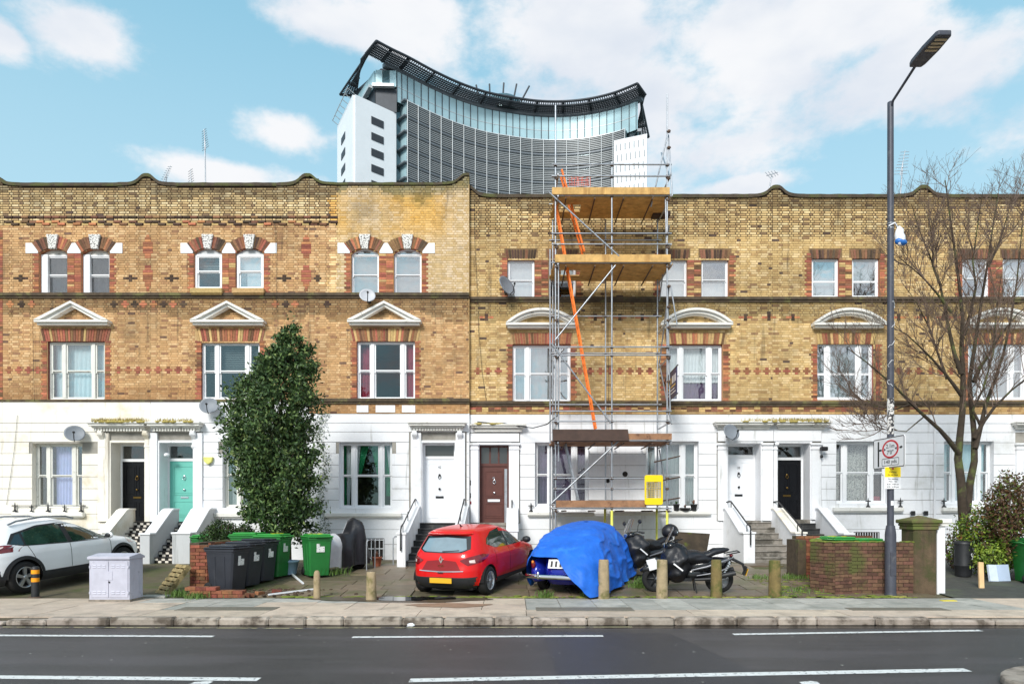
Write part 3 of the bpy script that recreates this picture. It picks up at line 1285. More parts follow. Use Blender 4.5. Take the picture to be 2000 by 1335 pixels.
def jamb(h, a, b, ya, yb, tones, side=0, tooth=0.0):         # brick pier or strip of special bricks in courses
    x0, x1 = FX(a), FX(b)
    z0, z1 = rowz(h, FZ(yb)), rowz(h, FZ(ya))
    n = round((z1 - z0) / ROW)
    wd = x1 - x0
    for r in range(n):
        za = z0 + r * ROW
        xa, xb = x0, x1
        if tooth and r % 2:
            if side <= 0:
                xa += tooth
            if side >= 0:
                xb -= tooth
        h.mo.append(rect_cut(xa - .005, xb + .005, za + .001, za + ROW - .001))
        k = max(1, round((xb - xa) / .2))
        st = (xb - xa) / k
        for i in range(k):
            brick(h.root, xa + (i + .5) * st, za + ROW / 2, st - .01, ROW - .010, pick(tones), h.Y, 0, .003)


def cross(h, px, py, tone='red', ctr=None, big=False):       # little cross of coloured bricks
    x, z = FX(px), rowz(h, FZ(py)) + ROW / 2
    for dz, wd in ((ROW, .105), (0, .235), (-ROW, .105)):
        h.mo.append(rect_cut(x - wd / 2 - .005, x + wd / 2 + .005, z + dz - ROW / 2, z + dz + ROW / 2))
        if dz == 0 and ctr:
            for s in (-1, 1):
                brick(h.root, x + s * .083, z, .065, .064, tone, h.Y, 0, .005)
            brick(h.root, x, z, .09, .064, ctr, h.Y, 0, .005)
        else:
            brick(h.root, x, z + dz, wd, .064, ctr if (ctr and big) else tone, h.Y, 0, .005)
    if ctr and big:
        for s in (-1, 1):
            brick(h.root, x + s * .17, z, .1, .064, tone, h.Y, 0, .005)
            h.mo.append(rect_cut(x - .23, x + .23, z - ROW / 2, z + ROW / 2))


def diamond(h, px, ya, yb):                                  # tall lozenge of red bricks
    z = rowz(h, FZ(yb))
    zt = FZ(ya)
    k = 0
    n = round((zt - z) / ROW)
    for r in range(n):
        t = (r % 12) / 12
        wd = .10 + (.22 if .28 < t < .72 else (.1 if .15 < t < .85 else 0))
        if abs(r - n / 2) < 1.2:
            z += 0
            continue
        zz = z + r * ROW + ROW / 2
        h.mo.append(rect_cut(FX(px) - wd / 2, FX(px) + wd / 2, zz - ROW / 2, zz + ROW / 2))
        brick(h.root, FX(px), zz, wd - .01, .064, pick([('red', .7), ('orange', .3)]), h.Y, 0, .004)


def dentil_band(h, a, b, py):                                # chequered projecting bricks under the parapet
    z = rowz(h, FZ(py))
    x0, x1 = FX(a), FX(b)
    h.mo.append(rect_cut(x0, x1, z - ROW, z + ROW))
    h.mo.append(rect_cut(x0, x1, z + 2 * ROW, z + 3 * ROW))
    n = int((x1 - x0) / .235)
    for r in (-1, 0, 2):
        for i in range(n):
            x = x0 + (i + .5) * (x1 - x0) / n + (.0 if r % 2 else .055)
            if r == 2:
                brick(h.root, x, z + r * ROW + ROW / 2, .222, .064, pick([('dark', .6), ('brown', .4)]), h.Y, 0, .03)
            elif r in (0, -1):
                if (i + (r == -1)) % 2 == 0:
                    brick(h.root, x, z + r * ROW + ROW / 2, .225, .066, pick([('dark', .6), ('brown', .25), ('orange', .15)]), h.Y, 0, .035)
                else:
                    brick(h.root, x, z + r * ROW + ROW / 2, .21, .064, pick([('yellow', .7), ('brown', .3)]), h.Y, 0, .002)
            else:
                brick(h.root, x, z + r * ROW + ROW / 2, .22, .064, pick([('red', .35), ('orange', .3), ('brown', .35)]), h.Y, 0, .01)


def pediment(h, cx, ytop, ybase, half=70, curved=False):
    x = FX(cx)
    hw = half * KF
    zt, zb = FZ(ytop), FZ(ybase)
    q = MB()
    Y = h.Y
    q.cbox(x - hw, x + hw, Y - .27, Y + .02, zb + .07, zb + .15, .01)
    q.cbox(x - hw + .05, x + hw - .05, Y - .19, Y + .02, zb, zb + .07, .01)

    def prof(t, inset):
        if curved:
            b = zb + .15
            hh = zt - b
            w_ = hw
            Rr = (w_ * w_ + hh * hh) / (2 * hh)
            zc = b + hh - Rr
            a = math.asin(w_ / Rr) * (2 * t - 1)
            r = Rr - inset
            return (x + r * math.sin(a), max(b, zc + r * math.cos(a)))
        s = 1 - abs(2 * t - 1)
        b = zb + .15
        return (x + (2 * t - 1) * (hw - (0 if inset < .01 else inset * 2.6)), b + s * (zt - b - inset))
    n = 20 if curved else 2
    ts = [i / n for i in range(n + 1)]
    q.ribbon([prof(t, 0) for t in ts], [prof(t, .075) for t in ts], Y - .29, Y + .02)
    q.ribbon([prof(t, .075) for t in ts], [prof(t, .16) for t in ts], Y - .21, Y + .02)
    if curved:
        q.ribbon([prof(t, .16) for t in ts], [prof(t, .2) for t in ts], Y - .14, Y + .02)
    q.build('pediment', m_trim, h.root)
    h.mo.append(rect_cut(x - hw * .6, x + hw * .6, zb, zb + .1))


m_groove = mat('grimy_joint', (150, 146, 138), .9, var=.25, scale=3)


def stucco(h, ytop, bands, skip, ybot=1125):                # rusticated render: bands of blocks with sunk joints
    ys = [ytop] + bands + [ybot]
    q, bk = MB(), MB()
    Y = h.Y
    for i, (ya, yb) in enumerate(zip(ys, ys[1:])):
        z1, z0 = FZ(ya), FZ(yb)
        if ya == ytop:
            z1 -= .012
        es = sorted(set([z0, z1] + [v for o in h.gop for v in (o[2], o[3]) if z0 < v < z1]))
        for za, zb in zip(es, es[1:]):
            zc = (za + zb) / 2
            co = merge([(a, b) for a, b, c, d in h.gop if c < zc < d])
            for a, b in comp(h.x0, h.x1, co):
                bk.add([(a, Y - .006, za), (b, Y - .006, za), (b, Y - .006, zb), (a, Y - .006, zb)], [(0, 1, 2, 3)])
            cs = merge([(a, b) for a, b, c, d in h.gop if c < zc < d] + [(FX(a), FX(b)) for a, b, c, d in skip if c < (1000 - (zc - 1.8) / KF) < d])
            for a, b in comp(h.x0, h.x1, cs):
                lo = .006 if za == z0 else 0
                hi = .006 if zb == z1 else 0
                if b - a > .05:
                    q.cbox(a + .001, b - .001, Y - .03, Y - .004, za + lo, zb - hi, .006 if (lo and hi) else .0005)
    q.build('stucco_wall', h.paint, h.root)
    bk.build('stucco_joints', m_groove, h.root)


def pilaster(h, a, b, ya, yb, m=None, cap=True):
    q = MB()
    Y = h.Y
    x0, x1, z0, z1 = FX(a), FX(b), FZ(yb), FZ(ya)
    q.cbox(x0, x1, Y - .10, Y, z0, z1, .008)
    if cap:
        q.cbox(x0 - .04, x1 + .04, Y - .15, Y, z1 - .02, z1 + .05, .012)
        q.cbox(x0 - .02, x1 + .02, Y - .125, Y, z1 - .16, z1 - .12, .01)
    q.build('pilaster', m or h.paint, h.root)


def corbel(h, cx, ya, yb, m=None):
    x = FX(cx)
    zt, zb = FZ(ya), FZ(yb)
    Y = h.Y
    hgt = zt - zb
    pts = [(Y, zb), (Y - .07, zb + .02), (Y - .11, zb + .09), (Y - .08, zb + .17), (Y - .10, zb + hgt * .55), (Y - .19, zb + hgt * .72), (Y - .24, zb + hgt * .86), (Y - .24, zt), (Y, zt)]
    q = MB()
    q.prismx(pts, x - .07, x + .07)
    q.path([(x - .085, Y - .055, zb + .09), (x + .085, Y - .055, zb + .09)], .055, 10)
    q.path([(x - .085, Y - .17, zt - .1), (x + .085, Y - .17, zt - .1)], .06, 10)
    q.build('corbel', m or h.paint, h.root, bevel=.006)


def cornice(h, a, b, ya, yb, m=None, dent=True, grow=.34):
    x0, x1, z1, z0 = FX(a), FX(b), FZ(ya), FZ(yb)
    Y = h.Y
    t = z1 - z0
    q = MB()
    q.cbox(x0, x1, Y - grow - .05, Y, z1 - t * .22, z1, .01)
    q.cbox(x0 + .04, x1 - .04, Y - grow, Y, z1 - t * .5, z1 - t * .22, .012)
    q.cbox(x0 + .1, x1 - .1, Y - grow + .1, Y, z1 - t * .68, z1 - t * .5, .01)
    if dent:
        x = x0 + .18
        while x < x1 - .2:
            q.box(x, x + .05, Y - grow + .14, Y, z0, z1 - t * .68)
            x += .09
        q.box(x0 + .12, x1 - .12, Y - grow + .2, Y, z0 - .01, z1 - t * .68 - .001)
    else:
        q.cbox(x0 + .14, x1 - .14, Y - .14, Y, z0, z1 - t * .68, .01)
    q.build('cornice', m or m_trim, h.root)


def door_recess(h, a, b, ya, yb, deep=.52, m=None):
    x0, x1, z0, z1 = FX(a), FX(b), FZ(yb), FZ(ya)
    h.gop.append((x0, x1, z0 - .02, z1))
    h.rec = (x0, x1, z0, z1)
    Y = h.Y
    q = MB()
    q.box(x0 - .08, x0, Y - .02, Y + deep + .1, z0 - .3, z1 + .08)
    q.box(x1, x1 + .08, Y - .02, Y + deep + .1, z0 - .3, z1 + .08)
    q.box(x0, x1, Y - .02, Y + deep + .1, z1, z1 + .08)
    q.build('door_recess', m or h.paint, h.root)
    q = MB()
    q.box(x0, x1, Y - .055, Y + deep + .1, z0 - .3, z0)
    q.build('threshold', m_stepgrey, h.root)
    # architrave
    q = MB()
    for (p, r_) in ((x0 - .07, x0), (x1, x1 + .07)):
        q.cbox(p, r_, Y - .06, Y - .02, z0, z1 + .07, .008)
    q.cbox(x0, x1, Y - .06, Y - .02, z1, z1 + .07, .008)
    q.build('architrave', m or h.paint, h.root)


m_stepgrey = mat('worn_stone_step', (138, 132, 124), .8, var=.2, scale=5, bump=.3, bscale=35, col2=(86, 82, 74), s2=2.4, lo=.46, hi=.62)
m_stepdark = mat('black_painted_step', (46, 47, 48), .6, var=.3, scale=5, bump=.2, col2=(84, 82, 76), s2=3, lo=.52, hi=.7)


def door(h, a, b, ytop, ysplit, ybot, m, deep=.52, fan=True, frame=None, gl=None, knob='brass', fanbars=0, lb=(.34, .42), panels=4, frm=None, wood=False):
    y = h.Y + deep
    x0, x1, z0, zs, z1 = h.rec[0] + .055, h.rec[1] - .055, h.rec[2], PZ(ysplit, y), h.rec[3] - .055
    frame = frame or m_sash
    wd = x1 - x0
    hm = {'brass': m_brass, 'black': m_iron, 'chrome': m_chrome}[knob]
    q = MB()
    q.box(x0, x1, y, y + .05, z0, zs)
    ht = zs - z0
    rows = [(.07, .33), (.43, .93)] if panels == 4 else [(.08, .34), (.44, .92)]
    for (r0, r1) in rows:
        cols = [(.1, .46), (.54, .9)] if panels == 4 else [(.12, .88)]
        for (c0, c1) in cols:
            u0, u1, v0, v1 = x0 + wd * c0, x0 + wd * c1, z0 + ht * r0, z0 + ht * r1
            e = .025
            q.ribbon([(u0, v0), (u0, v1), (u1, v1), (u1, v0), (u0, v0)], [(u0 + e, v0 + e), (u0 + e, v1 - e), (u1 - e, v1 - e), (u1 - e, v0 + e), (u0 + e, v0 + e)], y - .014, y + .001)
            q.cbox(u0 + e * 2.2, u1 - e * 2.2, y - .01, y + .001, v0 + e * 2.2, v1 - e * 2.2, .008)
    d = q.build('door', m, h.root)
    q = MB()
    xm = (x0 + x1) / 2
    zl = z0 + ht * .40
    q.cbox(xm - .13, xm + .13, y - .02, y, zl - .035, zl + .035, .008)
    q.cbox(xm - .10, xm + .10, y - .026, y - .018, zl - .018, zl + .018, .004)
    q.build('letterbox', hm, d)
    q = MB()
    q.lathe([(.0, .07), (.03, .06), (.04, .045), (.025, .02), (.03, 0)], (0, 0, 0), 12, axis='z')
    q.v = [(xm + vx, y - vz, z0 + ht * .53 + vy) for vx, vy, vz in q.v]
    q.build('door_knob', hm, d, fix=True)
    q = MB()
    zk = z0 + ht * .72
    q.ball((xm, y - .02, zk + .06), (.035, .02, .04), 8, 6)
    q.path([(xm - .03, y - .03, zk + .05), (xm - .045, y - .035, zk - .02), (xm, y - .04, zk - .07), (xm + .045, y - .035, zk - .02), (xm + .03, y - .03, zk + .05)], .011, 6)
    q.build('knocker', hm, d)
    # frame and fanlight
    q = MB()
    fw = .05
    q.box(x0 - .06, x0, y - .03, y + .07, z0, z1 + .06)
    q.box(x1, x1 + .06, y - .03, y + .07, z0, z1 + .06)
    q.box(x0, x1, y - .03, y + .07, zs, zs + .09)
    q.box(x0, x1, y - .03, y + .07, z1, z1 + .06)
    for k in range(fanbars):
        t = x0 + wd * (k + 1) / (fanbars + 1)
        q.box(t - .025, t + .025, y - .01, y + .06, zs + .09, z1)
    fo = q.build('door_frame', frame, h.root)
    edges = [x0 + wd * k / (fanbars + 1) for k in range(fanbars + 2)]
    for k in range(fanbars + 1):
        q = MB()
        q.box(edges[k] + (.025 if k else 0), edges[k + 1] - (.025 if k < fanbars else 0), y + .02, y + .026, zs + .09, z1)
        q.build('fanlight_pane', gl or m_gld, fo)
    q = MB()
    q.box(x0 - .3, x1 + .3, y + .5, y + .55, z0, z1 + .3)
    q.build('hall_wall', m_room, fo)
    return d


def digits(h, d, txt, x, z, m, size=.1, deep=.52):
    lettering(txt, size, m, d, (x, h.Y + deep - .016, z))


def steps(h, xl, xr, yf, zb, zt, n, m, yb=None):
    yb = yb or h.Y - .1
    run, rise = (yb - yf) / (n - 1), (zt - zb) / n
    for i in range(n):
        q = MB()
        y0 = yf + i * run
        z1 = zb + (i + 1) * rise
        q.box(xl, xr, y0, min(y0 + run, h.Y) + .02, zb - .12, z1 - .045)
        q.cbox(xl, xr, y0 - .03, min(y0 + run, h.Y) + .02, z1 - .045, z1 - i * .0005, .012)
        q.build('step', m, h.root)


def stair_wall(h, xl, xr, yf, zlow, zhigh, m, mc=None, zb=.1, flat=.35, pier=.3, cope=.055, over=.03, curve=False):
    Y = h.Y - .02
    top = [(Y, zhigh), (Y - flat, zhigh)]
    if curve:
        top.append((Y - flat - .16, zhigh - .05))
    top += [(yf + pier, zlow), (yf, zlow)]
    q = MB()
    q.prismx([(Y, zb)] + [(a, b - cope) for a, b in top] + [(yf, zb)], xl, xr)
    w_ = q.build('stair_wall', m, h.root, fix=True)
    q = MB()
    ov = [(a - (over if i == len(top) - 1 else 0), b) for i, (a, b) in enumerate(top)]
    lo = [(a, b - cope) for a, b in ov]
    q.prismx(ov + lo[::-1], xl - over, xr + over)
    q.build('coping', mc or m_white, w_, fix=True, bevel=.008)
    return w_


def finial(h, px, py=998, sc=1.0, rod=None):
    x, z = FX(px), FZ(py)
    y = h.Y - .1
    q = MB()
    s = sc
    q.lathe([(.07 * s, 0), (.065 * s, .03 * s), (.03 * s, .06 * s), (.02 * s, .12 * s), (.03 * s, .15 * s), (.018 * s, .17 * s), (.02 * s, .22 * s), (.005, .31 * s)], (x, y, z), 8)
    for dx in (-1, 1):
        q.path([(x, y, z + .19 * s), (x + dx * .06 * s, y, z + .2 * s), (x + dx * .1 * s, y, z + .19 * s)], [.014 * s, .02 * s, .003], 6)
    q.build('finial', m_iron, h.root)


# glass and cloth used by the windows
m_net = mat('net_curtain', (236, 238, 240), .9, var=.05, scale=6, trans=0)
m_netblue = mat('pale_blue_curtain', (206, 224, 230), .9, var=.06, scale=4)
m_lav = mat('lavender_curtain', (196, 200, 240), .9, var=.06, scale=4)
m_redcur = mat('crimson_curtain', (178, 62, 88), .9, var=.2, scale=6, col2=(130, 34, 60), s2=3)
m_green = mat('green_curtain', (34, 150, 96), .9, var=.1, scale=4)
m_purple = mat('purple_curtain', (112, 90, 122), .9, var=.2, scale=3)
m_grcur = mat('grey_curtain', (176, 178, 178), .9, var=.1, scale=4)
m_lace = mat('lace_curtain', (196, 196, 192), .9, var=.25, scale=22, col2=(120, 124, 122), s2=26, lo=.5, hi=.56)
m_blind = mat('grey_blind', (150, 156, 158), .6)
m_teal = mat('teal_gloss', (104, 184, 170), .45, var=.04)
m_doorblack = mat('black_door_gloss', (9, 10, 15), .35, var=.2, spec=.25)
m_doorwhite = mat('white_door', (234, 236, 240), .35, var=.02)
m_doorbrown = mat('brown_door', (88, 46, 38), .5, var=.12, scale=5)
m_frost = glass('frosted_fanlight', .12, (150, 140, 110), .3)
BANDS = [826.6, 844, 863.7, 885.7, 908, 931, 954, 976, 1003, 1033, 1062]
RED = [('red', .5), ('orange', .38), ('brown', .12)]
ARCHB = [('brown', .5), ('red', .25), ('dark', .15), ('orange', .1)]
DKARCH = [('dark', .55), ('brown', .45)]
REDARCH = [('red', .5), ('brown', .3), ('yellow', .2)]


def alt_arch(i, n):
    if abs(i - (n - 1) / 2) < 1.2:
        return 'orange'
    return 'red' if (i // 2) % 2 else ('yellow' if rg.random() < .7 else 'brown')


def upper_left(h, c1, c2, wc, style, glw, y2b=577):
    """Second and first floor of a house of the left-hand block: paired arched sashes above, pedimented triple sash below."""
    for c in (c1, c2):
        arch_segment(h, c, ARCHB)
    kneeler(h, [(c1 - 53, 477), (c1 - 41, 477), (c1 - 29, 493), (c1 - 29, 497), (c1 - 53, 497)])
    mid = (c1 + c2) / 2
    kneeler(h, [(mid - 4, 477), (mid + 3, 477), (mid + 13, 493), (mid + 13, 497), (mid - 13, 497), (mid - 13, 493)])
    kneeler(h, [(c2 + 53, 477), (c2 + 41, 477), (c2 + 29, 493), (c2 + 29, 497), (c2 + 53, 497)])
    jamb(h, c1 + 27.5, c2 - 27.5, 497, 577, [('red', .5), ('orange', .35), ('yellow', .15)])
    jamb(h, c1 - 40, c1 - 27.5, 497, 577, RED, -1, .06)
    jamb(h, c2 + 27.5, c2 + 40, 497, 577, RED, 1, .06)
    # first floor
    flat_arch(h, wc - 66, wc + 66, 643, 668, REDARCH if style != 1 else alt_arch, 14)
    jamb(h, wc - 68, wc - 56, 668, 781, RED, -1, .05)
    jamb(h, wc + 57, wc + 69, 668, 781, RED, 1, .05)
    pediment(h, wc, 594, 639, 71)


def upper_right(h, a1, a2, wc, half, pat, jt=None):
    jt = jt or [('brown', .35), ('red', .4), ('orange', .25)]
    for a in (a1, a2):
        flat_arch(h, a - 3, a + 56, 486, 504, DKARCH, 10)
    jamb(h, a1 + 53, a2 - 1, 506, 583, [('red', .4), ('brown', .35), ('yellow', .25)])
    jamb(h, a1 - 14, a1, 492, 583, jt, -1, .06)
    jamb(h, a2 + 54, a2 + 67, 492, 583, jt, 1, .06)
    flat_arch(h, wc - 58, wc + 58, 649, 671, pat, 10)
    jamb(h, wc - 69, wc - half, 671, 783, jt, -1, .05)
    jamb(h, wc + half, wc + 69, 671, 783, jt, 1, .05)
    pediment(h, wc, 604.5, 642, 70, True)


# ---------------------------------------------------------------- the houses, from the left
ZT = 1018
# house off the left edge
h = new_house(-200, 10, 785, 365, True, 'end house at the left edge of the view with red brick quoins', m_cream)
jamb(h, -8, 10, 450, 785, RED, -1, .08)
w_, lt, zz, y = window(h, -150, -40, 668, 781, 'tri')
stucco(h, 785, BANDS, [])
string_course(h, FZ(580))
string_course(h, FZ(785), .06, .05)
fill_brick(h)

# cream house with the black door
h = new_house(10, 298, 785, 365, True, 'cream house with black door and iron railing on its window sill', m_cream)
upper_left(h, 108, 190, 152, 0, None)
for c in (108, 190):
    w_, lt, zz, y = window(h, c - 27, c + 27, 497, 577, 'sash', m_gl, rise=10 * KF, head=m_sashold, sash=m_sash, rec=.13)
    q = MB()
    q.cbox(FX(c - 27), FX(c - 14), h.Y + .08, h.Y + .2, FZ(577), FZ(497), .006)
    q.build('frame_box', m_sash, w_)
    drape(w_, lt[0][0], lt[0][1], zz[0], zz[2], y + .22, m_roomd, 3)
w_, lt, zz, y = window(h, 97, 208, 668, 781, 'tri', m_gl, sash=m_sashold, room=m_room)
drape(w_, lt[0][0], lt[2][1], zz[0], zz[2], y + .22, m_netblue, 12)
for px in (17, 36, 55, 73):
    cross(h, px + 5, 724, 'red')
for px in (235, 254, 273, 292):
    cross(h, px, 724, 'red')
for i, px in enumerate((24, 46, 66, 226, 248, 266, 283)):
    cross(h, px, 596, 'dark' if i % 2 else 'orange')
for px in (45, 258):
    cross(h, px, 547, 'dark', 'dark', True)
dentil_band(h, 12, 298, 440)
diamond(h, 292, 463, 571)
w_, lt, zz, y = window(h, 68, 165, 866, 991, 'tri', m_gl, sash=m_sashold, ground=True, sill=(33, 172, 1000, 1008), rec=.16, room=m_room)
drape(w_, lt[1][0] + .03, lt[1][1], zz[0], zz[2], y + .22, m_lav, 7)
drape(w_, lt[2][0], lt[2][1], zz[0], zz[1], y + .22, m_lav, 3)
door_recess(h, 222, 287, 865, ZT)
door(h, 238.5, 283, 871, 901, ZT, m_doorblack, gl=m_gld)
pilaster(h, 198, 219, 846, 1018, cap=False)
pilaster(h, 290, 298, 846, 1018, cap=False)
for c in (206, 293):
    corbel(h, c, 843, 878)
cornice(h, 185, 297.5, 826, 843)
stucco(h, 785, BANDS, [(196, 298, 843, 1020), (62, 200, 862, 880)])
string_course(h, FZ(580))
string_course(h, FZ(785), .06, .05)
fill_brick(h)
HA = h
# sill railing
q = MB()
q.path([(FX(34), h.Y - .1, FZ(987)), (FX(173), h.Y - .1, FZ(987))], .012, 6)
for px in (34, 173):
    q.ball((FX(px), h.Y - .1, FZ(987)), (.05, .02, .02), 6, 4)
q.build('sill_railing', m_iron, h.root)
for i, px in enumerate((38, 70, 102, 134, 166)):
    finial(h, px, 999, 1.0 if i % 2 == 0 else .8)
# chequered steps and their flank walls
m_tb = mat('black_tile', (30, 28, 28), .4, var=.2)
m_tw = mat('white_tile', (226, 218, 206), .45, var=.1, scale=8)


def tiled_steps(h, xl, xr, yf, zb, zt, n):
    yb = h.Y - .1
    run, rise = (yb - yf) / (n - 1), (zt - zb) / n
    nt = round((xr - xl) / .105)
    tw = (xr - xl) / nt
    for i in range(n):
        q = MB()
        y0 = yf + i * run
        z0, z1 = zb + i * rise, zb + (i + 1) * rise
        q.box(xl, xr, y0, min(y0 + run, h.Y) + .02, zb - .12, z1 - .03, 0)
        q.cbox(xl, xr, y0 - .025, min(y0 + run, h.Y) + .02, z1 - .03, z1, .006, 0)
        for k in range(nt):
            for j in range(2):
                hh = (rise - .03) / 2
                q.cbox(xl + k * tw + .003, xl + (k + 1) * tw - .003, y0 - .012, y0, z0 + j * hh + .002, z0 + (j + 1) * hh - .002, .003, (k + j) % 2)
        q.build('step', [m_tb, m_tw], h.root)


tiled_steps(h, -12.02, -10.9, 20.25, .3, 1.5, 7)
stair_wall(h, -12.3, -12.02, 20.0, 1.2, 1.93, m_cream, m_cream, .1, .35, .3, curve=True)
stair_wall(h, -10.9, -10.62, 20.0, 1.2, 1.93, m_grey_st, m_white, .1, .35, .3, curve=True)

# white house with the turquoise door
h = new_house(298, 606, 785, 365, True, 'white house with turquoise door behind the bushy evergreen tree', m_stucco)
upper_left(h, 409, 490, 452, 1, None)
for i, c in enumerate((409, 490)):
    w_, lt, zz, y = window(h, c - 27, c + 27, 497, 567, 'sash', m_gl if i == 0 else m_glb, rise=10 * KF, head=m_grey_st, sash=m_sash, rec=.06, rail=.04, fr=.07, meet=.52, sill=(c - 31, c + 31, 567, 577), sillm=m_yellow)
    if i == 0:
        blind(w_, lt[0][0], lt[0][1], zz[1], zz[2], y + .2, m_blind)
    else:
        drape(w_, lt[0][0], lt[0][1], zz[1], zz[2], y + .2, m_net, 2, .01)
        drape(w_, lt[0][0] + .2, lt[0][1], zz[0], zz[1], y + .2, m_net, 2, .01)
w_, lt, zz, y = window(h, 395, 510, 669, 781, 'tri', m_gld, sash=m_sash)
for l_ in lt:
    blind(w_, l_[0], l_[1], zz[1] + .02, zz[2], y + .2, m_blind, .06)
for px in (312, 332, 351, 371):
    cross(h, px, 724, 'red')
for i, px in enumerate((303, 323, 341, 361, 540, 560, 578)):
    cross(h, px, 596, 'dark' if i % 2 else 'orange')
for px in (338, 557):
    cross(h, px, 547, 'dark', 'dark', True)
dentil_band(h, 298, 606, 440)
diamond(h, 600, 463, 571)
w_, lt, zz, y = window(h, 438, 545, 862, 991, 'tri', m_gl, sash=m_sashold, ground=True, sill=(410, 575, 1001, 1009), rec=.16)
drape(w_, lt[0][0], lt[2][1], zz[0], zz[2] - .1, y + .25, m_grcur, 10)
door_recess(h, 316, 381, 865, ZT, m=m_stucco)
dteal = door(h, 332, 377.5, 871, 900, ZT, m_teal, gl=m_gld, panels=2, knob='chrome')
pilaster(h, 298.2, 313, 846, 1018, cap=False)
pilaster(h, 384, 400, 846, 1018, cap=False)
corbel(h, 384, 843, 878)
cornice(h, 298, 403, 826, 843)
stucco(h, 785, BANDS, [(298, 400, 843, 1020), (430, 550, 857, 880)])
string_course(h, FZ(580))
string_course(h, FZ(785), .06, .05)
fill_brick(h)
HB = h
tiled_steps(h, -10.6, -9.98, 20.25, .3, 1.5, 7)
stair_wall(h, -9.98, -9.46, 20.05, 1.22, 1.95, m_grey_st, m_white, .1, .35, .35, curve=True)
q = MB()
q.path([(-9.43, 20.2, 1.08), (-9.40, 20.2, 1.1), (-9.40, 20.2, .72), (-9.43, 20.2, .68)], .018, 6)
q.path([(-9.43, 20.4, .62), (-9.40, 20.45, .6), (-9.40, 21.0, .28)], .016, 6)
q.build('handrail', m_iron, h.root)
q = MB()
q.cbox(FX(392), FX(398), h.Y - .05, h.Y - .03, FZ(925), FZ(917), .004)
q.build('wall_plaque', m_grey_st, h.root)

# white house with the cleaned yellow brick top
h = new_house(606, 917, 808, 363, True, 'house with cleaned yellow brick top and green curtains at its open ground-floor window', m_stucco, True)
upper_left(h, 714, 797, 754, 2, None)
for c in (714, 797):
    w_, lt, zz, y = window(h, c - 27, c + 27, 497, 577, 'sash', m_glb, rise=10 * KF, sash=m_sash, rec=.1, rail=.03, fr=.035)
    drape(w_, lt[0][0], lt[0][1], zz[0], zz[2] - .02, y + .22, m_grcur, 2, .01)
w_, lt, zz, y = window(h, 698, 813, 667, 781, 'tri', m_gld, sash=m_sash)
drape(w_, lt[0][0], lt[0][1], zz[0], zz[2], y + .15, m_redcur, 4)
drape(w_, lt[2][0], lt[2][1], zz[0], zz[2], y + .15, m_redcur, 4)
dentil_band(h, 606, 660, 440)
for px in (622, 641):
    cross(h, px, 547 if px < 630 else 596, 'dark')
for (a, b) in ((698, 721), (735, 773), (786, 812)):
    q = MB()
    q.cbox(FX(a), FX(b), h.Y - .02, h.Y + .02, FZ(806), FZ(792), .006)
    q.build('painted_block', m_white, h.root)
w_, lt, zz, y = window(h, 664, 767, 864, 992, 'tri', m_gld, gl2=m_gld, sash=m_sash, ground=True, sill=(638, 786, 1001, 1008), rec=.16, room=m_room)
drape(w_, lt[0][0], lt[0][0] + .3, zz[0], zz[2], y + .24, m_green, 3, gather=-.4)
drape(w_, lt[0][0] + .1, lt[0][1], zz[0], zz[2], y + .2, m_net, 3, gather=-.55)
drape(w_, lt[1][0], lt[1][0] + .44, zz[1] - .02, zz[2], y + .17, m_green, 3, gather=-.7)
drape(w_, lt[1][0], lt[1][0] + .14, zz[1], zz[2], y + .13, m_net, 2, gather=-.6)
drape(w_, lt[1][1] - .36, lt[1][1], zz[1] - .02, zz[2], y + .17, m_green, 3, gather=.7)
drape(w_, lt[2][1] - .36, lt[2][1], zz[0] + .35, zz[2], y + .24, m_green, 3, gather=.4)
drape(w_, lt[2][0] + .05, lt[2][1], zz[1] - .1, zz[2], y + .2, m_net, 3, gather=.6)
door_recess(h, 826, 889, 865, 1020)
d = door(h, 833, 885.5, 870, 896, 1020, m_doorwhite, deep=.3, knob='black', gl=m_frost)
digits(h, d, '42', (h.rec[0] + h.rec[1]) / 2, FZ(911), m_iron, .1, .3)
pilaster(h, 804, 824, 846, 1020, cap=False)
pilaster(h, 891, 909, 846, 1020, cap=False)
for c in (812, 899):
    corbel(h, c, 843, 878)
cornice(h, 799, 912, 826, 842)
stucco(h, 808, BANDS, [(800, 912, 843, 1020), (658, 775, 858, 880)])
string_course(h, FZ(580))
string_course(h, FZ(785), .1, .08)
fill_brick(h)
HC = h
q = MB()
q.box(h.x1 - .02, h.x1, h.Y - .002, h.Y + .2, h.zb, h.ztop)
q.build('wall_return', m_yellow, h.root)
q = MB()
q.box(h.x1 - .02, h.x1 + .002, h.Y - .03, h.Y + .2, 0, h.zb)
q.build('stucco_return', m_stucco, h.root)
steps(h, -2.93, -1.62, 18.9, .3, 1.47, 7, m_stepdark)
stair_wall(h, -3.16, -2.93, 18.75, 1.25, 2.0, m_stucco, m_white, 0, .3, .35)
stair_wall(h, -1.62, -1.40, 18.75, 1.25, 2.0, m_stucco, m_white, 0, .3, .35)
for (x, s) in ((-3.05, -1), (-1.51, 1)):
    q = MB()
    q.path([(x, h.Y - .03, 2.2), (x, h.Y - .3, 2.22), (x, h.Y - .5, 2.16), (x, 19.15, 1.48), (x, 18.82, 1.42), (x, 18.70, 1.3), (x, 18.70, .75)], .022, 8)
    for (yy, zz_) in ((h.Y - .3, 2.0), (20.0, 1.6), (19.1, 1.25)):
        q.path([(x, yy, zz_ - .05), (x, yy, zz_ + .22)], .013, 6)
    for zz_ in (1.2, .82):
        q.ball((x, 18.72, zz_), (.03, .03, .04), 6, 4)
    q.build('handrail', m_iron, h.root)
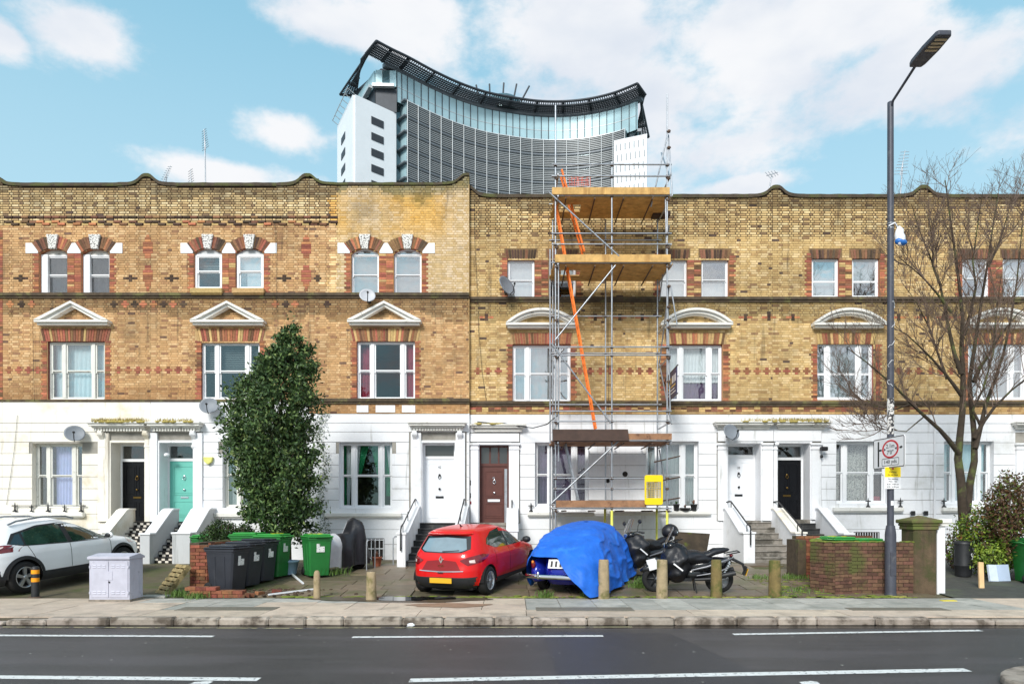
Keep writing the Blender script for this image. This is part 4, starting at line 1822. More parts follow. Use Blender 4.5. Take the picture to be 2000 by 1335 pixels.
# basement window with a lattice grille
bw = MB()
bw.box(FX(703), FX(752), h.Y - .05, h.Y - .031, FZ(1108), FZ(1050))
bw = bw.build('basement_window', m_roomd, h.root)
q = MB()
for i in range(7):
    x = FX(704 + i * 7.8)
    q.box(x - .012, x + .012, h.Y - .075, h.Y - .055, FZ(1107), FZ(1051))
for z in (1053, 1070, 1088, 1104):
    q.box(FX(703), FX(752), h.Y - .08, h.Y - .076, FZ(z + 1), FZ(z - 1))
q.build('grille', m_white, bw)

# white house with the brown door, behind the scaffold
h = new_house(917, 1222, 808, 383, False, 'house with brown door and purple curtains behind the scaffolding', m_stucco)
upper_right(h, 991, 1072, 1058, 57, [('red', .8), ('brown', .2)])
for i, a in enumerate((991, 1072)):
    w_, lt, zz, y = window(h, a, a + 53, 506, 584, 'sash', m_glb if i == 0 else m_gld, sash=m_sash, rec=.09, rail=.03, fr=.04)
    if i == 0:
        drape(w_, lt[0][0], lt[0][1], zz[0], zz[2], y + .2, m_net, 4, .012)
    else:
        drape(w_, lt[0][0], lt[0][1], zz[1], zz[2], y + .2, m_net, 3, .012)
w_, lt, zz, y = window(h, 1001, 1115, 672, 784, 'tri', m_glb, sash=m_sash, room=m_room)
drape(w_, lt[0][0], lt[2][1], zz[0], zz[2], y + .24, m_grcur, 9, .02)
for px in (933, 953, 973, 1133, 1153, 1173, 1192, 1211):
    cross(h, px, 727, 'red')
for px in (950, 1163, 1211):
    cross(h, px, 623, 'orange', 'dark', True)
jamb(h, 917, 1222, 790, 803, [('brown', .5), ('red', .25), ('yellow', .25)])
w_, lt, zz, y = window(h, 1045, 1150, 863, 989, 'tri', m_gl, gl2=m_gld, sash=m_sash, ground=True, sill=(1030, 1160, 999, 1006), rec=.16, splits=(.29, .74))
for l_ in lt:
    drape(w_, l_[0], l_[1], zz[0], zz[2] - .02, y + .24, m_purple, 4)
door_recess(h, 936, 994, 868, 1020)
dbrown = door(h, 939.5, 989, 874, 910, 1020, m_doorbrown, deep=.26, frame=m_doorbrown, gl=m_frost, fanbars=2, panels=2, knob='chrome')
lettering('41', .09, m_chrome, dbrown, (FX(964), h.Y + .25 - .016, FZ(932)))
q = MB()
q.cbox(FX(952), FX(976), h.Y + .225, h.Y + .24, FZ(979), FZ(974), .004)
q.build('letter_plate', m_white, dbrown)
q = MB()
q.cbox(FX(985), FX(990.5), h.Y + .2, h.Y + .26, FZ(1020), FZ(914), .004)
q.build('security_strip', m_steel, dbrown)
pilaster(h, 919, 934.5, 868, 1020)
pilaster(h, 996, 1014, 868, 1020)
cornice(h, 918.5, 1028, 829, 843, dent=False, grow=.25)
q = MB()
q.box(FX(919), FX(1014), h.Y - .09, h.Y - .03, FZ(862), FZ(846))
q.build('frieze', m_stucco, h.root)
stucco(h, 808, BANDS, [(918, 1016, 843, 1020)])
string_course(h, FZ(585))
string_course(h, FZ(788), .09, .07)
fill_brick(h)
HD = h
finial(h, 1037, 999)
steps(h, -1.32, -.14, 19.3, .3, 1.42, 6, m_stepgrey)
stair_wall(h, -.14, .16, 19.6, 1.3, 1.95, m_stucco, m_white, 0, .3, .35)
q = MB()
q.path([(.0, h.Y - .05, 2.16), (.0, h.Y - .3, 2.18), (.0, h.Y - .34, 2.1), (.0, h.Y - .34, 1.5)], .022, 8)
q.build('handrail', m_iron, h.root)

# white house with the pale door and pots on the sill
h = new_house(1222, 1510, 808, 383, False, 'house with white panelled door and plant pots on its window sill', m_stucco)
upper_right(h, 1290, 1371, 1358, 55, alt_arch)
for i, a in enumerate((1290, 1371)):
    w_, lt, zz, y = window(h, a, a + 53, 505, 583, 'sash', m_glb, sash=m_sash, rec=.09, rail=.03, fr=.04)
    drape(w_, lt[0][0], lt[0][1], zz[0], zz[2] if i == 0 else zz[1] - .05, y + .2, m_net, 4, .012)
w_, lt, zz, y = window(h, 1303, 1412, 672, 783, 'tri', m_gl, sash=m_sash, room=m_room)
drape(w_, lt[0][0], lt[2][1], zz[1] - .25, zz[2], y + .22, m_net, 16, .02)
drape(w_, lt[0][0], lt[2][1], zz[0], zz[1], y + .27, m_purple, 12, .02)
for px in (1231, 1250, 1270, 1440, 1460, 1480, 1499):
    cross(h, px, 725, 'red')
for px in (1255, 1457, 1503):
    cross(h, px, 622, 'orange', 'dark', True)
jamb(h, 1222, 1510, 790, 803, [('brown', .45), ('red', .2), ('yellow', .35)])
w_, lt, zz, y = window(h, 1262, 1365, 861, 993, 'tri', m_gl, sash=m_sash, ground=True, sill=(1190, 1387, 997, 1004), rec=.16, splits=(.25, .72))
for l_ in lt:
    drape(w_, l_[0], l_[1], zz[0], zz[2] - .02, y + .24, m_grcur, 5)
door_recess(h, 1422, 1486, 865, 1016)
d = door(h, 1424.5, 1474, 870, 893, 1016, m_doorwhite, knob='black', gl=m_gld)
digits(h, d, '39', (h.rec[0] + h.rec[1]) / 2, FZ(911), m_iron, .1)
pilaster(h, 1402, 1420, 868, 1016)
pilaster(h, 1488.5, 1509.5, 868, 1016)
cornice(h, 1392, 1509.5, 824, 838, dent=False, grow=.3)
q = MB()
q.box(FX(1402), FX(1509.5), h.Y - .09, h.Y - .03, FZ(861), FZ(840))
q.build('frieze', m_stucco, h.root)
stucco(h, 808, BANDS, [(1400, 1512, 840, 1018)])
string_course(h, FZ(585))
string_course(h, FZ(788), .09, .07)
fill_brick(h)
HE = h
for (px, py, r) in ((1221, 925, .085), (1187, 938, .07)):
    q = MB()
    hs = HE if px > 1222 else HD
    q.lathe([(r, 0), (r, -.012)], (0, 0, 0), 18)
    q.v = [(FX(px) + a, hs.Y - .031 + c, FZ(py) + b) for a, b, c in q.v]
    q.build('vent_hole', m_roomd, hs.root, fix=True)
steps(h, 7.1, 8.3, 20.05, .32, 1.5, 7, m_stepgrey)
stair_wall(h, 6.77, 7.1, 19.95, 1.23, 1.95, m_stucco, m_white, 0, .3, .3)
stair_wall(h, 8.3, 8.6, 19.95, 1.23, 1.95, m_stucco, m_cream, 0, .3, .3)
for x in (6.95, 8.45):
    q = MB()
    q.path([(x - .12, h.Y - .04, 2.12), (x, h.Y - .2, 2.15), (x, h.Y - .35, 2.12), (x, 20.1, 1.44), (x, 19.92, 1.4), (x, 19.88, 1.3), (x, 19.88, .85)], .023, 8)
    for (yy, zz_) in ((h.Y - .3, 1.96), (20.2, 1.24)):
        q.path([(x, yy, zz_), (x, yy, zz_ + .2)], .014, 6)
    q.build('handrail', m_iron, h.root)
q = MB()
q.box(FX(1412), FX(1416), 20.6, 20.62, .4, .9)
# white house with the black door, right of the lamp
h = new_house(1510, 1815, 808, 383, False, 'house with black door and lace curtains behind the street lamp', m_stucco)
upper_right(h, 1587, 1666, 1655, 57, alt_arch, RED)
for i, a in enumerate((1587, 1666)):
    w_, lt, zz, y = window(h, a, a + 53, 503, 580, 'sash', m_glb, sash=m_sash, rec=.07, rail=.035, fr=.05, pvc=True, meet=.42)
    drape(w_, lt[0][0], lt[0][1], zz[0] if i == 0 else zz[1], zz[2], y + .2, m_netblue, 4, .012)
w_, lt, zz, y = window(h, 1593, 1707, 669, 780, 'tri', m_glb, sash=m_sash, splits=(.235, .77), pvc=True, meet=.46, rec=.07, room=m_room)
drape(w_, lt[0][0], lt[2][1], zz[0], zz[2], y + .25, m_netblue, 9, .02)
for px in (1519, 1538, 1557, 1577, 1757, 1776, 1796):
    cross(h, px, 725, 'red')
for px in (1550, 1757, 1801):
    cross(h, px, 620, 'orange', 'dark', True)
jamb(h, 1510, 1815, 790, 803, [('brown', .5), ('red', .2), ('yellow', .3)])
w_, lt, zz, y = window(h, 1634, 1736, 861, 983, 'tri', m_gl, gl2=m_gl, sash=m_sash, ground=True, sill=(1626, 1762, 990, 998), rec=.16, splits=(.21, .73))
for l_ in lt[:2]:
    drape(w_, l_[0], l_[1], zz[0], zz[2], y + .24, m_lace, 6)
drape(w_, lt[2][0], lt[2][1], zz[0], zz[0] + .2, y + .24, m_redcur, 3)
door_recess(h, 1519, 1582, 865, 1014)
door(h, 1521, 1567, 868, 898, 1014, m_doorblack, gl=m_gld)
pilaster(h, 1510.5, 1517, 868, 1014)
pilaster(h, 1584.5, 1603, 868, 1014)
cornice(h, 1510, 1618, 824, 838, dent=False, grow=.3)
q = MB()
q.box(FX(1510.5), FX(1603), h.Y - .09, h.Y - .03, FZ(861), FZ(840))
q.build('frieze', m_stucco, h.root)
stucco(h, 808, BANDS, [(1510, 1605, 840, 1018)])
string_course(h, FZ(585))
string_course(h, FZ(788), .09, .07)
fill_brick(h)
HF = h
finial(h, 1694, 990)
finial(h, 1757, 990)
steps(h, 8.6, 9.72, 20.05, .32, 1.46, 7, m_stepdark)
stair_wall(h, 9.72, 9.98, 19.95, 1.2, 1.95, m_stucco, m_stucco, 0, .3, .3)
bw = MB()
bw.box(FX(1668), FX(1718), h.Y - .04, h.Y - .031, FZ(1062), FZ(1038))
bw = bw.build('basement_window', m_roomd, h.root)
q = MB()
for i in range(10):
    x = FX(1670 + i * 5)
    q.box(x - .008, x + .008, h.Y - .06, h.Y - .045, FZ(1061), FZ(1039))
q.build('grille', m_white, bw)

# house at the right edge, behind the bare tree
h = new_house(1815, 2190, 808, 383, False, 'house at the right edge behind the bare tree', m_stucco)
upper_right(h, 1882, 1961, 1950, 57, alt_arch, RED)
for i, a in enumerate((1882, 1961)):
    w_, lt, zz, y = window(h, a, a + 53, 503, 580, 'sash', m_glb, sash=m_sash, rec=.07, rail=.035, fr=.05)
    drape(w_, lt[0][0], lt[0][1], zz[0] if i else zz[1], zz[2], y + .2, m_net, 4, .012)
w_, lt, zz, y = window(h, 1893, 2007, 669, 780, 'tri', m_glb, sash=m_sash, splits=(.235, .77), rec=.07, room=m_room)
drape(w_, lt[0][0], lt[2][1], zz[0], zz[2], y + .25, m_grcur, 9, .02)
for px in (1820, 1840, 1860, 2070, 2090):
    cross(h, px, 725, 'red')
for px in (1845, 1868, 2080):
    cross(h, px, 620, 'orange', 'dark', True)
w_, lt, zz, y = window(h, 1845, 1942, 861, 983, 'tri', m_gl, sash=m_sash, ground=True, sill=(1838, 1956, 990, 998), rec=.16)
for l_ in lt:
    drape(w_, l_[0], l_[1], zz[0], zz[2], y + .24, m_netblue, 5)
door_recess(h, 2010, 2075, 865, 1014)
door(h, 2014, 2060, 868, 898, 1014, m_doorblack)
pilaster(h, 1984, 2006, 868, 1014)
pilaster(h, 2078, 2098, 868, 1014)
cornice(h, 1974, 2110, 824, 838, dent=False, grow=.3)
stucco(h, 808, BANDS, [(1984, 2100, 840, 1018)])
string_course(h, FZ(585))
string_course(h, FZ(788), .09, .07)
fill_brick(h)
HG = h
finial(h, 1842, 990)
q = MB()
q.path([(FX(1825), h.Y - .07, .2), (FX(1825), h.Y - .07, FZ(812))], .03, 8)
q.build('drainpipe', m_white, h.root)
# ---------------------------------------------------------------- glass office tower far behind the terrace
m_tw_white = mat('tower_white_cladding', (226, 230, 234), .5, var=.03, scale=.3)
m_tw_glass = mat('tower_glass', (166, 196, 204), .38, metal=.12, var=.16, scale=.15, spec=.3)
m_tw_glass2 = mat('tower_dark_glass', (84, 108, 114), .1, metal=.4, var=.4, scale=.35, spec=.8)
m_tw_lou = mat('louvre_metal', (146, 150, 152), .5, metal=.3, var=.08, scale=1)
m_tw_mul = mat('mullion_metal', (200, 204, 206), .45, metal=.4)
m_tw_dark = mat('tower_dark_metal', (58, 62, 68), .5, metal=.3, var=.1, scale=1)
m_tw_mid = mat('tower_grey_metal', (112, 118, 124), .5, metal=.3, var=.1, scale=1)
tower = thing('office_tower', (0, 165, 0), 'curved glass office tower with white ends and dark projecting roof behind the houses', 'tower')
ZR = 101.8


def TP(px, py, z=ZR):
    y = (z - 1.8) * F / (1000 - py)
    return Vector(((px - 1000) / F * y, y))


rim = [TP(*p) for p in ((735, 80), (765, 96), (800, 113), (850, 140), (900, 163), (950, 180), (1000, 190), (1050, 197), (1100, 198), (1150, 193), (1200, 181), (1245, 163))]


def crv(t, off=0.0):                 # point along the hollow front, t in 0..1, pushed back by off
    t = t * (len(rim) - 1)
    i = min(int(t), len(rim) - 2)
    f = t - i
    p0, p1, p2, p3 = rim[max(i - 1, 0)], rim[i], rim[i + 1], rim[min(i + 2, len(rim) - 1)]
    p = 0.5 * ((2 * p1) + (p2 - p0) * f + (2 * p0 - 5 * p1 + 4 * p2 - p3) * f * f + (3 * p1 - p0 - 3 * p2 + p3) * f ** 3)
    if off:
        d = (crv_t(t, 1) - crv_t(t, -1)).normalized()
        p = p + Vector((-d.y, d.x)) * off
    return p


def crv_t(t, s):
    t = min(max((t + s * .15) / (len(rim) - 1), 0), 1)
    return crv(t)


T0, T1 = .19, .935                    # the louvred screen covers this stretch of the front


def wallband(name, t0, t1, off, z0, z1, n, m, th=.3):
    q = MB()
    a = [crv(t0 + (t1 - t0) * i / n, off) for i in range(n + 1)]
    b = [crv(t0 + (t1 - t0) * i / n, off + th) for i in range(n + 1)]
    for i in range(n):
        q.add([(a[i].x, a[i].y, z0), (a[i + 1].x, a[i + 1].y, z0), (b[i + 1].x, b[i + 1].y, z0), (b[i].x, b[i].y, z0),
               (a[i].x, a[i].y, z1), (a[i + 1].x, a[i + 1].y, z1), (b[i + 1].x, b[i + 1].y, z1), (b[i].x, b[i].y, z1)],
              [(3, 2, 1, 0), (4, 5, 6, 7), (0, 1, 5, 4), (1, 2, 6, 5), (2, 3, 7, 6), (3, 0, 4, 7)])
    return q.build(name, m, tower) if name else q


cornL, cornR = Vector((-41.2, 163.5)), Vector((36.5, 182))
back = [Vector((30, 196)), Vector((12, 205)), Vector((4, 222)), Vector((-10, 222)), Vector((-16, 205)), Vector((-34, 186))]


def inset(off):
    f = [crv(i / 30, off) for i in range(31)]
    return f


# core of the building
fr_ = inset(4.2)
core = [Vector((-29.4, 153.0))] + fr_[6:-2] + [Vector((28.2, 166.6))] + [cornR + Vector((-3, -1))] + back + [cornL + Vector((2.6, -.6))]
q = MB()
q.prismz([(p.x, p.y) for p in core][::1], 0, 99.4)
q.build('core_wall', m_tw_glass2, tower, fix=True)
# roof deck and its open grid eaves
full_ = [crv(i / 30, 0) for i in range(31)] + [cornR] + back + [cornL]
q = MB()
ins = [p for p in core]
q.prismz([(p.x, p.y) for p in core], 99.5, 101.2)
q.build('roof', m_tw_dark, tower, fix=True)
eL = [(crv(0), cornL), (crv(0, 3.6) + Vector((-.4, 1.2)), cornL + Vector((2.8, -.4)))]
q = MB()
n = 66
for k, o in enumerate((0, .65, 1.3, 1.95, 2.6, 3.25, 3.9)):
    pts = [(crv(i / n, o).x, crv(i / n, o).y, ZR - (0 if k == 0 else .55)) for i in range(n + 1)]
    q.path(pts, .28 if k == 0 else .17, 6)
for i in range(n * 2 + 1):
    a, b = crv(i / (2 * n), 0), crv(i / (2 * n), 4.2)
    big = i % 12 == 0
    q.path([(a.x, a.y, ZR - .05), (b.x, b.y, ZR - .65)], .34 if big else .12, 4)
pts = [(p.x, p.y, ZR - .9) for p in [crv(i / n, .1) for i in range(n + 1)]]
q.path(pts, .16, 6)
for (A, B, ia, ib) in ((crv(0), cornL, crv(0, 4) + Vector((-1.6, 2.2)), cornL + Vector((4, -.4))), (crv(1), cornR, crv(1, 4) + Vector((0, 1)), cornR + Vector((-4, -1)))):
    for t in (0, .2, .4, .6, .8, 1):
        a, b = A.lerp(ia, t), B.lerp(ib, t)
        q.path([(a.x, a.y, ZR - (0 if t == 0 else .5)), (b.x, b.y, ZR - (0 if t == 0 else .5))], .26 if t == 0 else .17, 6)
    for i in range(33):
        a, b = A.lerp(B, i / 32), ia.lerp(ib, i / 32)
        q.path([(a.x, a.y, ZR - .05), (b.x, b.y, ZR - .6)], .3 if i % 8 == 0 else .12, 4)
q.build('eaves_grid', m_tw_dark, tower, kind='stuff')
# solid inner strip of the eaves
wallband('eaves_fascia', 0.1, .98, 3.6, 100.2, 101.1, 40, m_tw_mid, 1.2)
# tall glazed top storey: one pane after another
ZL = 94.0
NP = 34
for i in range(NP):
    a, b = .155 + (.965 - .155) * i / NP, .155 + (.965 - .155) * (i + 1) / NP
    e = .0009
    wallband('pane', a + e, b - e, 3.0, ZL - 1.0, 99.7, 1, m_tw_glass, .12)
q = MB()
for i in range(NP + 1):
    t = .155 + (.965 - .155) * i / NP
    p = crv(t, 2.92)
    q.path([(p.x, p.y, ZL - 1), (p.x, p.y, 99.8)], .09, 4)
q.build('mullion', m_tw_dark, tower)
q = wallband(None, .155, .965, 2.94, 96.3, 96.42, 40, m_tw_mul, .1)
q.build('transom', m_tw_mul, tower)
wallband('back_glazing', .155, .965, 3.5, ZL - 1, 99.7, 40, m_tw_glass2, .3)
# louvred screen: bays parted by uprights, floors parted by deeper bands
NB = 19
ZB0 = 70.0
wallband('screen_glazing', T0 + .004, T1, 2.6, ZB0, ZL - .6, 60, m_tw_glass2, .3)
for fl in range(6):
    z0 = ZL - 1.0 - 3.45 * fl
    q = MB()
    for k in range(7):
        z = z0 - .43 * k
        qq = wallband(None, T0, T1, 1.75, z - .1, z + .1, 57, m_tw_lou, .35)
        q.add(qq.v, qq.f)
    q.build('louvre_band', m_tw_lou, tower, kind='stuff')
    wallband('floor_band', T0, T1, 1.6, z0 - 3.42, z0 - 3.06, 44, m_tw_mid, .5)
wallband('screen_head', T0, T1, 1.6, ZL - .75, ZL - .55, 44, m_tw_mul, .6)
for i in range(NB + 1):
    t = T0 + (T1 - T0) * i / NB
    p = crv(t, 1.62)
    q = MB()
    q.path([(p.x, p.y, ZB0), (p.x, p.y, ZL - .5)], .10, 4)
    q.build('upright', m_tw_mul, tower)
# left return of the screen with its fins, and the white end bays
pa, pb = crv(T0, 1.6), crv(T0, 1.6) + Vector((-3.6, 4.0))
q = MB()
q.add([(pa.x, pa.y, ZB0), (pb.x, pb.y, ZB0), (pb.x, pb.y, ZL - .6), (pa.x, pa.y, ZL - .6)], [(3, 2, 1, 0)])
q.build('return_glazing', m_tw_glass, tower)
for fl in range(7):
    z = ZL - .7 - 3.45 * fl
    q = MB()
    dd = (pb - pa).normalized()
    nn = Vector((-dd.y, dd.x))
    for s in (0,):
        a, b = pa - nn * -.0, pb
        q.add([(a.x, a.y, z), (b.x, b.y, z), (b.x + nn.x * .9, b.y + nn.y * .9, z - .1), (a.x + nn.x * .9, a.y + nn.y * .9, z - .1),
               (a.x, a.y, z + .35), (b.x, b.y, z + .35), (b.x + nn.x * .9, b.y + nn.y * .9, z + .2), (a.x + nn.x * .9, a.y + nn.y * .9, z + .2)],
              [(3, 2, 1, 0), (4, 5, 6, 7), (0, 1, 5, 4), (1, 2, 6, 5), (2, 3, 7, 6), (3, 0, 4, 7)])
    q.build('fin', m_tw_mid, tower)


def face_panel(a, b, z0, z1, off, m, name):
    d = (b - a).normalized()
    n_ = Vector((d.y, -d.x)) * off
    q = MB()
    q.add([(a.x + n_.x, a.y + n_.y, z0), (b.x + n_.x, b.y + n_.y, z0), (b.x + n_.x, b.y + n_.y, z1), (a.x + n_.x, a.y + n_.y, z1),
           (a.x, a.y, z0), (b.x, b.y, z0), (b.x, b.y, z1), (a.x, a.y, z1)],
          [(0, 1, 2, 3), (4, 0, 3, 7), (1, 5, 6, 2), (3, 2, 6, 7), (4, 5, 1, 0)])
    return q.build(name, m, tower)


ZW = 90.5
wa, wb = TP(692, 186, ZW), TP(772, 223, ZW)
wc = TP(662, 248, ZW)
face_panel(wa, wb, 0, ZW, .4, m_tw_white, 'white_bay')
face_panel(wc, wa, 0, ZW, .4, m_tw_white, 'white_end')
for fl in range(6):
    z = 87.4 - 3.45 * fl
    a, b = wa.lerp(wb, .38), wa.lerp(wb, .68)
    face_panel(a, b, z - 1.6, z, .5, m_tw_dark, 'window')
    a, b = wc.lerp(wa, .3), wc.lerp(wa, .55)
    face_panel(a, b, z - 3.2, z - 1.7, .5, m_tw_dark, 'window')
G = Vector((-30.2, 151.3))
GR = crv(.155, 3.0)
GL = cornL + Vector((4.2, -1.5))
face_panel(G, GR, ZW, 95.6, .2, m_tw_dark, 'recess_glazing')
face_panel(GL, G, ZW, 95.6, .2, m_tw_dark, 'recess_glazing')
for i in range(3):
    a, b = G.lerp(GR, i / 3), G.lerp(GR, (i + 1) / 3 - .02)
    face_panel(a, b, 96.1, 99.6, .3, m_tw_glass if i != 1 else m_tw_glass2, 'pane')
for i in range(3):
    a, b = GL.lerp(G, i / 3), GL.lerp(G, (i + 1) / 3 - .02)
    face_panel(a, b, 96.1, 99.6, .3, m_tw_glass, 'pane')
face_panel(G + Vector((-.6, -.4)), GR + Vector((-.4, -.6)), 95.5, 96.1, .9, m_tw_mul, 'ledge')
face_panel(GL, G + Vector((-.6, -.4)), 95.5, 96.1, .9, m_tw_mul, 'ledge')
q = MB()
for k in range(7):
    a = wc.lerp(wa, k / 6)
    d = Vector((-.75, -.66)) * 1.6
    q.path([(a.x, a.y, ZW + .3), (a.x + d.x, a.y + d.y, ZW + .9)], .09, 4)
a, b = wc + d, wa + d
q.path([(a.x, a.y, ZW + .9), (b.x, b.y, ZW + .9)], .1, 4)
q.build('sunshade', m_tw_mul, tower)
# right white bay with slit windows
ra, rb = TP(1200, 281, 88), TP(1264, 268, 88)
face_panel(ra, rb, 0, 88.6, .4, m_tw_white, 'white_bay')
for fl in range(6):
    for k in range(7):
        t = (k + .5 + (.25 if fl % 2 else 0)) / 7.3
        a, b = ra.lerp(rb, t - .012), ra.lerp(rb, t + .012)
        z = 87.5 - 2.5 * fl
        face_panel(a, b, z - 1.5, z, .5, m_tw_mid, 'window')
HR, HG_ = crv(.965, 3.0), Vector((29.4, 165.2))
face_panel(HR + Vector((.3, -.2)), HG_, 86, 92.6, .2, m_tw_glass2, 'recess_glazing')
face_panel(HR + Vector((.2, -.3)), HG_ + Vector((.8, -.3)), 92.4, 93.1, .9, m_tw_mid, 'ledge')
for i in range(3):
    a, b = HR.lerp(HG_, i / 3), HR.lerp(HG_, (i + 1) / 3 - .02)
    face_panel(a, b, 93.1, 99.6, .3, m_tw_glass, 'pane')
# plant ring and masts on the roof
q = MB()
q.lathe([(4.6, 101.2), (4.6, 103.9), (4.2, 104.5), (0.01, 104.7)], (-2.2, 171.5, 0), 32)
q.build('plant_ring', m_tw_glass2, tower)
for (px, py, p2) in ((936, 188, 930), (957, 186, 956), (982, 184, 984), (1003, 186, 1009), (1018, 190, 1034)):
    y = 170
    q = MB()
    q.path([(PX(px, y), y, PZ(py, y) - 1), (PX(p2, y), y, PZ(py - 22, y))], .22, 5)
    q.build('mast', m_tw_dark, tower)

# ---------------------------------------------------------------- street lamp with its signs
m_lamp = mat('lamp_post_grey', (72, 74, 84), .5, metal=.2, var=.12, scale=6, col2=(96, 96, 100), s2=4, lo=.55, hi=.7)
LX, LY = 8.15, 14.7
lamp = thing('street_lamp', (LX, LY, 0), 'tall dark grey street lamp with angled head at the back of the pavement', 'street lamp')
q = MB()
q.lathe([(.128, 0), (.118, .05), (.112, .1), (.112, 1.33), (.10, 1.42), (.085, 1.52)], (LX, LY, 0), 16)
q.build('base', m_lamp, lamp)
q = MB()
q.lathe([(.068, 1.52), (.068, 6.0), (.062, 10.5), (.062, 10.62), (.03, 10.64)], (LX, LY, 0), 16)
col_ = q.build('column', m_lamp, lamp)
q = MB()
q.box(LX - .06, LX + .06, LY - .118, LY - .1, .45, .95)
q.build('access_door', m_lamp, lamp, bevel=.004)
q = MB()
q.path([(LX, LY, 10.45), (LX, LY - .1, 10.6), (LX + .01, 13.75, 10.84)], .028, 8)
q.build('arm', m_lamp, lamp)
q = MB()
hd = [(-.12, 13.80), (-.15, 13.7), (-.17, 13.3), (-.15, 12.9), (-.12, 12.85), (.12, 12.85), (.15, 12.9), (.17, 13.3), (.15, 13.7), (.12, 13.80)]
q.prismz([(LX + a, b) for a, b in hd], 10.78, 10.88)
hdo = q.build('lamp_head', m_lamp, lamp, fix=True, bevel=.02)
q = MB()
for k in range(4):
    q.box(LX - .11, LX + .11, 12.95 + k * .1, 13.0 + k * .1, 10.765, 10.78)
q.build('lamp_lens', mat('led_lens', (196, 176, 140), .2), hdo)
m_stick = mat('torn_stickers', (222, 218, 214), .7, var=.1, scale=30, col2=(46, 44, 48), s2=20, lo=.48, hi=.53)
q = MB()
q.lathe([(.0695, 3.48), (.0695, 4.25)], (LX, LY, 0), 16)
q.build('sticker_patch', m_stick, lamp)
q = MB()
q.box(LX - .03, LX + .03, LY - .0725, LY - .066, 1.95, 2.05)
q.build('sticker', m_white, lamp)
q = MB()
for z in (8.0, 7.9):
    q.lathe([(.068, z), (.072, z + .01), (.068, z + .02)], (LX, LY, 0), 12)
q.build('band', m_steel, lamp)
fl_ = MB()
for k in range(5):
    z = 4.5 + k * .42
    q = [(LX + .075 * math.cos(1.5 + i * .5 + k), LY - .075 * abs(math.sin(1.5 + i * .5 + k)) - .005, z + .03 * i + .02 * math.sin(i * 2.1)) for i in range(6)]
    fl_.path(q, .006, 4)
tag(fl_.build('string_lights', m_white, None), 'thin white string of lights wound round the street lamp', 'string lights')
bag = MB()
bag.ball((LX + .17, LY - .05, 7.72), (.11, .08, .2), 10, 8, 0, lambda v: v * (1 + .45 * noise.noise(v * 9)))
bag.path([(LX - .08, LY - .07, 7.93), (LX + .05, LY - .08, 8.0), (LX + .14, LY - .05, 7.88)], .018, 6)
bag.ball((LX + .2, LY - .07, 7.6), (.13, .08, .08), 10, 6, 1, lambda v: v * (1 + .5 * noise.noise(v * 11)))
tag(bag.build('plastic_bag', [m_white, mat('blue_plastic', (40, 110, 190), .4)], None), 'torn white and blue plastic bag caught high on the lamp post', 'bag')
# width restriction sign, turned to the traffic
m_signw = mat('sign_white', (238, 238, 240), .4, var=.02)
m_signk = mat('sign_black', (22, 22, 24), .4)
m_signr = mat('sign_red', (206, 30, 44), .4)
m_signy = mat('sign_yellow', (246, 214, 20), .4, var=.03)
A = Vector((8.065, 15.2, 0))
B = Vector((8.10, 14.05, 0))
ux = (B - A).normalized()
un = Vector((ux.y, -ux.x, 0))            # towards the camera's side
sign = thing('road_sign', tuple((A + B) / 2 + Vector((0, 0, 2.75))), 'white width restriction road sign with a red ring marked 2.1 m', 'road sign', rz=math.atan2(ux.y, ux.x), local=True)
W_ = (B - A).length
H_ = .655


def sgn(name, fn, m, par=None, **k):
    q = MB()
    fn(q)
    return q.build(name, m, par or sign, **k)


def rrect(w, hh, r, n=6):
    o = []
    for (cx, cz, a0) in ((w / 2 - r, hh / 2 - r, 0), (-w / 2 + r, hh / 2 - r, 90), (-w / 2 + r, -hh / 2 + r, 180), (w / 2 - r, -hh / 2 + r, 270)):
        for i in range(n + 1):
            t = R(a0 + 90 * i / n)
            o.append((cx + r * math.cos(t), cz + r * math.sin(t)))
    return o


def shift(p, dx, dz):
    return [(a + dx, b + dz) for a, b in p]


zc = H_ / 2
sgn('plate', lambda q: q.prism(shift(rrect(W_, H_, .05), 0, zc), -.02, -.002), m_signw)
ro_, ri_ = shift(rrect(W_ - .006, H_ - .006, .048), 0, zc), shift(rrect(W_ - .05, H_ - .04, .03), 0, zc)
sgn('border', lambda q: q.ribbon(ro_ + ro_[:1], ri_ + ri_[:1], -.0215, -.0195), m_signk)
cir = lambda r, n=32: [(r * math.cos(2 * math.pi * i / n), r * math.sin(2 * math.pi * i / n)) for i in range(n + 1)]
CX, CZ = .07, zc + .075
sx_ = 1.5
sgn('red_ring', lambda q: q.ribbon([(CX + a * 1.55, CZ + b) for a, b in cir(.195)], [(CX + a * 1.55, CZ + b) for a, b in cir(.16)], -.0225, -.0195), m_signr)
lettering('2.1m', .125, m_signk, sign, (CX, -.0225, CZ + .06), scale=(1.25, 1, 1))
lettering("7'0\"", .13, m_signk, sign, (CX, -.0225, CZ - .075), scale=(1.25, 1, 1))
for s in (-1, 1):
    sgn('arrow', lambda q: q.prism([(CX + s * .23, CZ + .03), (CX + s * .23, CZ - .03), (CX + s * .16, CZ)], -.0225, -.0195), m_signk)
sgn('road_symbol', lambda q: (q.box(-.40, -.345, -.0225, -.0195, .05, H_ - .06), q.box(-.345, -.25, -.0227, -.0195, CZ - .02, CZ + .02)), m_signk)
sgn('road_symbol', lambda q: q.prism([(.40, CZ + .02), (.47, CZ + .035), (.50, CZ + .02), (.50, CZ - .0), (.46, CZ - .02), (.40, CZ - .01)], -.0225, -.0195), m_signk)
pl = rrect(.62, .16, .03)
pli = rrect(.60, .14, .02)
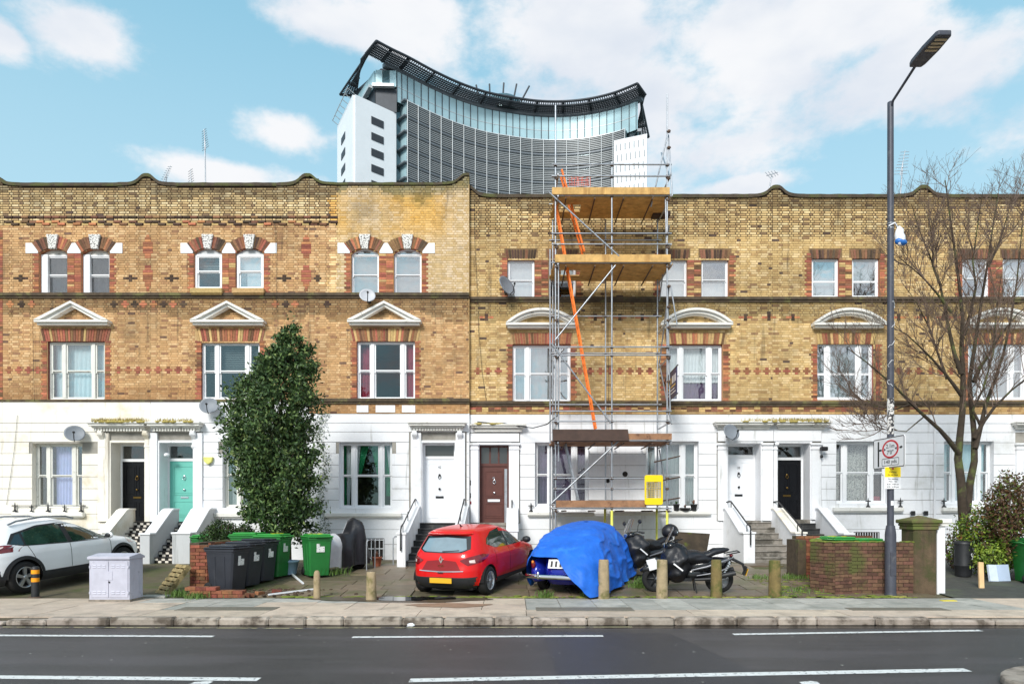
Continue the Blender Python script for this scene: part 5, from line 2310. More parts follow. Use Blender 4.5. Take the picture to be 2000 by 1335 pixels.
sgn('panel_border', lambda q: q.ribbon(shift(pl + pl[:1], CX, .13), shift(pli + pli[:1], CX, .13), -.0225, -.0195), m_signk)
lettering('140 yds', .11, m_signk, sign, (CX, -.0225, .13), scale=(1.4, 1, 1))
# parking plate on the lamp post
Yp = LY - .1
pk = thing('parking_sign', (LX - .01, Yp, 2.3), 'small yellow and white parking restriction plate below the road sign', 'sign')
pk_x0, pk_x1 = PX(1728, Yp), PX(1759.5, Yp)
q = MB()
q.cbox(pk_x0, pk_x1, Yp, Yp + .012, PZ(954, Yp), PZ(911, Yp), .004)
q.box(LX - .05, LX + .05, Yp + .012, Yp + .04, PZ(945, Yp), PZ(920, Yp))
q.build('plate', m_signw, pk)
q = MB()
q.box(pk_x0 + .004, pk_x1 - .004, Yp - .003, Yp, PZ(931, Yp), PZ(911.5, Yp))
q.build('yellow_panel', m_signy, pk)
pcx = (pk_x0 + pk_x1) / 2
for txt, py, sz in (('Park Road', 921, .052), ('At any time', 926.5, .046), ('No loading', 934.5, .046), ('Mon - Sat', 939.5, .046), ('8:30 - 9:30 am', 945, .044), ('4:30 - 6:30 pm', 950, .044)):
    if txt == 'Park Road':
        txt = 'Parking'
    lettering(txt, sz, m_signk, pk, (pcx, Yp - .0045, PZ(py, Yp)))
q = MB()
q.lathe([(.022, 0), (.022, -.003)], (0, 0, 0), 12)
q.v = [(pcx + a, Yp - .003 + c, PZ(914.5, Yp) + b) for a, b, c in q.v]
q.build('symbol', m_signr, pk, fix=True)

# ---------------------------------------------------------------- scaffolding
YF_, YR_ = 20.2, 21.55


def sz(py, Y=YF_):
    return PZ(py, Y)


XS = [PX(1085, YF_), PX(1195, YF_), PX(1303, YF_)]
scf = thing('scaffold_tower', ((XS[0] + XS[2]) / 2, 20.9, .3), 'tall steel scaffold tower with timber decks against the brick front', 'scaffolding')


def tubep(name, p0, p1, r=.0242, m=None):
    q = MB()
    q.tube(p0, p1, r, 8)
    return q.build(name, m or m_steel, scf)


cpl = MB()
cpl.cbox(-.045, .045, -.045, .045, -.035, .035, .012)
cpl.tube((-.06, -.02, 0), (.06, -.02, 0), .012, 6)
cpl_me = cpl.mesh('coupler', m_rust)


def coupler(x, y, z):
    put('coupler', cpl_me, scf, (x, y, z), (1, 1, 1), (0, 0, rg.uniform(-.4, .4)))


tops = [sz(206), sz(316), sz(184)]
for i, x in enumerate(XS):
    tubep('standard', (x, YF_, .3), (x, YF_, tops[i]))
    tubep('standard', (x, YR_, .3), (x, YR_, sz(390) - (0 if i else 0)))
tubep('standard', (XS[0] + .09, YF_ + .03, sz(900)), (XS[0] + .09, YF_ + .03, sz(500)))
tubep('standard', (XS[0] - .09, YR_ - .1, .3), (XS[0] - .09, YR_ - .1, sz(455)))
tubep('standard', (XS[2] + .1, YF_ + .05, sz(800)), (XS[2] - .04, YF_ + .05, sz(385)))
for x in XS:
    q = MB()
    q.path([(x, YF_, .32), (x, YF_, sz(1036 if x == XS[0] else 996))], .04, 10)
    q.build('yellow_sleeve', mat('pale_yellow_foam', (236, 236, 110), .6), scf)
    q = MB()
    q.path([(x - .02, YR_, .32), (x - .02, YR_, sz(1036 if x == XS[0] else 992))], .036, 10)
    q.build('yellow_sleeve', bpy.data.materials['pale_yellow_foam'], scf)
    q = MB()
    q.box(x - .08, x + .08, YF_ - .08, YF_ + .08, .3, .31)
    q.build('base_plate', m_rust, scf)
    q = MB()
    q.box(x - .08, x + .08, YR_ - .08, YR_ + .08, .3, .31)
    q.build('base_plate', m_rust, scf)
XA, XB = XS[0] - .12, XS[2] + .12
for py in (323, 345.5, 383, 457, 478, 514, 678, 694, 803, 822.5, 860.5, 933.5, 954, 992):
    z = sz(py)
    if py in (933.5, 954):
        tubep('ledger', (XA + .05, YF_ - .05, z), (XS[2] - .2, YF_ - .05, z), .02)
    else:
        tubep('ledger', (XA, YF_ - .05, z), (XB, YF_ - .05, z))
    for x in XS:
        coupler(x, YF_ - .02, z)
for py in (400, 470, 540, 618, 690, 790, 868, 985):
    z = PZ(py, YR_)
    tubep('ledger', (XA, YR_ - .05, z), (XB, YR_ - .05, z))
    for x in XS:
        coupler(x, YR_ - .02, z)
for py in (345.5, 387, 480, 518, 622, 694, 822, 862, 994):
    for x in (XS[0], XS[2]):
        z = sz(py) - .055
        tubep('transom', (x + .055, YF_ - .28, z), (x + .055, YR_ + .12, z))
        coupler(x + .03, YF_, z)
for k in range(4):
    for py in (388.5, 519.5, 864, 995):
        x = XS[0] + .3 + k * .85
        z = sz(py) - .03
        tubep('putlog', (x, YF_ - .12, z), (x, YR_ + .3, z), .022, m_rust)
for (a, ya, b, yb) in ((1072, 375, 1209, 500), (1084, 664, 1202, 518), (1077, 670, 1193, 826), (1077, 982, 1212, 857)):
    tubep('brace', (PX(a, 20.1), 20.1, PZ(ya, 20.1)), (PX(b, 20.1), 20.1, PZ(yb, 20.1)))
for (y0, z0, y1, z1) in ((YF_, sz(560), YR_, sz(690)), (YR_, sz(560), YF_, sz(440)), (YF_ - .3, sz(830), YR_, sz(690)), (YF_, sz(985), YR_, sz(870)), (YF_ - .1, sz(350), YR_ - .3, sz(262) * 1.0), (YF_ + .1, sz(260), YF_ - .4, sz(395))):
    tubep('brace', (XS[2] + .06, y0, z0), (XS[2] + .06, y1, z1), .022)
tubep('brace', (XS[2] + .02, YF_ + .05, sz(262)), (XS[2] - .42, YF_ + .3, sz(395)), .022)
tubep('brace', (XS[2] + .1, YF_ - .05, sz(560)), (XS[2] + .28, YF_ - .05, sz(635)), .022)
for py in (258, 290, 560, 600, 640, 700, 745):
    coupler(XS[2] + .04, YF_ - .04, sz(py))
for k in range(3):
    tubep('transom', (XS[2] - .3, YF_ + .4, sz(880 + k * 40) - .3), (XS[2] + .3, YF_ - .3, sz(872 + k * 40) - .3), .02, m_rust)


def deck(py, m, xa, xb, hole=None):
    z = sz(py)
    n = 6
    wd = (YR_ + .1 - YF_) / n
    for i in range(n):
        y0 = YF_ + .02 + i * wd
        ends = [(xa, xb)] if not (hole and i in hole[2]) else [(xa, hole[0]), (hole[1], xb)]
        for a, b in ends:
            if b - a > .1:
                q = MB()
                j = rg.uniform(-.03, .03)
                q.cbox(a + j, b + j, y0 + .006, y0 + wd - .006, z, z + .036, .006)
                q.build('deck_board', m, scf)


deck(385, m_wood, XS[0] - .06, XS[2] + .12, (XS[0] + .15, XS[0] + .8, (2, 3)))
deck(516, m_wood, XS[0] - .1, XS[2] + .15, (XS[0] + .2, XS[0] + .8, (2, 3)))
deck(862, m_woodold, XS[0] - .1, XS[2] + .15)
deck(993, m_woodold, XS[0] - .05, XS[2] + .1)


def toe(a, b, ya, yb, m, Y=YF_ - .09, name='toe_board'):
    q = MB()
    q.cbox(PX(a, Y), PX(b, Y), Y - .02, Y + .018, PZ(yb, Y), PZ(ya, Y), .006)
    q.build(name, m, scf)


toe(1078, 1308, 366, 380, m_wood)
toe(1084, 1310, 497, 512, m_wood)
toe(1222, 1312, 846, 858, m_woodold)
toe(1086, 1262, 976.5, 990, m_woodold)
q = MB()
q.obox(((XS[0] + PX(1228, 20.0)) / 2 - .05, 20.0, sz(851)), (2.22, .42, .036), Matrix.Rotation(R(58), 3, 'X'))
q.build('toe_board', m_wooddk, scf)
q = MB()
q.cbox(XS[2] - .2, XS[2] + .35, YR_ - .3, YR_ + .05, sz(389), sz(380), .01)
q.build('end_board', m_wooddk, scf)


def ladder(name, p0, p1, wid, m, label, n=22, side=Vector((0, 1, 0))):
    p0, p1 = Vector(p0), Vector(p1)
    t = thing(name, tuple(p0), label, 'ladder')
    for s in (-.5, .5):
        q = MB()
        a, b = p0 + side * wid * s, p1 + side * wid * s
        d = (b - a).normalized()
        M3 = d.to_track_quat('Z', 'Y').to_matrix()
        q.obox((a + b) / 2, (.085, .05, (b - a).length), M3)
        q.build('stile', m, t)
    rn = MB()
    rn.tube(tuple(-side * wid * .5), tuple(side * wid * .5), .014, 6)
    me = rn.mesh('rung', m)
    for i in range(n):
        put('rung', me, t, tuple(p0.lerp(p1, (i + .5) / n)))
    return t


m_orangel = mat('orange_ladder', (250, 122, 22), .55, var=.1, scale=6, streak=((200, 90, 24), .4, .58))
ladder('ladder', (PX(1163, 20.65), 20.65, PZ(838, 20.65)), (PX(1084, 20.65), 20.65, PZ(392, 20.65)), .3, m_orangel, 'long orange ladder rising from the third deck past the second', 30)
ladder('ladder', (PX(1140, 20.9), 20.9, PZ(496, 20.9)), (PX(1096, 20.9), 20.9, PZ(338, 20.9)), .42, m_orangel, 'short orange ladder between the two upper decks', 10)
ladder('ladder', (PX(1129, 21.0), 21.0, PZ(976, 21.0)), (PX(1101, 21.0), 21.0, PZ(853, 21.0)), .34, m_steel, 'grey metal ladder between the two lower decks', 8)
# yellow ladder gate
Yg = 20.0
gt = thing('ladder_gate', (PX(1277, Yg), Yg, PZ(985, Yg)), 'yellow mesh safety gate at the right of the lowest scaffold deck', 'gate')
g0, g1, gz0, gz1 = PX(1259, Yg), PX(1294.5, Yg), PZ(985, Yg), PZ(927, Yg)
m_yel = mat('yellow_paint', (250, 214, 0), .45, var=.03)
gw, gh = g1 - g0, gz1 - gz0
o_ = shift(rrect(gw, gh, .06), (g0 + g1) / 2, (gz0 + gz1) / 2)
i_ = [(min(max(a, g0 + .05), g1 - .05), min(max(b, gz0 + .2), gz1 - .2)) for a, b in o_]
q = MB()
q.ribbon(o_ + o_[:1], i_ + i_[:1], Yg - .015, Yg + .015)
q.build('frame', m_yel, gt)
q = MB()
for k in range(1, 9):
    x = g0 + .05 + (gw - .1) * k / 9
    q.tube((x, Yg, gz0 + .2), (x, Yg, gz1 - .2), .004, 4)
for k in range(1, 9):
    z = gz0 + .2 + (gh - .4) * k / 9
    q.tube((g0 + .05, Yg + .008, z), (g1 - .05, Yg + .008, z), .004, 4)
q.build('mesh_panel', m_yel, gt, kind='stuff')
# orange debris netting on the top deck
q = MB()
Yn = 21.3
for k in range(10):
    x = PX(1113 + k * 4.4, Yn)
    q.tube((x, Yn, PZ(364, Yn)), (x + rg.uniform(-.03, .03), Yn, PZ(346, Yn)), .006, 4)
for k in range(5):
    z = PZ(346 + 4 * k, Yn)
    q.path([(PX(1112 + 8 * i, Yn), Yn, z + rg.uniform(-.02, .02)) for i in range(6)], .006, 4)
tag(q.build('safety_netting', mat('orange_net', (240, 110, 84), .7), None, kind=None), 'orange plastic safety netting on the top scaffold deck', 'netting')
# estate agent's flag board
A2, B2 = Vector((4.88, 21.45)), Vector((4.82, 19.95))
fb = thing('flag_board', (4.85, 20.7, 5.7), "dark blue estate agent's flag board hung from a bracket beside the right scaffold pole", 'sign board')
m_navy = mat('navy_board', (52, 52, 92), .5, var=.05)
dv = (B2 - A2).normalized()
nv = Vector((dv.y, -dv.x))


def bpt(u, z, o):
    p = A2.lerp(B2, u) + nv * o
    return (p.x, p.y, z)


def bpanel(name, u0, u1, z0, z1, o0, o1, m):
    q = MB()
    q.add([bpt(u0, z0, o1), bpt(u1, z0, o1), bpt(u1, z1, o1), bpt(u0, z1, o1), bpt(u0, z0, o0), bpt(u1, z0, o0), bpt(u1, z1, o0), bpt(u0, z1, o0)],
          [(0, 1, 2, 3), (7, 6, 5, 4), (4, 5, 1, 0), (5, 6, 2, 1), (6, 7, 3, 2), (7, 4, 0, 3)])
    return q.build(name, m, fb, fix=True)


zb_, zt_ = 5.26, 6.06
bpanel('board', 0, 1, zb_, zt_, -.012, .012, m_navy)
m_gold = mat('gold_print', (206, 172, 96), .5)
for (u0, u1, z0, z1, m) in ((.15, .3, .42, .6, m_gold), (.36, .5, .42, .62, m_gold), (.56, .66, .42, .64, m_signw), (.72, .8, .42, .64, m_signw), (.86, .93, .42, .64, m_signw),
                            (.12, .88, .31, .36, m_gold), (.12, .8, .22, .25, m_signw), (.12, .9, .12, .15, m_signw)):
    bpanel('print', u0, u1, zb_ + z0, zb_ + z1, .012, .0135, m)
q = MB()
q.path([bpt(-.35, zt_ - .12, 0), bpt(-.05, zt_, 0), bpt(1.08, zt_ + .02, 0)], .02, 6)
q.path([bpt(-.02, zb_ - .02, 0), bpt(1.08, zb_ - .0, 0)], .016, 6)
q.build('bracket', m_iron, fb)
# ---------------------------------------------------------------- vehicles
def carpaint(name, col, rough=.3, metal=.0, coat=.6):
    m = mat(name, col, rough, metal, var=.04, scale=2, coat=coat, spec=.3)
    return m


m_cred = carpaint('red_car_paint', (212, 18, 20), .34, 0, .4)
m_cwhite = carpaint('white_car_paint', (246, 247, 250))
m_cblue = carpaint('blue_car_paint', (24, 40, 150), .25, .2)
m_trimk = mat('grey_bumper_plastic', (44, 45, 48), .6, var=.1, scale=6)
m_cglass = mat('car_glass', (22, 30, 32), .04, var=.1, spec=.9, coat=.6)
m_crear = mat('rear_screen', (120, 140, 150), .06, var=.12, scale=3, spec=.9, coat=.5)
m_tint = mat('green_tinted_glass', (34, 58, 50), .04, var=.5, scale=2.2, spec=.8, coat=.6)
m_tail = mat('tail_light_red', (118, 8, 20), .12, var=.15, scale=20, coat=.8)
m_taild = mat('tail_light_dark', (96, 10, 20), .12, coat=.8)
m_clear = mat('clear_lens', (236, 214, 210), .12, coat=.8)
m_amber = mat('amber_lens', (236, 140, 50), .2, coat=.6)
m_plate = mat('yellow_plate', (232, 176, 40), .45, var=.03)
m_alloy = mat('alloy_rim', (196, 198, 202), .3, metal=.7, var=.05)
m_under = mat('underbody', (14, 14, 15), .9)


class Shell:
    def __init__(s, rear, front, width, pr=5.0, pf=4.0):
        s.rt, s.ft, s.wt, s.pr, s.pf = rear, front, width, pr, pf
        fine = []
        for i in range(6001):
            t = math.pi * (i / 6000 - .5)                       # from rear centre round the right side to the front centre
            p = pr if t < 0 else pf
            fine.append((abs(math.cos(t)) ** (2 / p), math.copysign(abs(math.sin(t)) ** (2 / p), t)))
        s.fine = fine

    def ring(s, n):
        L_ = [0]
        for a, b in zip(s.fine, s.fine[1:]):
            L_.append(L_[-1] + math.hypot((b[0] - a[0]) * .85, (b[1] - a[1]) * 2.0))
        o, j = [], 0
        for i in range(n + 1):
            q = L_[-1] * i / n
            while j < len(L_) - 2 and L_[j + 1] < q:
                j += 1
            f = (q - L_[j]) / max(L_[j + 1] - L_[j], 1e-9)
            a, b = s.fine[j], s.fine[j + 1]
            o.append((a[0] + (b[0] - a[0]) * f, a[1] + (b[1] - a[1]) * f))
        return o

    def at(s, z):
        yr, yf = lerp_tab(s.rt, z), lerp_tab(s.ft, z)
        return (yr + yf) / 2, (yf - yr) / 2, lerp_tab(s.wt, z)

    def side(s, y, z):
        yc, hl, w_ = s.at(z)
        u = max(-1, min(1, (y - yc) / hl))
        p = s.pr if u < 0 else s.pf
        return w_ * (1 - abs(u) ** p) ** (1 / p)

    def rear(s, x, z):
        yc, hl, w_ = s.at(z)
        t = min(1, abs(x) / w_)
        return yc - hl * (1 - t ** s.pr) ** (1 / s.pr)

    def front(s, x, z):
        yc, hl, w_ = s.at(z)
        t = min(1, abs(x) / w_)
        return yc + hl * (1 - t ** s.pf) ** (1 / s.pf)

    def body(s, zs, n, arches, mats, name, par, zsplit=0, low=None):
        half = s.ring(n)
        ring = half + [(-a, b) for a, b in half[::-1]][1:-1]
        m_ = len(ring)
        vs = []
        for z in zs:
            yc, hl, w_ = s.at(z)
            vs += [[a * w_, yc + b * hl, z] for a, b in ring]
        ins = [False] * len(vs)
        for i, v in enumerate(vs):
            for (ya, za, r) in arches:
                d = math.hypot(v[1] - ya, v[2] - za)
                if d < r and abs(v[0]) > .45:
                    ins[i] = True
                    v.append((ya, za, r, d))
        fs, mi = [], []
        for j in range(len(zs) - 1):
            for k in range(m_):
                k2 = (k + 1) % m_
                f = (j * m_ + k, j * m_ + k2, (j + 1) * m_ + k2, (j + 1) * m_ + k)
                if all(ins[q] for q in f):
                    continue
                fs.append(f)
                zz = (zs[j] + zs[j + 1]) / 2
                yy = vs[f[0]][1]
                mi.append(1 if (low and low(yy, zz)) else 0)
        for v in vs:
            if len(v) > 3:
                ya, za, r, d = v[3]
                if d > 1e-4:
                    v[1] = ya + (v[1] - ya) * r / d
                    v[2] = za + (v[2] - za) * r / d
                del v[3]
        top = (len(zs) - 1) * m_
        mb = MB()
        for f, m0 in zip(fs, mi):
            mb.f.append(list(f))
            mb.m.append(m0)
            mb.c.append((1, 1, 1, 1))
            mb.sm.append(True)
        mb.f.append([top + k for k in range(m_)])
        mb.m.append(0)
        mb.c.append((1, 1, 1, 1))
        mb.sm.append(True)
        mb.v = [tuple(v) for v in vs]
        return mb.build(name, mats, par)

    def spatch(s, name, bot, top, m, par, off=.006, sides=(1, -1), nv=4, nu=12):
        for sg in sides:
            mb = MB()

            def P(u, v):
                tb, tt = pl_at(bot, u), pl_at(top, u)
                y, z = tb[0] + (tt[0] - tb[0]) * v, tb[1] + (tt[1] - tb[1]) * v
                return (sg * (s.side(y, z) + off), y, z)
            mb.grid(P, nu, nv)
            o = mb.build(name, m, par)
        return o

    def rpatch(s, name, bot, top, m, par, off=.006, nv=4, nu=14, sides=None):
        for sg in (sides or (1,)):
            mb = MB()

            def P(u, v):
                tb, tt = pl_at(bot, u), pl_at(top, u)
                x, z = tb[0] + (tt[0] - tb[0]) * v, tb[1] + (tt[1] - tb[1]) * v
                return (sg * x, s.rear(x, z) - off, z)
            mb.grid(P, nu, nv)
            o = mb.build(name, m, par)
        return o


def pl_at(pl, u):
    ln = [0]
    for a, b in zip(pl, pl[1:]):
        ln.append(ln[-1] + math.hypot(b[0] - a[0], b[1] - a[1]))
    q = u * ln[-1]
    for i in range(len(pl) - 1):
        if q <= ln[i + 1] + 1e-9:
            f = (q - ln[i]) / max(ln[i + 1] - ln[i], 1e-9)
            return (pl[i][0] + (pl[i + 1][0] - pl[i][0]) * f, pl[i][1] + (pl[i + 1][1] - pl[i][1]) * f)
    return pl[-1]


def zrange(a, b, st):
    n = max(1, round((b - a) / st))
    return [a + (b - a) * i / n for i in range(n)]


def wheel(par, x, y, r, wdt, sg, spokes=5, dark=False, pairs=True):
    """Wheel with its outer face at x, facing sg."""
    q = MB()
    h = wdt
    pr = [(r * .62, 0), (r * .66, .004), (r * .93, .0), (r, -.03), (r, -h + .03), (r * .93, -h), (r * .6, -h)]
    q.lathe([(a, -b * 0 + b) for a, b in pr], (0, 0, 0), 28, axis='x', cap=False)
    q.v = [(x + sg * vx, y + vy, r + vz) for vx, vy, vz in q.v]
    wh = q.build('wheel', m_rubber, par, fix=True)
    q = MB()
    rr = r * .66
    q.lathe([(rr, -.005), (rr, .004), (rr * .92, .002), (rr * .9, -.05), (rr * .88, -.12)], (0, 0, 0), 28, axis='x', cap=False)
    q.lathe([(rr * .9, -.10), (.01, -.10)], (0, 0, 0), 20, axis='x', mi=1, cap=False)
    q.lathe([(rr * .2, -.03), (rr * .2, .0), (rr * .14, .004), (.005, .004)], (0, 0, 0), 12, axis='x')
    for k in range(spokes):
        for dd in ((-.16, .16) if pairs else (0,)):
            a = 2 * math.pi * k / spokes + .3
            c0, c1 = Vector((math.cos(a + dd * 1.6), math.sin(a + dd * 1.6))) * rr * .16, Vector((math.cos(a + dd), math.sin(a + dd))) * rr * .95
            d = (c1 - c0).normalized()
            nn = Vector((-d.y, d.x)) * (rr * (.065 if pairs else .13))
            e = .8 if pairs else 1.35
            vs = []
            for xx in (-.05, -.006):
                for c, k_ in ((c0, .9), (c1, e)):
                    vs += [(xx, c.x + nn.x * k_, c.y + nn.y * k_), (xx, c.x - nn.x * k_, c.y - nn.y * k_)]
            q.add(vs, [(4, 5, 7, 6), (0, 2, 3, 1), (0, 4, 6, 2), (1, 3, 7, 5), (2, 6, 7, 3), (0, 1, 5, 4)])
    q.v = [(x + sg * vx, y + vy, r + vz) for vx, vy, vz in q.v]
    q.build('rim', [m_alloy, m_under], wh, fix=True)
    return wh


def underbody(par, w_, y0, y1, z0, z1, wheels, r):
    q = MB()
    q.box(-w_, w_, y0, y1, z0, z1)
    for y in wheels:
        for sg in (-1, 1):
            n = 14
            vs = []
            for k in range(n + 1):
                t = math.pi * k / n
                vs += [(sg * (w_ + .23), y + (r + .045) * math.cos(t), r + (r + .045) * math.sin(t)), (sg * (w_ - .02), y + (r + .045) * math.cos(t), r + (r + .045) * math.sin(t))]
            q.add(vs, [(2 * k, 2 * k + 1, 2 * k + 3, 2 * k + 2) for k in range(n)])
    q.build('underbody', m_under, par)


def mirror(par, x, y, z, sg, m):
    q = MB()
    q.ball((x + sg * .12, y, z), (.11, .07, .08), 12, 8)
    o = q.build('door_mirror', m, par)
    q = MB()
    q.path([(x - sg * .03, y + .02, z - .04), (x + sg * .08, y + .01, z - .03)], .025, 6)
    q.ball((x + sg * .12, y - .035, z), (.09, .04, .062), 10, 6)
    q.build('mirror_glass', m_plastic, o)


SL = math.atan(.07)

# --- red hatchback, parked nose-in
def axle(px, py):
    y = (1.8 + 1.008) / ((py - 1000) / F + .07)
    return Vector((PX(px, y), y, gz(y)))


th = R(22)
car = thing('hatchback_car', (0, 0, 0), 'red hatchback parked nose-in with its tailgate to the street', 'car', 'cars parked in the front gardens', rz=-th, rx=SL, local=True)
sh = Shell([(.2, .16), (.3, .06), (.42, .0), (.58, .0), (.70, .035), (.86, .06), (.95, .10), (1.0, .15), (1.3, .40), (1.37, .42), (1.41, .62), (1.435, .95), (1.448, 1.3)],
           [(.2, 3.9), (.3, 4.0), (.45, 4.06), (.6, 4.03), (.75, 3.9), (.86, 3.5), (.95, 3.05), (1.1, 2.78), (1.25, 2.5), (1.35, 2.22), (1.41, 1.95), (1.435, 1.75), (1.448, 1.5)],
           [(.2, .77), (.27, .83), (.4, .855), (.55, .862), (.72, .866), (.82, .855), (.88, .83), (.95, .80), (1.1, .735), (1.28, .645), (1.36, .585), (1.41, .50), (1.435, .40), (1.448, .2)], 5.0, 4.0)
zs = zrange(.2, 1.3, .028) + zrange(1.3, 1.4, .016) + zrange(1.4, 1.448, .006) + [1.448]
r_ = .31
sh.body(zs, 130, [(.68, r_, r_ + .045), (3.27, r_, r_ + .045)], [m_cred, m_trimk], 'body', car, low=lambda y, z: (z < .44 and y < .22 and z < .44) or z < .25)
sh.rpatch('rear_bumper', [(-.62, .22), (.62, .22)], [(-.6, .43), (0, .46), (.6, .43)], m_trimk, car, .008)
sh.rpatch('rear_window', [(-.60, 1.03), (-.45, .965), (0, .955), (.45, .965), (.60, 1.03)], [(-.52, 1.29), (0, 1.31), (.52, 1.29)], m_cglass, car, .006, 6)
sh.rpatch('rear_window_glass', [(-.53, 1.03), (-.42, .985), (0, .975), (.42, .985), (.53, 1.03)], [(-.45, 1.24), (0, 1.265), (.45, 1.24)], m_crear, car, .011, 6)
sh.rpatch('tail_light', [(.44, .80), (.60, .70), (.80, .75), (.835, .84)], [(.44, .815), (.60, .875), (.78, .915), (.835, .86)], m_tail, car, .012, 5, 16, (1, -1))
sh.rpatch('tail_light_lens', [(.63, .76), (.72, .75)], [(.62, .81), (.71, .82)], m_clear, car, .017, 2, 4, (1, -1))
sh.rpatch('tailgate_strip', [(-.52, .585), (0, .56), (.52, .585)], [(-.52, .60), (0, .585), (.52, .60)], m_chrome, car, .014, 2)
sh.rpatch('tailgate_recess', [(-.46, .60), (0, .585), (.46, .60)], [(-.34, .79), (0, .82), (.34, .79)], carpaint('shaded_red_paint', (132, 16, 20)), car, .003, 3)  # surface patch of darker red: the recess's shade is put into its colour
q = MB()
yp = sh.rear(0, .4) - .03
q.cbox(-.26, .26, yp, yp + .012, .33, .44, .003)
q.build('number_plate', m_plate, car)
q = MB()
yl = sh.rear(0, .83) - .025
q.ribbon([(0, .745), (-.05, .83), (0, .915), (.05, .83), (0, .745)], [(0, .79), (-.022, .83), (0, .87), (.022, .83), (0, .79)], yl, yl + .02)
q.build('badge', m_chrome, car)
lettering('CLIO', .065, m_brass, car, (0, sh.rear(0, .69) - .012, .69))
q = MB()
q.path([(-.06, sh.rear(0, .56) - .02, .555), (.06, sh.rear(0, .56) - .02, .555)], .012, 6)
q.build('tailgate_handle', m_plastic, car)
q = MB()
q.path([(0, sh.rear(0, .98) - .02, .99), (.22, sh.rear(.2, 1.0) - .022, 1.0), (.38, sh.rear(.35, 1.01) - .022, 1.015)], .008, 5)
q.build('rear_wiper', m_plastic, car)
sh.spatch('side_window', [(.75, 1.09), (1.1, .985), (1.75, .955)], [(.86, 1.2), (1.2, 1.32), (1.75, 1.365)], m_tint, car)
sh.spatch('side_window', [(1.83, .955), (2.9, .935)], [(1.83, 1.365), (2.15, 1.33), (2.82, .99)], m_tint, car)
sh.spatch('door_pillar', [(1.75, .955), (1.83, .955)], [(1.75, 1.365), (1.83, 1.365)], m_plastic, car, .005, nu=2)
for y in (1.79, 2.92, 1.02):
    sh.spatch('door_gap', [(y, .36 if y > 1.2 else .62), (y + .012, .36 if y > 1.2 else .62)], [(y, .94), (y + .012, .94)], m_under, car, .0025, nu=1, nv=12)
sh.spatch('sill_trim', [(1.05, .2), (2.9, .2)], [(1.05, .34), (2.9, .30)], m_trimk, car, .008)
sh.spatch('door_handle', [(1.9, .80), (2.05, .80)], [(1.9, .83), (2.05, .83)], m_cred, car, .03, nu=3, nv=2)
for sg in (1, -1):
    mirror(car, sg * .80, 2.72, .99, sg, m_plastic)
q = MB()
q.path([(0, 1.05, 1.43), (0, .98, 1.50)], .012, 6)
q.ball((0, 1.05, 1.44), (.03, .05, .02), 8, 5)
q.build('aerial', m_plastic, car)
q = MB()
q.grid(lambda u, v: ((u - .5) * 1.1 * (1 - .1 * v), sh.rear((u - .5) * 1.1, 1.33) - .07 + .15 * v, 1.335 + .03 * math.sin(v * 1.5)), 12, 3)
q.build('spoiler', m_cred, car)
underbody(car, .62, .25, 3.9, .16, .5, (.68, 3.27), r_)
for y in (.68, 3.27):
    for sg in (1, -1):
        wheel(car, sg * .85, y, r_, .2, sg, 5)
p0 = axle(955, 1160)
Rz = Matrix.Rotation(-th, 3, 'Z') @ Matrix.Rotation(SL, 3, 'X')
car.location = Vector((p0.x, p0.y, p0.z)) - Rz @ Vector((.80, .68, 0.0))

# --- white sport utility car at the left edge
th2 = R(15)
suv = thing('sport_utility_car', (0, 0, 0), 'white sport utility car with roof rails, parked nose-in at the left edge', 'car', 'cars parked in the front gardens', rz=-th2, rx=SL, local=True)
sh = Shell([(.22, .2), (.35, .06), (.5, .0), (.66, .02), (.85, .06), (1.0, .10), (1.1, .2), (1.3, .42), (1.42, .52), (1.48, .60), (1.54, .95), (1.575, 1.4), (1.585, 1.7)],
           [(.22, 4.2), (.35, 4.3), (.55, 4.36), (.75, 4.32), (.9, 4.1), (1.0, 3.6), (1.06, 3.2), (1.2, 2.95), (1.36, 2.6), (1.48, 2.25), (1.54, 2.1), (1.575, 1.95), (1.585, 1.85)],
           [(.22, .84), (.32, .885), (.5, .90), (.7, .903), (.86, .895), (.95, .875), (1.04, .85), (1.2, .77), (1.4, .66), (1.48, .61), (1.54, .52), (1.575, .36), (1.585, .2)], 5.0, 4.2)
zs = zrange(.22, 1.42, .03) + zrange(1.42, 1.55, .016) + zrange(1.55, 1.585, .006) + [1.585]
r_ = .35
sh.body(zs, 140, [(.86, r_, r_ + .05), (3.51, r_, r_ + .05)], [m_cwhite, m_trimk], 'body', suv, low=lambda y, z: z < .42 or (z < .56 and y < .35))
for yc in (.86, 3.51):
    for sg in (1, -1):
        q = MB()
        n = 20
        ou = [(yc + (r_ + .12) * math.cos(math.pi * i / n), r_ + (r_ + .12) * math.sin(math.pi * i / n)) for i in range(n + 1)]
        inn = [(yc + (r_ + .045) * math.cos(math.pi * i / n), r_ + (r_ + .045) * math.sin(math.pi * i / n)) for i in range(n + 1)]
        vs = [(sg * (sh.side(y, z) + .008), y, z) for y, z in ou] + [(sg * (sh.side(y, z) + .012), y, z) for y, z in inn]
        q.add(vs, [(i, i + 1, n + 2 + i, n + 1 + i) for i in range(n)], smooth=True)
        q.build('arch_trim', m_trimk, suv)
sh.spatch('side_window', [(.62, 1.10), (.9, 1.05)], [(.80, 1.28), (.9, 1.30)], m_cglass, suv, nu=4)
sh.spatch('side_window', [(.95, 1.045), (1.95, 1.015)], [(.95, 1.315), (1.4, 1.41), (1.9, 1.435)], m_tint, suv)
sh.spatch('side_window', [(2.08, 1.01), (3.12, 1.0)], [(2.03, 1.435), (2.35, 1.40), (3.0, 1.07)], m_tint, suv)
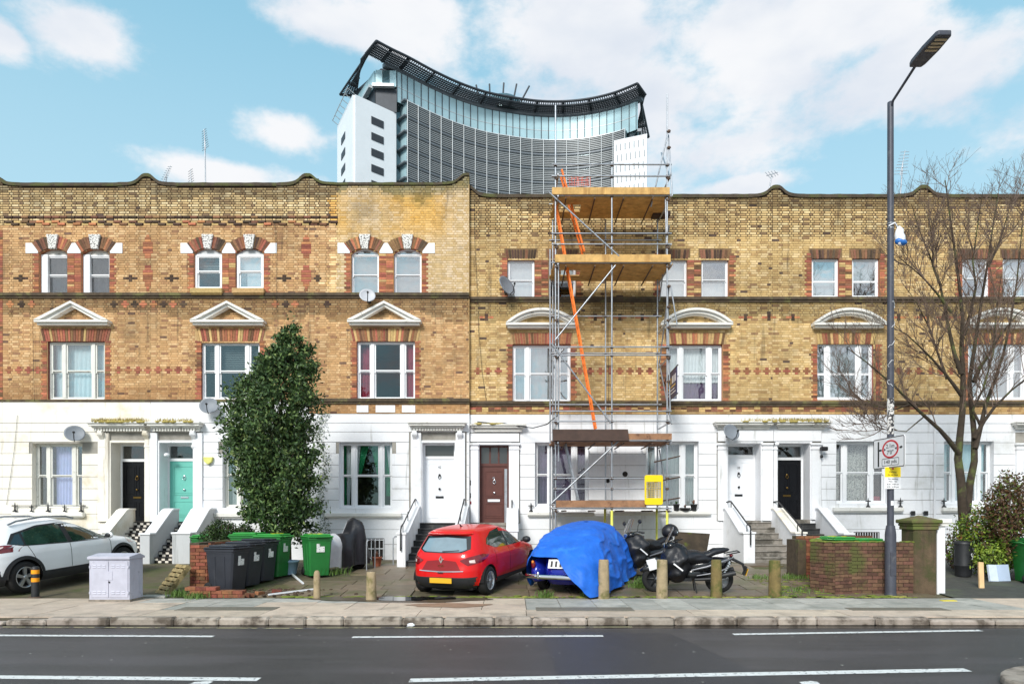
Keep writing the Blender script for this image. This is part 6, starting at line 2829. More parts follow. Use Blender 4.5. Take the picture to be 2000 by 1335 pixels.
sh.spatch('door_pillar', [(1.95, 1.015), (2.08, 1.01)], [(1.9, 1.435), (2.03, 1.435)], m_plastic, suv, .005, nu=2)
sh.spatch('window_surround', [(.56, 1.10), (.92, 1.03), (1.95, .99), (3.2, .975)], [(.74, 1.31), (1.35, 1.445), (1.95, 1.465), (2.4, 1.425), (3.15, 1.05)], m_plastic, suv, .003, nu=30)
for y, za in ((2.0, .44), (3.13, .44)):
    sh.spatch('door_gap', [(y, za), (y + .012, za)], [(y, 1.0), (y + .012, 1.0)], m_under, suv, .003, nu=1, nv=12)
sh.spatch('door_gap', [(1.2, .55), (1.212, .55)], [(.97, 1.03), (.982, 1.03)], m_under, suv, .003, nu=1, nv=12)
sh.spatch('door_handle', [(1.25, .92), (1.45, .92)], [(1.25, .96), (1.45, .96)], m_cwhite, suv, .035, nu=3, nv=2)
sh.spatch('door_handle', [(2.2, .91), (2.4, .91)], [(2.2, .95), (2.4, .95)], m_cwhite, suv, .035, nu=3, nv=2)
sh.spatch('tail_light', [(.1, .90), (.45, 1.02), (.62, 1.045)], [(.2, 1.08), (.5, 1.09), (.66, 1.075)], m_tail, suv, .01)
sh.spatch('tail_light_lens', [(.16, .93), (.45, 1.035)], [(.2, 1.02), (.48, 1.065)], m_clear, suv, .014)
sh.rpatch('tail_light', [(.6, .90), (.86, .93)], [(.6, .98), (.84, 1.07)], m_tail, suv, .01, sides=(1, -1))
sh.rpatch('rear_window', [(-.6, 1.1), (.6, 1.1)], [(-.5, 1.38), (.5, 1.38)], m_cglass, suv, .008)
q = MB()
yp = sh.rear(0, .75) - .02
q.cbox(-.26, .26, yp, yp + .012, .7, .81, .003)
q.build('number_plate', m_plate, suv)
sh.spatch('headlight', [(3.75, .80), (4.15, .78)], [(3.7, .93), (4.1, .86)], m_clear, suv, .008)
for sg in (1, -1):
    q = MB()
    q.path([(sg * .60, .75, 1.50), (sg * .59, .95, 1.565), (sg * .55, 1.6, 1.615), (sg * .55, 2.2, 1.585), (sg * .56, 2.4, 1.52)], .022, 8)
    q.build('roof_rail', m_steel, suv)
    mirror(suv, sg * .87, 3.0, 1.06, sg, m_cwhite)
underbody(suv, .66, .3, 4.1, .2, .55, (.86, 3.51), r_)
for y in (.86, 3.51):
    for sg in (1, -1):
        wheel(suv, sg * .885, y, r_, .215, sg, 5, pairs=False)
p0 = axle(47, 1157)
Rz2 = Matrix.Rotation(-th2, 3, 'Z') @ Matrix.Rotation(SL, 3, 'X')
suv.location = Vector((p0.x, p0.y, p0.z)) - Rz2 @ Vector((.80, .86, 0.0))

# --- classic blue car under its tarpaulin
th3 = R(23)
vw = thing('classic_car', (0, 0, 0), 'rounded old blue car with chrome rear bumper, mostly hidden under a blue tarpaulin', 'car', 'cars parked in the front gardens', rz=-th3, rx=SL, local=True)
sh = Shell([(.22, .25), (.35, .12), (.5, .12), (.7, .2), (.85, .34), (1.0, .56), (1.15, 1.1), (1.22, 1.6)],
           [(.22, 3.8), (.45, 3.9), (.6, 3.8), (.8, 3.3), (.95, 2.9), (1.15, 2.6), (1.22, 2.2)],
           [(.22, .52), (.4, .56), (.7, .56), (.9, .56), (1.05, .48), (1.15, .36), (1.22, .2)], 3.2, 3.0)
sh.body(zrange(.22, 1.22, .05) + [1.22], 60, [], [m_cblue, m_trimk], 'body', vw)
for sg in (1, -1):
    q = MB()
    q.ball((sg * .60, .72, .42), (.20, .52, .37), 18, 12, 0, lambda v: Vector((v.x, v.y, max(v.z, -.16))))
    q.ball((sg * .60, 3.2, .42), (.20, .55, .36), 18, 12, 0, lambda v: Vector((v.x, v.y, max(v.z, -.16))))
    q.build('fender', m_cblue, vw)
    q = MB()
    q.lathe([(.0, -.05), (.05, -.03), (.062, 0), (.05, .02)], (0, 0, 0), 14)
    q.v = [(sg * .64 + a * .85, .245 + c * .8, .64 + b * 1.45) for a, b, c in q.v]
    tl = q.build('tail_light', m_tail, vw, fix=True)
    q = MB()
    q.ball((sg * .64, .205, .70), (.03, .02, .035), 8, 6)
    q.build('indicator_lens', m_amber, tl)
    wheel(vw, sg * .66, .76, .31, .15, sg, 8)
    wheel(vw, sg * .66, 3.16, .31, .15, sg, 8)
q = MB()
q.path([(-.78, .16, .42), (-.70, .03, .42), (-.4, -.02, .42), (0, -.03, .42), (.4, -.02, .42), (.70, .03, .42), (.78, .16, .42)], [.03, .045, .05, .05, .05, .045, .03], 10)
bmp = q.build('bumper', m_chrome, vw)
for x in (-.42, .42):
    q = MB()
    q.ball((x, -.06, .45), (.035, .04, .09), 10, 8)
    q.build('overrider', m_chrome, bmp)
q = MB()
q.obox((-.02, .14, .68), (.46, .02, .2), Matrix.Rotation(R(-25), 3, 'X'))
np_ = q.build('number_plate', m_signw, vw)
for k in range(4):
    q = MB()
    q.obox((-.17 + k * .10, .122, .68), (.045, .01, .13), Matrix.Rotation(R(-25), 3, 'X'))
    q.build('plate_stripe', m_signk, np_)
p0 = axle(1088, 1137)
Rz3 = Matrix.Rotation(-th3, 3, 'Z') @ Matrix.Rotation(SL, 3, 'X')
base3 = Vector((.98, 14.52, gz(14.52)))
vw.location = base3
# tarpaulin draped over the car: hem high over the left tail, down to the ground on the right
m_tarp = mat('blue_tarpaulin', (22, 100, 204), .62, var=.14, scale=3, bump=.6, bscale=11, col2=(46, 124, 222), s2=2.2, lo=.52, hi=.7)
q = MB()
tarp = thing('tarpaulin', tuple(base3), 'bright blue tarpaulin draped over the old car', 'tarpaulin', rz=-th3, rx=SL, local=True)
TR = [(0.0, -.26), (.3, -.22), (.5, -.16), (.7, -.02), (.88, .2), (1.04, .46), (1.2, .78), (1.32, 1.15), (1.40, 1.65), (1.42, 2.1)]
TF = [(0.0, 4.1), (.4, 4.1), (.7, 3.9), (.9, 3.5), (1.1, 3.15), (1.22, 2.95), (1.33, 2.75), (1.40, 2.5), (1.42, 2.2)]
TW = [(0.0, .96), (.3, .92), (.55, .87), (.75, .81), (.95, .745), (1.1, .68), (1.22, .60), (1.33, .48), (1.40, .28), (1.42, .03)]
ts_ = Shell(TR, TF, TW, 5.5, 3.4)
half = ts_.ring(90)
ring = half + [(-a, b) for a, b in half[::-1]][1:-1]


def tarp_pt(u, v):
    k = int(round(u * len(ring))) % len(ring)
    a, b = ring[k]
    # hem height: about 0.8 m over the left tail, dropping to the ground round the right side
    ang = math.atan2(b, a)                         # -pi/2 at the tail, 0 on the right side
    hem = .04
    if b < 0:
        t = (-a + .55) / 1.0                       # grows towards the left of the tail
        hem = .04 + .78 * min(1, max(0, t * 1.25 + .28)) * min(1, max(0, (-b - .5) * 3))
    elif a < 0:
        hem = .2
    z = hem + (1.42 - hem) * (1 - (1 - v) ** 1.15) if v < 1 else 1.42
    yc, hl, w_ = ts_.at(z)
    x, y = a * w_, yc + b * hl
    n1 = noise.noise((x * 1.6, y * 1.6, z * .9)) * .06
    fold = .05 * math.sin(ang * 17 + 2.5 * noise.noise((x, y, z)) + z * 2) * max(0, 1 - z / 1.3)
    rid = 1 - abs(noise.noise((x * 2.2 + 3, y * 2.2, z * 3.1)) * 2)
    n1 += .045 * rid ** 5
    sag = .02 * noise.noise((x * 5, y * 5, z * 5))
    nrm = Vector((a, b * .6, .25)).normalized()
    k_ = max(n1 + fold + sag, -.02) + .03
    return (x + nrm.x * k_, y + nrm.y * k_, max(z + nrm.z * k_ * .6, hem * .8))


q.grid(tarp_pt, len(ring), 60)
ob = q.build('sheet', m_tarp, tarp, fix=True)
# --- motor scooters
m_cloth = mat('black_rain_cover', (26, 27, 33), .42, var=.25, scale=5, bump=.35, bscale=12)
m_mirr = mat('mirror_face', (190, 205, 215), .05, metal=.9)


def bike(loc, rz, label, cover=True, plate=False, lean=0.0, legcover=True):
    t = thing('motor_scooter', loc, label, 'motor scooter', 'motor scooters parked behind the bollards', rz=rz, rx=0, local=True)
    t.rotation_euler = (0, lean, rz)
    for y in (0, 1.36):
        q = MB()
        q.lathe([(.20, -.05), (.26, -.062), (.295, -.04), (.305, 0), (.295, .04), (.26, .062), (.20, .05)], (0, y, .305), 26, axis='x', cap=False)
        wh = q.build('wheel', m_rubber, t, fix=True)
        q = MB()
        q.lathe([(.20, -.045), (.20, .045)], (0, y, .305), 24, axis='x', cap=False)
        q.lathe([(.2, -.01), (.2, .0), (.01, .0)], (0, y, .305), 24, axis='x', cap=False)
        q.lathe([(.05, -.07), (.05, .07)], (0, y, .305), 12, axis='x')
        for k in range(6):
            a = k * math.pi / 3
            q.path([(0, y, .305), (0, y + .2 * math.cos(a), .305 + .2 * math.sin(a))], [.028, .018], 6)
        q.lathe([(.13, .05), (.13, .056), (.06, .056)], (0, y, .305), 18, axis='x')
        q.build('rim', m_plastic if y else m_alloy, wh, fix=True)
    q = MB()
    q.ball((0, .25, .62), (.17, .52, .17), 16, 10, 0, lambda v: Vector((v.x * (1 - .35 * max(0, -v.y / .52)), v.y, v.z + .12 * -v.y)))
    q.ball((0, .5, .42), (.14, .3, .16), 14, 8)
    q.box(-.12, .12, .6, 1.05, .27, .34)
    q.build('body', m_black, t)
    q = MB()
    q.ball((0, .26, .84), (.16, .48, .085), 18, 8, 0, lambda v: Vector((v.x * (1 - .3 * max(0, -v.y / .48)), v.y, v.z + .16 * -v.y + (.05 if v.y < -.1 else 0))))
    q.build('seat', m_cloth if cover else m_plastic, t)
    q = MB()
    q.ball((0, 1.12, .72), (.2, .15, .36), 16, 12, 0, lambda v: Vector((v.x * (1 - .3 * v.z), v.y - .18 * v.z, v.z)))
    q.ball((0, 1.05, 1.04), (.17, .14, .10), 14, 8)
    q.build('front_fairing', m_black, t)
    q = MB()
    q.lathe([(.0, .012), (.07, .006), (.08, 0)], (0, 0, 0), 14)
    q.v = [(a * 1.15, 1.185 + c, 1.04 + b * .75) for a, b, c in q.v]
    q.build('headlight', m_mirr, t, fix=True)
    q = MB()
    q.ball((0, 1.38, .54), (.085, .34, .1), 14, 8, 0, lambda v: Vector((v.x, v.y, v.z - .55 * v.y * v.y)))
    q.build('mudguard', m_black, t)
    q = MB()
    for s in (-.09, .09):
        q.path([(s, 1.36, .305), (s, 1.14, .85)], .024, 8)
    q.build('fork', m_steel, t)
    q = MB()
    q.path([(-.35, .86, 1.08), (-.2, .98, 1.12), (0, 1.03, 1.10), (.2, .98, 1.12), (.35, .86, 1.08)], .013, 8)
    for s in (-1, 1):
        q.path([(s * .35, .86, 1.08), (s * .24, .945, 1.11)], .022, 8)
        q.path([(s * .30, .95, 1.09), (s * .36, .92, 1.06)], .008, 6)
    q.build('handlebar', m_plastic, t)
    for s in (-1, 1):
        q = MB()
        q.path([(s * .22, .97, 1.12), (s * .30, 1.0, 1.25), (s * .34, .99, 1.32)], .008, 6)
        q.ball((s * .36, .98, 1.36), (.08, .03, .055), 12, 8)
        mi_ = q.build('mirror', m_plastic, t)
        q = MB()
        q.ball((s * .36, .962, 1.36), (.068, .016, .044), 12, 8)
        q.build('mirror_glass', m_mirr, mi_)
    q = MB()
    q.path([(.19, .55, .32), (.2, .2, .34), (.21, -.05, .42), (.22, -.35, .50)], [.03, .04, .062, .055], 10)
    q.path([(-.19, .55, .32), (-.2, .2, .34), (-.21, -.05, .42), (-.22, -.3, .48)], [.03, .04, .055, .05], 10)
    q.build('exhaust', m_plastic, t)
    q = MB()
    q.path([(0, -.22, .78), (0, -.5, .64), (0, -.55, .45)], [.035, .03, .02], 8)
    q.obox((0, -.54, .5), (.2, .012, .2), Matrix.Rotation(R(18), 3, 'X'))
    q.build('tail_mudguard', m_plastic, t)
    q = MB()
    for s in (-.12, .12):
        q.path([(s, .55, .3), (s * 1.3, .5, .02)], .014, 6)
    q.build('stand', m_plastic, t)
    for s in (-1, 1):
        q = MB()
        q.path([(s * .165, .62, .52), (s * .19, .3, .60), (s * .17, -.05, .72), (s * .11, -.28, .80)], [.018, .03, .03, .012], 6)
        q.path([(s * .15, .5, .40), (s * .19, .1, .47), (s * .15, -.2, .60)], [.015, .026, .012], 6)
        q.build('side_panel', mat('grey_side_panel', (120, 122, 128), .35, metal=.4) if 'grey_side_panel' not in bpy.data.materials else bpy.data.materials['grey_side_panel'], t)
        q = MB()
        q.path([(s * .13, -.02, .34), (s * .13, -.2, .72)], .028, 8)
        for k in range(6):
            q.lathe([(.042, 0), (.045, .012), (.042, .024)], (s * .13, -.06 - .025 * k, .42 + .045 * k), 10)
        q.build('shock_absorber', m_chrome, t)
    q = MB()
    q.obox((0, -.575, .47), (.18, .008, .16), Matrix.Rotation(R(18), 3, 'X'))
    q.build('number_plate', m_plate, t)
    q = MB()
    q.path([(-.13, -.12, .86), (-.13, -.4, .92), (.13, -.4, .92), (.13, -.12, .86)], .014, 6)
    q.build('grab_rail', m_plastic, t)
    q = MB()
    q.grid(lambda u, v: ((u - .5) * .34 * (1 - .25 * v), 1.16 - .16 * v, 1.08 + .34 * v + .04 * math.cos((u - .5) * 3)), 8, 6)
    q.build('windscreen', glass('smoked_screen', .2, (150, 160, 170)) if 'smoked_screen' not in bpy.data.materials else bpy.data.materials['smoked_screen'], t)
    q = MB()
    q.ball((0, -.25, .83), (.07, .04, .035), 10, 6)
    q.build('tail_light', m_tail, t)
    if legcover:
        q = MB()

        def drapef(v):
            rg_ = 1 - abs(noise.noise(v * 5.5) * 2)
            n_ = noise.noise(v * 3.5) * .13 + .07 * rg_ ** 4 + noise.noise(v * 11) * .03 + .025 * math.sin(v.z * 22 + v.y * 9)
            s = 1 + n_ / max(v.length, .1)
            return Vector((v.x * s * (1 + .25 * max(0, -v.z)), v.y * s, v.z))
        q.ball((0, .92, .66), (.33, .30, .44), 34, 24, 0, drapef)
        q.ball((0, .60, .78), (.27, .42, .17), 30, 18, 0, drapef)
        lc = q.build('leg_cover', m_cloth, t)
        q = MB()
        for s in (-1, 1):
            q.obox((s * .395, .93, .62), (.012, .25, .03), Matrix.Rotation(R(38), 3, 'X'))
        q.build('reflective_stripe', m_signw, lc)
    if plate:
        q = MB()
        q.obox((.0, 1.75, .50), (.19, .012, .19), Matrix.Rotation(R(14), 3, 'X') @ Matrix.Rotation(R(35), 3, 'Z'))
        lp = q.build('learner_plate', m_signw, t)
    return t


Yb = 14.95
xr_, xf_ = PX(1404, Yb), PX(1268, Yb)
b1 = bike((xr_, Yb, gz(Yb)), R(84), 'black motor scooter with black leg cover and learner plate between the bollards', plate=False, lean=R(-4))
# learner plate on the front mudguard, turned to the street
q = MB()
q.obox((-.13, 1.44, .62), (.012, .2, .2), Matrix.Rotation(R(-14), 3, 'X') @ Matrix.Rotation(R(10), 3, 'Z'))
q.obox((.13, 1.44, .62), (.012, .2, .2), Matrix.Rotation(R(-14), 3, 'X'))
lp = q.build('learner_plate', m_signw, b1)
q = MB()
q.obox((.139, 1.465, .62), (.004, .03, .11), Matrix.Rotation(R(-14), 3, 'X'))
q.obox((.139, 1.432, .575), (.004, .08, .03), Matrix.Rotation(R(-14), 3, 'X'))
q.build('letter', m_signr, lp)
b2 = bike((PX(1310, 16.9), 17.2, gz(17.2)), R(112), 'black motor scooter standing behind the tarpaulin with its mirrors raised', lean=R(5))
# top box (helmet shaped) on the front scooter's neighbour
q = MB()
q.ball((-.02, -.12, 1.12), (.2, .22, .2), 18, 12, 0, lambda v: Vector((v.x, v.y, max(v.z, -.12))))
q.build('top_box', m_cloth, b2)
# ---------------------------------------------------------------- bins, boxes and bollards
m_bink = mat('black_bin_plastic', (42, 45, 53), .5, var=.16, scale=5, streak=((84, 86, 90), .5, .6))
m_bing = mat('green_bin_plastic', (34, 116, 52), .5, var=.12, scale=4, col2=(28, 88, 42), s2=2, lo=.5, hi=.75, streak=((90, 110, 84), .4, .6))
m_binl = mat('green_bin_lid', (52, 144, 62), .45, var=.12, scale=4)
m_lab = mat('bin_label', (232, 234, 232), .5, var=.04, col2=(150, 154, 156), s2=26, lo=.55, hi=.6)


def bin_(loc, rz, m, ml, label, h=1.03, lab=True, stain=False, tilt=0.0, group='wheelie bins in the front gardens'):
    """Front of the bin faces -y."""
    t = thing('wheelie_bin', loc, label, 'wheelie bin', group, rz=rz, local=True)
    w_, d_ = .29, .36
    k = .84
    hb = h - .09
    q = MB()
    secs = [(.0, k), (.03, k + .01), (hb - .1, .985), (hb - .09, 1.0), (hb, 1.0)]
    vs, fs = [], []
    for z, s in secs:
        for (sx2, sy2) in ((-1, -.88), (-.88, -1), (.88, -1), (1, -.88), (1, .88), (.88, 1), (-.88, 1), (-1, .88)):
            yy = sy2 * d_ * s + (d_ * (1 - s) * .6)
            if z < .2 and sy2 > .5:
                yy -= .05
            vs.append((sx2 * w_ * s, yy, z + (.0 if z else .02)))
    for i in range(len(secs) - 1):
        for j in range(8):
            fs.append((i * 8 + j, i * 8 + (j + 1) % 8, (i + 1) * 8 + (j + 1) % 8, (i + 1) * 8 + j))
    fs.append(tuple(reversed(range(8))))
    q.add(vs, fs)
    for s in (-1, 1):                              # ribs down the sides and front
        for yy in (-.12, .12):
            q.add([(s * (w_ * .86), yy - .02, .12), (s * (w_ * .86), yy + .02, .12), (s * (w_ * .985), yy + .02, hb - .16), (s * (w_ * .985), yy - .02, hb - .16),
                   (s * (w_ * .86 + .012), yy - .012, .12), (s * (w_ * .86 + .012), yy + .012, .12), (s * (w_ * .985 + .012), yy + .012, hb - .16), (s * (w_ * .985 + .012), yy - .012, hb - .16)],
                  [(4, 5, 6, 7), (0, 4, 7, 3), (5, 1, 2, 6), (3, 7, 6, 2)])
    q.cbox(-w_ - .012, w_ + .012, -d_ - .012, d_ + .012, hb - .06, hb, .01)
    b = q.build('body', m, t, fix=True)
    q = MB()
    q.cbox(-w_ - .03, w_ + .03, -d_ - .045, d_ + .02, hb + .002, hb + .04, .018)
    q.cbox(-w_ + .02, w_ - .02, -d_ + .02, d_ - .06, hb + .035, hb + .085, .04)
    q.path([(-.15, -d_ - .05, hb + .02), (.15, -d_ - .05, hb + .02)], .018, 6)
    l_ = q.build('lid', ml, t)
    q = MB()
    q.path([(-w_ * .8, d_ + .0, hb - .04), (-w_ * .8, d_ + .07, hb - .01), (w_ * .8, d_ + .07, hb - .01), (w_ * .8, d_, hb - .04)], .018, 6)
    q.build('handle', m, t)
    for s in (-1, 1):
        q = MB()
        q.lathe([(.04, -.03), (.10, -.028), (.105, 0), (.10, .028), (.04, .03)], (0, 0, 0), 18, axis='x')
        q.v = [(s * (w_ * .86 + .0) + a, d_ - .06 + b_, .105 + c) for a, b_, c in q.v]
        q.build('wheel', m_rubber, t, fix=True)
    if lab:
        q = MB()
        yy = lambda z: -d_ * (k + .015 + (.97 - k) * z / (hb - .1)) + .02 - .022
        for (x0, x1, z0, z1, mm) in ((-.10, .10, hb - .36, hb - .22, 0), (-.10, -.02, hb - .22, hb - .15, 0)):
            q.add([(x0, yy(z0) + .004, z0), (x1, yy(z0) + .004, z0), (x1, yy(z1) + .004, z1), (x0, yy(z1) + .004, z1), (x0, yy(z0) - .003, z0), (x1, yy(z0) - .003, z0), (x1, yy(z1) - .003, z1), (x0, yy(z1) - .003, z1)],
                  [(4, 5, 6, 7), (0, 1, 5, 4), (3, 7, 6, 2), (0, 4, 7, 3), (1, 2, 6, 5)])
        q.build('label', m_lab, t, fix=True)
    if stain:
        q = MB()
        for i in range(5):
            q.ball((rg.uniform(-.15, .15), rg.uniform(-.2, .2), hb + .088), (.07, .045, .006), 8, 4)
        q.build('leaf_litter', mat('yellow_leaves', (214, 214, 40), .8), l_)
    return t


for i, (x, y, m, ml, lb) in enumerate((
        (-6.33, 15.2, m_bink, m_bink, 'black wheelie bin nearest the pavement, first of the row by the brick pier'),
        (-6.24, 15.86, m_bink, m_bink, 'black wheelie bin in the middle of the row of three'),
        (-6.13, 16.5, m_bink, m_bink, 'black wheelie bin next to the green bins at the back of the row'),
        (-6.0, 17.15, m_bing, m_binl, 'green wheelie bin at the end of the black bins with yellow leaves on its lid'))):
    bin_((x, y, gz(y)), R(76 + rg.uniform(-2, 2)), m, ml, lb, 1.03 if i < 3 else 1.08, stain=i == 3)
bin_((-6.75, 17.5, gz(17.5)), R(80), m_bing, m_binl, 'green wheelie bin half hidden behind the leaf-strewn one', 1.08, False)
bin_((-4.95, 17.3, gz(17.3)), R(32), m_bing, m_binl, 'green wheelie bin on its own beside the covered motorcycle', 1.06, stain=True)
bin_((-8.72, 19.4, gz(19.4)), R(10), m_bing, m_binl, 'small green bin behind the brick pier by the turquoise door stairs', .86, False)
bin_((12.5, 16.35, gz(16.35)), R(84), m_bing, m_bing, 'green wheelie bin at the right edge under the bush', 1.05, False)
bin_((7.85, 16.5, gz(16.5)), R(10), m_bing, m_binl, 'green wheelie bin with leafy lid inside the brick enclosure', 1.08, False, True)
bin_((8.5, 16.4, gz(16.4)), R(-6), m_bing, m_binl, 'second green bin inside the enclosure, beside the leafy one', 1.05, False)

# utility cabinet
m_cab = mat('lilac_grey_cabinet', (186, 186, 200), .55, var=.09, scale=4, col2=(150, 150, 160), s2=4, lo=.6, hi=.75, streak=((140, 138, 140), .4, .62))
cx0, cx1, cy0, cy1 = PX(171, 13.72), PX(254, 13.72), 13.72, 14.26
cab = thing('utility_cabinet', ((cx0 + cx1) / 2, 14.0, 0), 'pale lilac-grey steel utility cabinet with louvred doors on the pavement', 'cabinet')
q = MB()
q.cbox(cx0 + .02, cx1 - .02, cy0 + .02, cy1 - .02, 0, .86, .008)
q.build('body', m_cab, cab)
q = MB()
q.prismx([(cy0 - .02, .86), (cy1 + .02, .86), (cy1 + .02, .90), ((cy0 + cy1) / 2 + .1, .965), (cy0 - .02, .915)], cx0, cx1)
q.build('lid', m_cab, cab, bevel=.006)
q = MB()
q.box(cx0 + .01, cx1 - .01, cy0 + .01, cy1 - .01, 0, .05)
q.build('plinth', mat('stained_concrete', (136, 128, 118), .9, var=.3, scale=12), cab)
xm = (cx0 + cx1) / 2 - .01
lou = MB()
lou.prismx([(0, -.012), (-.012, -.008), (0, .012)], -.035, .035)
lou_me = lou.mesh('louvre', m_cab)
for (a, b) in ((cx0 + .05, xm - .004), (xm + .004, cx1 - .05)):
    q = MB()
    q.cbox(a, b, cy0 + .006, cy0 + .02, .09, .82, .004)
    dr = q.build('door', m_cab, cab)
    for z in (.17, .21, .70, .74):
        for k in range(3):
            put('louvre', lou_me, dr, (a + (b - a) * (k + .9) / 3.8, cy0 + .006, z))
    for z in (.16, .68):
        q = MB()
        hx = a - .01 if a < xm - .1 else b + .01
        q.cbox(hx - .012, hx + .012, cy0 - .004, cy0 + .012, z, z + .05, .003)
        q.build('hinge', m_cab, dr)
q = MB()
q.lathe([(.018, 0), (.018, -.012)], (0, 0, 0), 10)
q.v = [(xm + .02 + a, cy0 + .004 + c, .40 + b) for a, b, c in q.v]
q.build('lock', m_iron, cab, fix=True)
q = MB()
q.box(xm - .08, xm + .08, cy0 + .0, cy0 + .004, .44, .62)
q.build('notice_plate', m_cab, cab)
lo2 = MB()
lo2.prismz([(0, -.03), (.010, -.02), (0, .03)], -.008, .008)
lo2_me = lo2.mesh('louvre', m_cab)
for k in range(9):
    for j in range(2):
        put('louvre', lo2_me, cab, (cx1 - .018, cy0 + .16 + j * .22, .12 + k * .045))

# stone and timber bollards
bol = [(619, 1168, 1113, .066, m_stone, 'rounded', 'short rounded stone bollard with a pitted top, first of the row from the left'),
       (725, 1171, 1116, .105, m_stone, 'flat', 'square-shouldered stone bollard beside the puddle'),
       (1179, 1168, 1092, .115, m_stone, 'flat', 'stone bollard in front of the blue tarpaulin'),
       (1293, 1167, 1092, .118, m_stone, 'flat', "stone bollard in front of the scooter's leg cover"),
       (1399, 1166, 1092, .118, m_stonemoss, 'moss', 'rotten mossy bollard by the rear wheel of the scooter'),
       (1513, 1165, 1093, .125, m_stonemoss, 'moss', 'green mossy bollard standing alone left of the brick enclosure')]
for px, yb, yt, r, m, st, lb in bol:
    y = 2400 / (yb - 1000)
    x, hh = PX(px, y), (yb - yt) * y / F
    q = MB()
    n = 10 if st != 'flat' else 8
    if st == 'rounded':
        pr = [(r * 1.15, -.03), (r * 1.1, .03), (r * 1.05, hh * .5), (r * 1.0, hh * .85), (r * .8, hh * .95), (r * .4, hh), (.0, hh + .002)]
    else:
        pr = [(r * 1.08, -.03), (r * 1.06, .02), (r * .98, hh * .55), (r * .92, hh - .02), (r * .84, hh - .002), (.0, hh + .004)]
    q.lathe(pr, (0, 0, 0), 14)
    q.v = [(a * (1 + .09 * noise.noise((a * 9 + px, b * 9, c * 6))), b * (1 + .09 * noise.noise((a * 9, b * 9 + px, c * 6))), c + (.012 * noise.noise((a * 14 + px, b * 14, 1)) if c > hh * .8 else 0)) for a, b, c in q.v]
    q.v = [(x + a, y + b, c) for a, b, c in q.v]
    o = q.build('bollard', m, None, fix=True, loc=(x, y, 0))
    tag(o, lb, 'bollard', 'bollards along the back of the pavement')
# orange-banded bollard
y = 14.5
x = PX(69, y)
ob_ = thing('banded_bollard', (x, y, 0), 'slim black bollard with two orange bands by the white car', 'bollard')
q = MB()
q.lathe([(.075, 0), (.075, .6), (.065, .645), (.03, .66), (0, .662)], (x, y, 0), 18)
q.build('post', m_plastic, ob_)
m_or = mat('orange_reflective', (250, 160, 20), .4)
for z in (.33, .50):
    q = MB()
    q.lathe([(.0765, z), (.0765, z + .085)], (x, y, 0), 18, cap=False)
    q.build('band', m_or, ob_)
q = MB()
q.lathe([(.13, 0), (.12, .012), (.076, .016)], (x, y, 0), 16)
q.build('base', m_rust, ob_)


# ---------------------------------------------------------------- garden walls
m_wallm = mat('old_mortar', (78, 66, 52), .95, var=.3, scale=9, col2=(84, 92, 44), s2=1.6, lo=.5, hi=.66)
m_gbr = mat('garden_brick', (102, 74, 58), .9, rand=.3, var=.25, scale=12, bump=.3, col2=(84, 86, 44), s2=1.5, lo=.46, hi=.62)
m_gbr2 = mat('garden_red_brick', (132, 80, 58), .9, rand=.3, var=.25, scale=12, bump=.3, col2=(96, 84, 56), s2=2.4, lo=.55, hi=.7)
GBR = ubox(m_gbr)
GBR2 = ubox(m_gbr2)


def brick_face(par, a, b, z0, z1, me, proud=.008, rows=None):
    """Bricks laid one by one on the face that looks to the right of a->b seen from above reversed (towards the street)."""
    a, b = Vector(a), Vector(b)
    d = b - a
    ln = d.length
    d.normalize()
    nn = Vector((d.y, -d.x))
    ang = math.atan2(d.y, d.x)
    n = int((z1 - z0) / ROW)
    for r in range(n):
        z = z0 + (r + .5) * (z1 - z0) / n
        x = -(.1 if r % 2 else 0)
        while x < ln:
            u0, u1 = max(x, 0), min(x + .215, ln)
            if u1 - u0 > .04:
                p = a + d * ((u0 + u1) / 2) + nn * (rg.uniform(-.004, .004) - .025 + proud)
                put('brick', me, par, (p.x, p.y, z), (u1 - u0 - .004, .065, (z1 - z0) / n - .011), (0, 0, ang))
            x += .225


def wall_run(q, a, b, t, z0, z1):
    a, b = Vector(a), Vector(b)
    d = (b - a).normalized()
    nn = Vector((-d.y, d.x)) * t
    q.prismz([(a.x, a.y), (b.x, b.y), (b.x + nn.x, b.y + nn.y), (a.x + nn.x, a.y + nn.y)], z0, z1)


enc = thing('garden_wall', (7.6, 15.6, 0), 'mossy brick bin enclosure wall with a canted corner by the street lamp', 'wall')
P_ = [(7.30, 16.55), (6.72, 15.35), (7.0, 14.80), (7.42, 14.92), (8.80, 14.92)]
q = MB()
for a, b in zip(P_, P_[1:]):
    wall_run(q, a, b, .2, -.05, 1.15)
q.build('wall_core', m_wallm, enc, fix=True)
for a, b in zip(P_, P_[1:]):
    brick_face(enc, a, b, gz(a[1]) - .02, 1.14, GBR)
q = MB()
for k in range(170):
    i = rg.randrange(4)
    t = rg.random()
    a, b = Vector(P_[i]), Vector(P_[i + 1])
    p = a.lerp(b, t)
    d = (b - a).normalized()
    p = p + Vector((-d.y, d.x)) * rg.uniform(0, .18)
    s = rg.uniform(.02, .05)
    q.ball((p.x, p.y, 1.155), (s * 1.5, s * 1.3, s * .5), 6, 4)
q.build('moss', m_moss, enc, kind='stuff')
w2 = thing('garden_wall', (8.2, 17.5, 0), 'low brick wall behind the bin enclosure, running to the stairs', 'wall')
q = MB()
wall_run(q, (7.28, 17.5), (9.3, 17.6), .22, 0, 1.2)
wall_run(q, (7.28, 17.6), (7.28, 16.9), -.2, 0, 1.12)
q.build('wall_core', m_wallm, w2, fix=True)
brick_face(w2, (7.28, 17.5), (9.3, 17.6), .2, 1.2, GBR2)
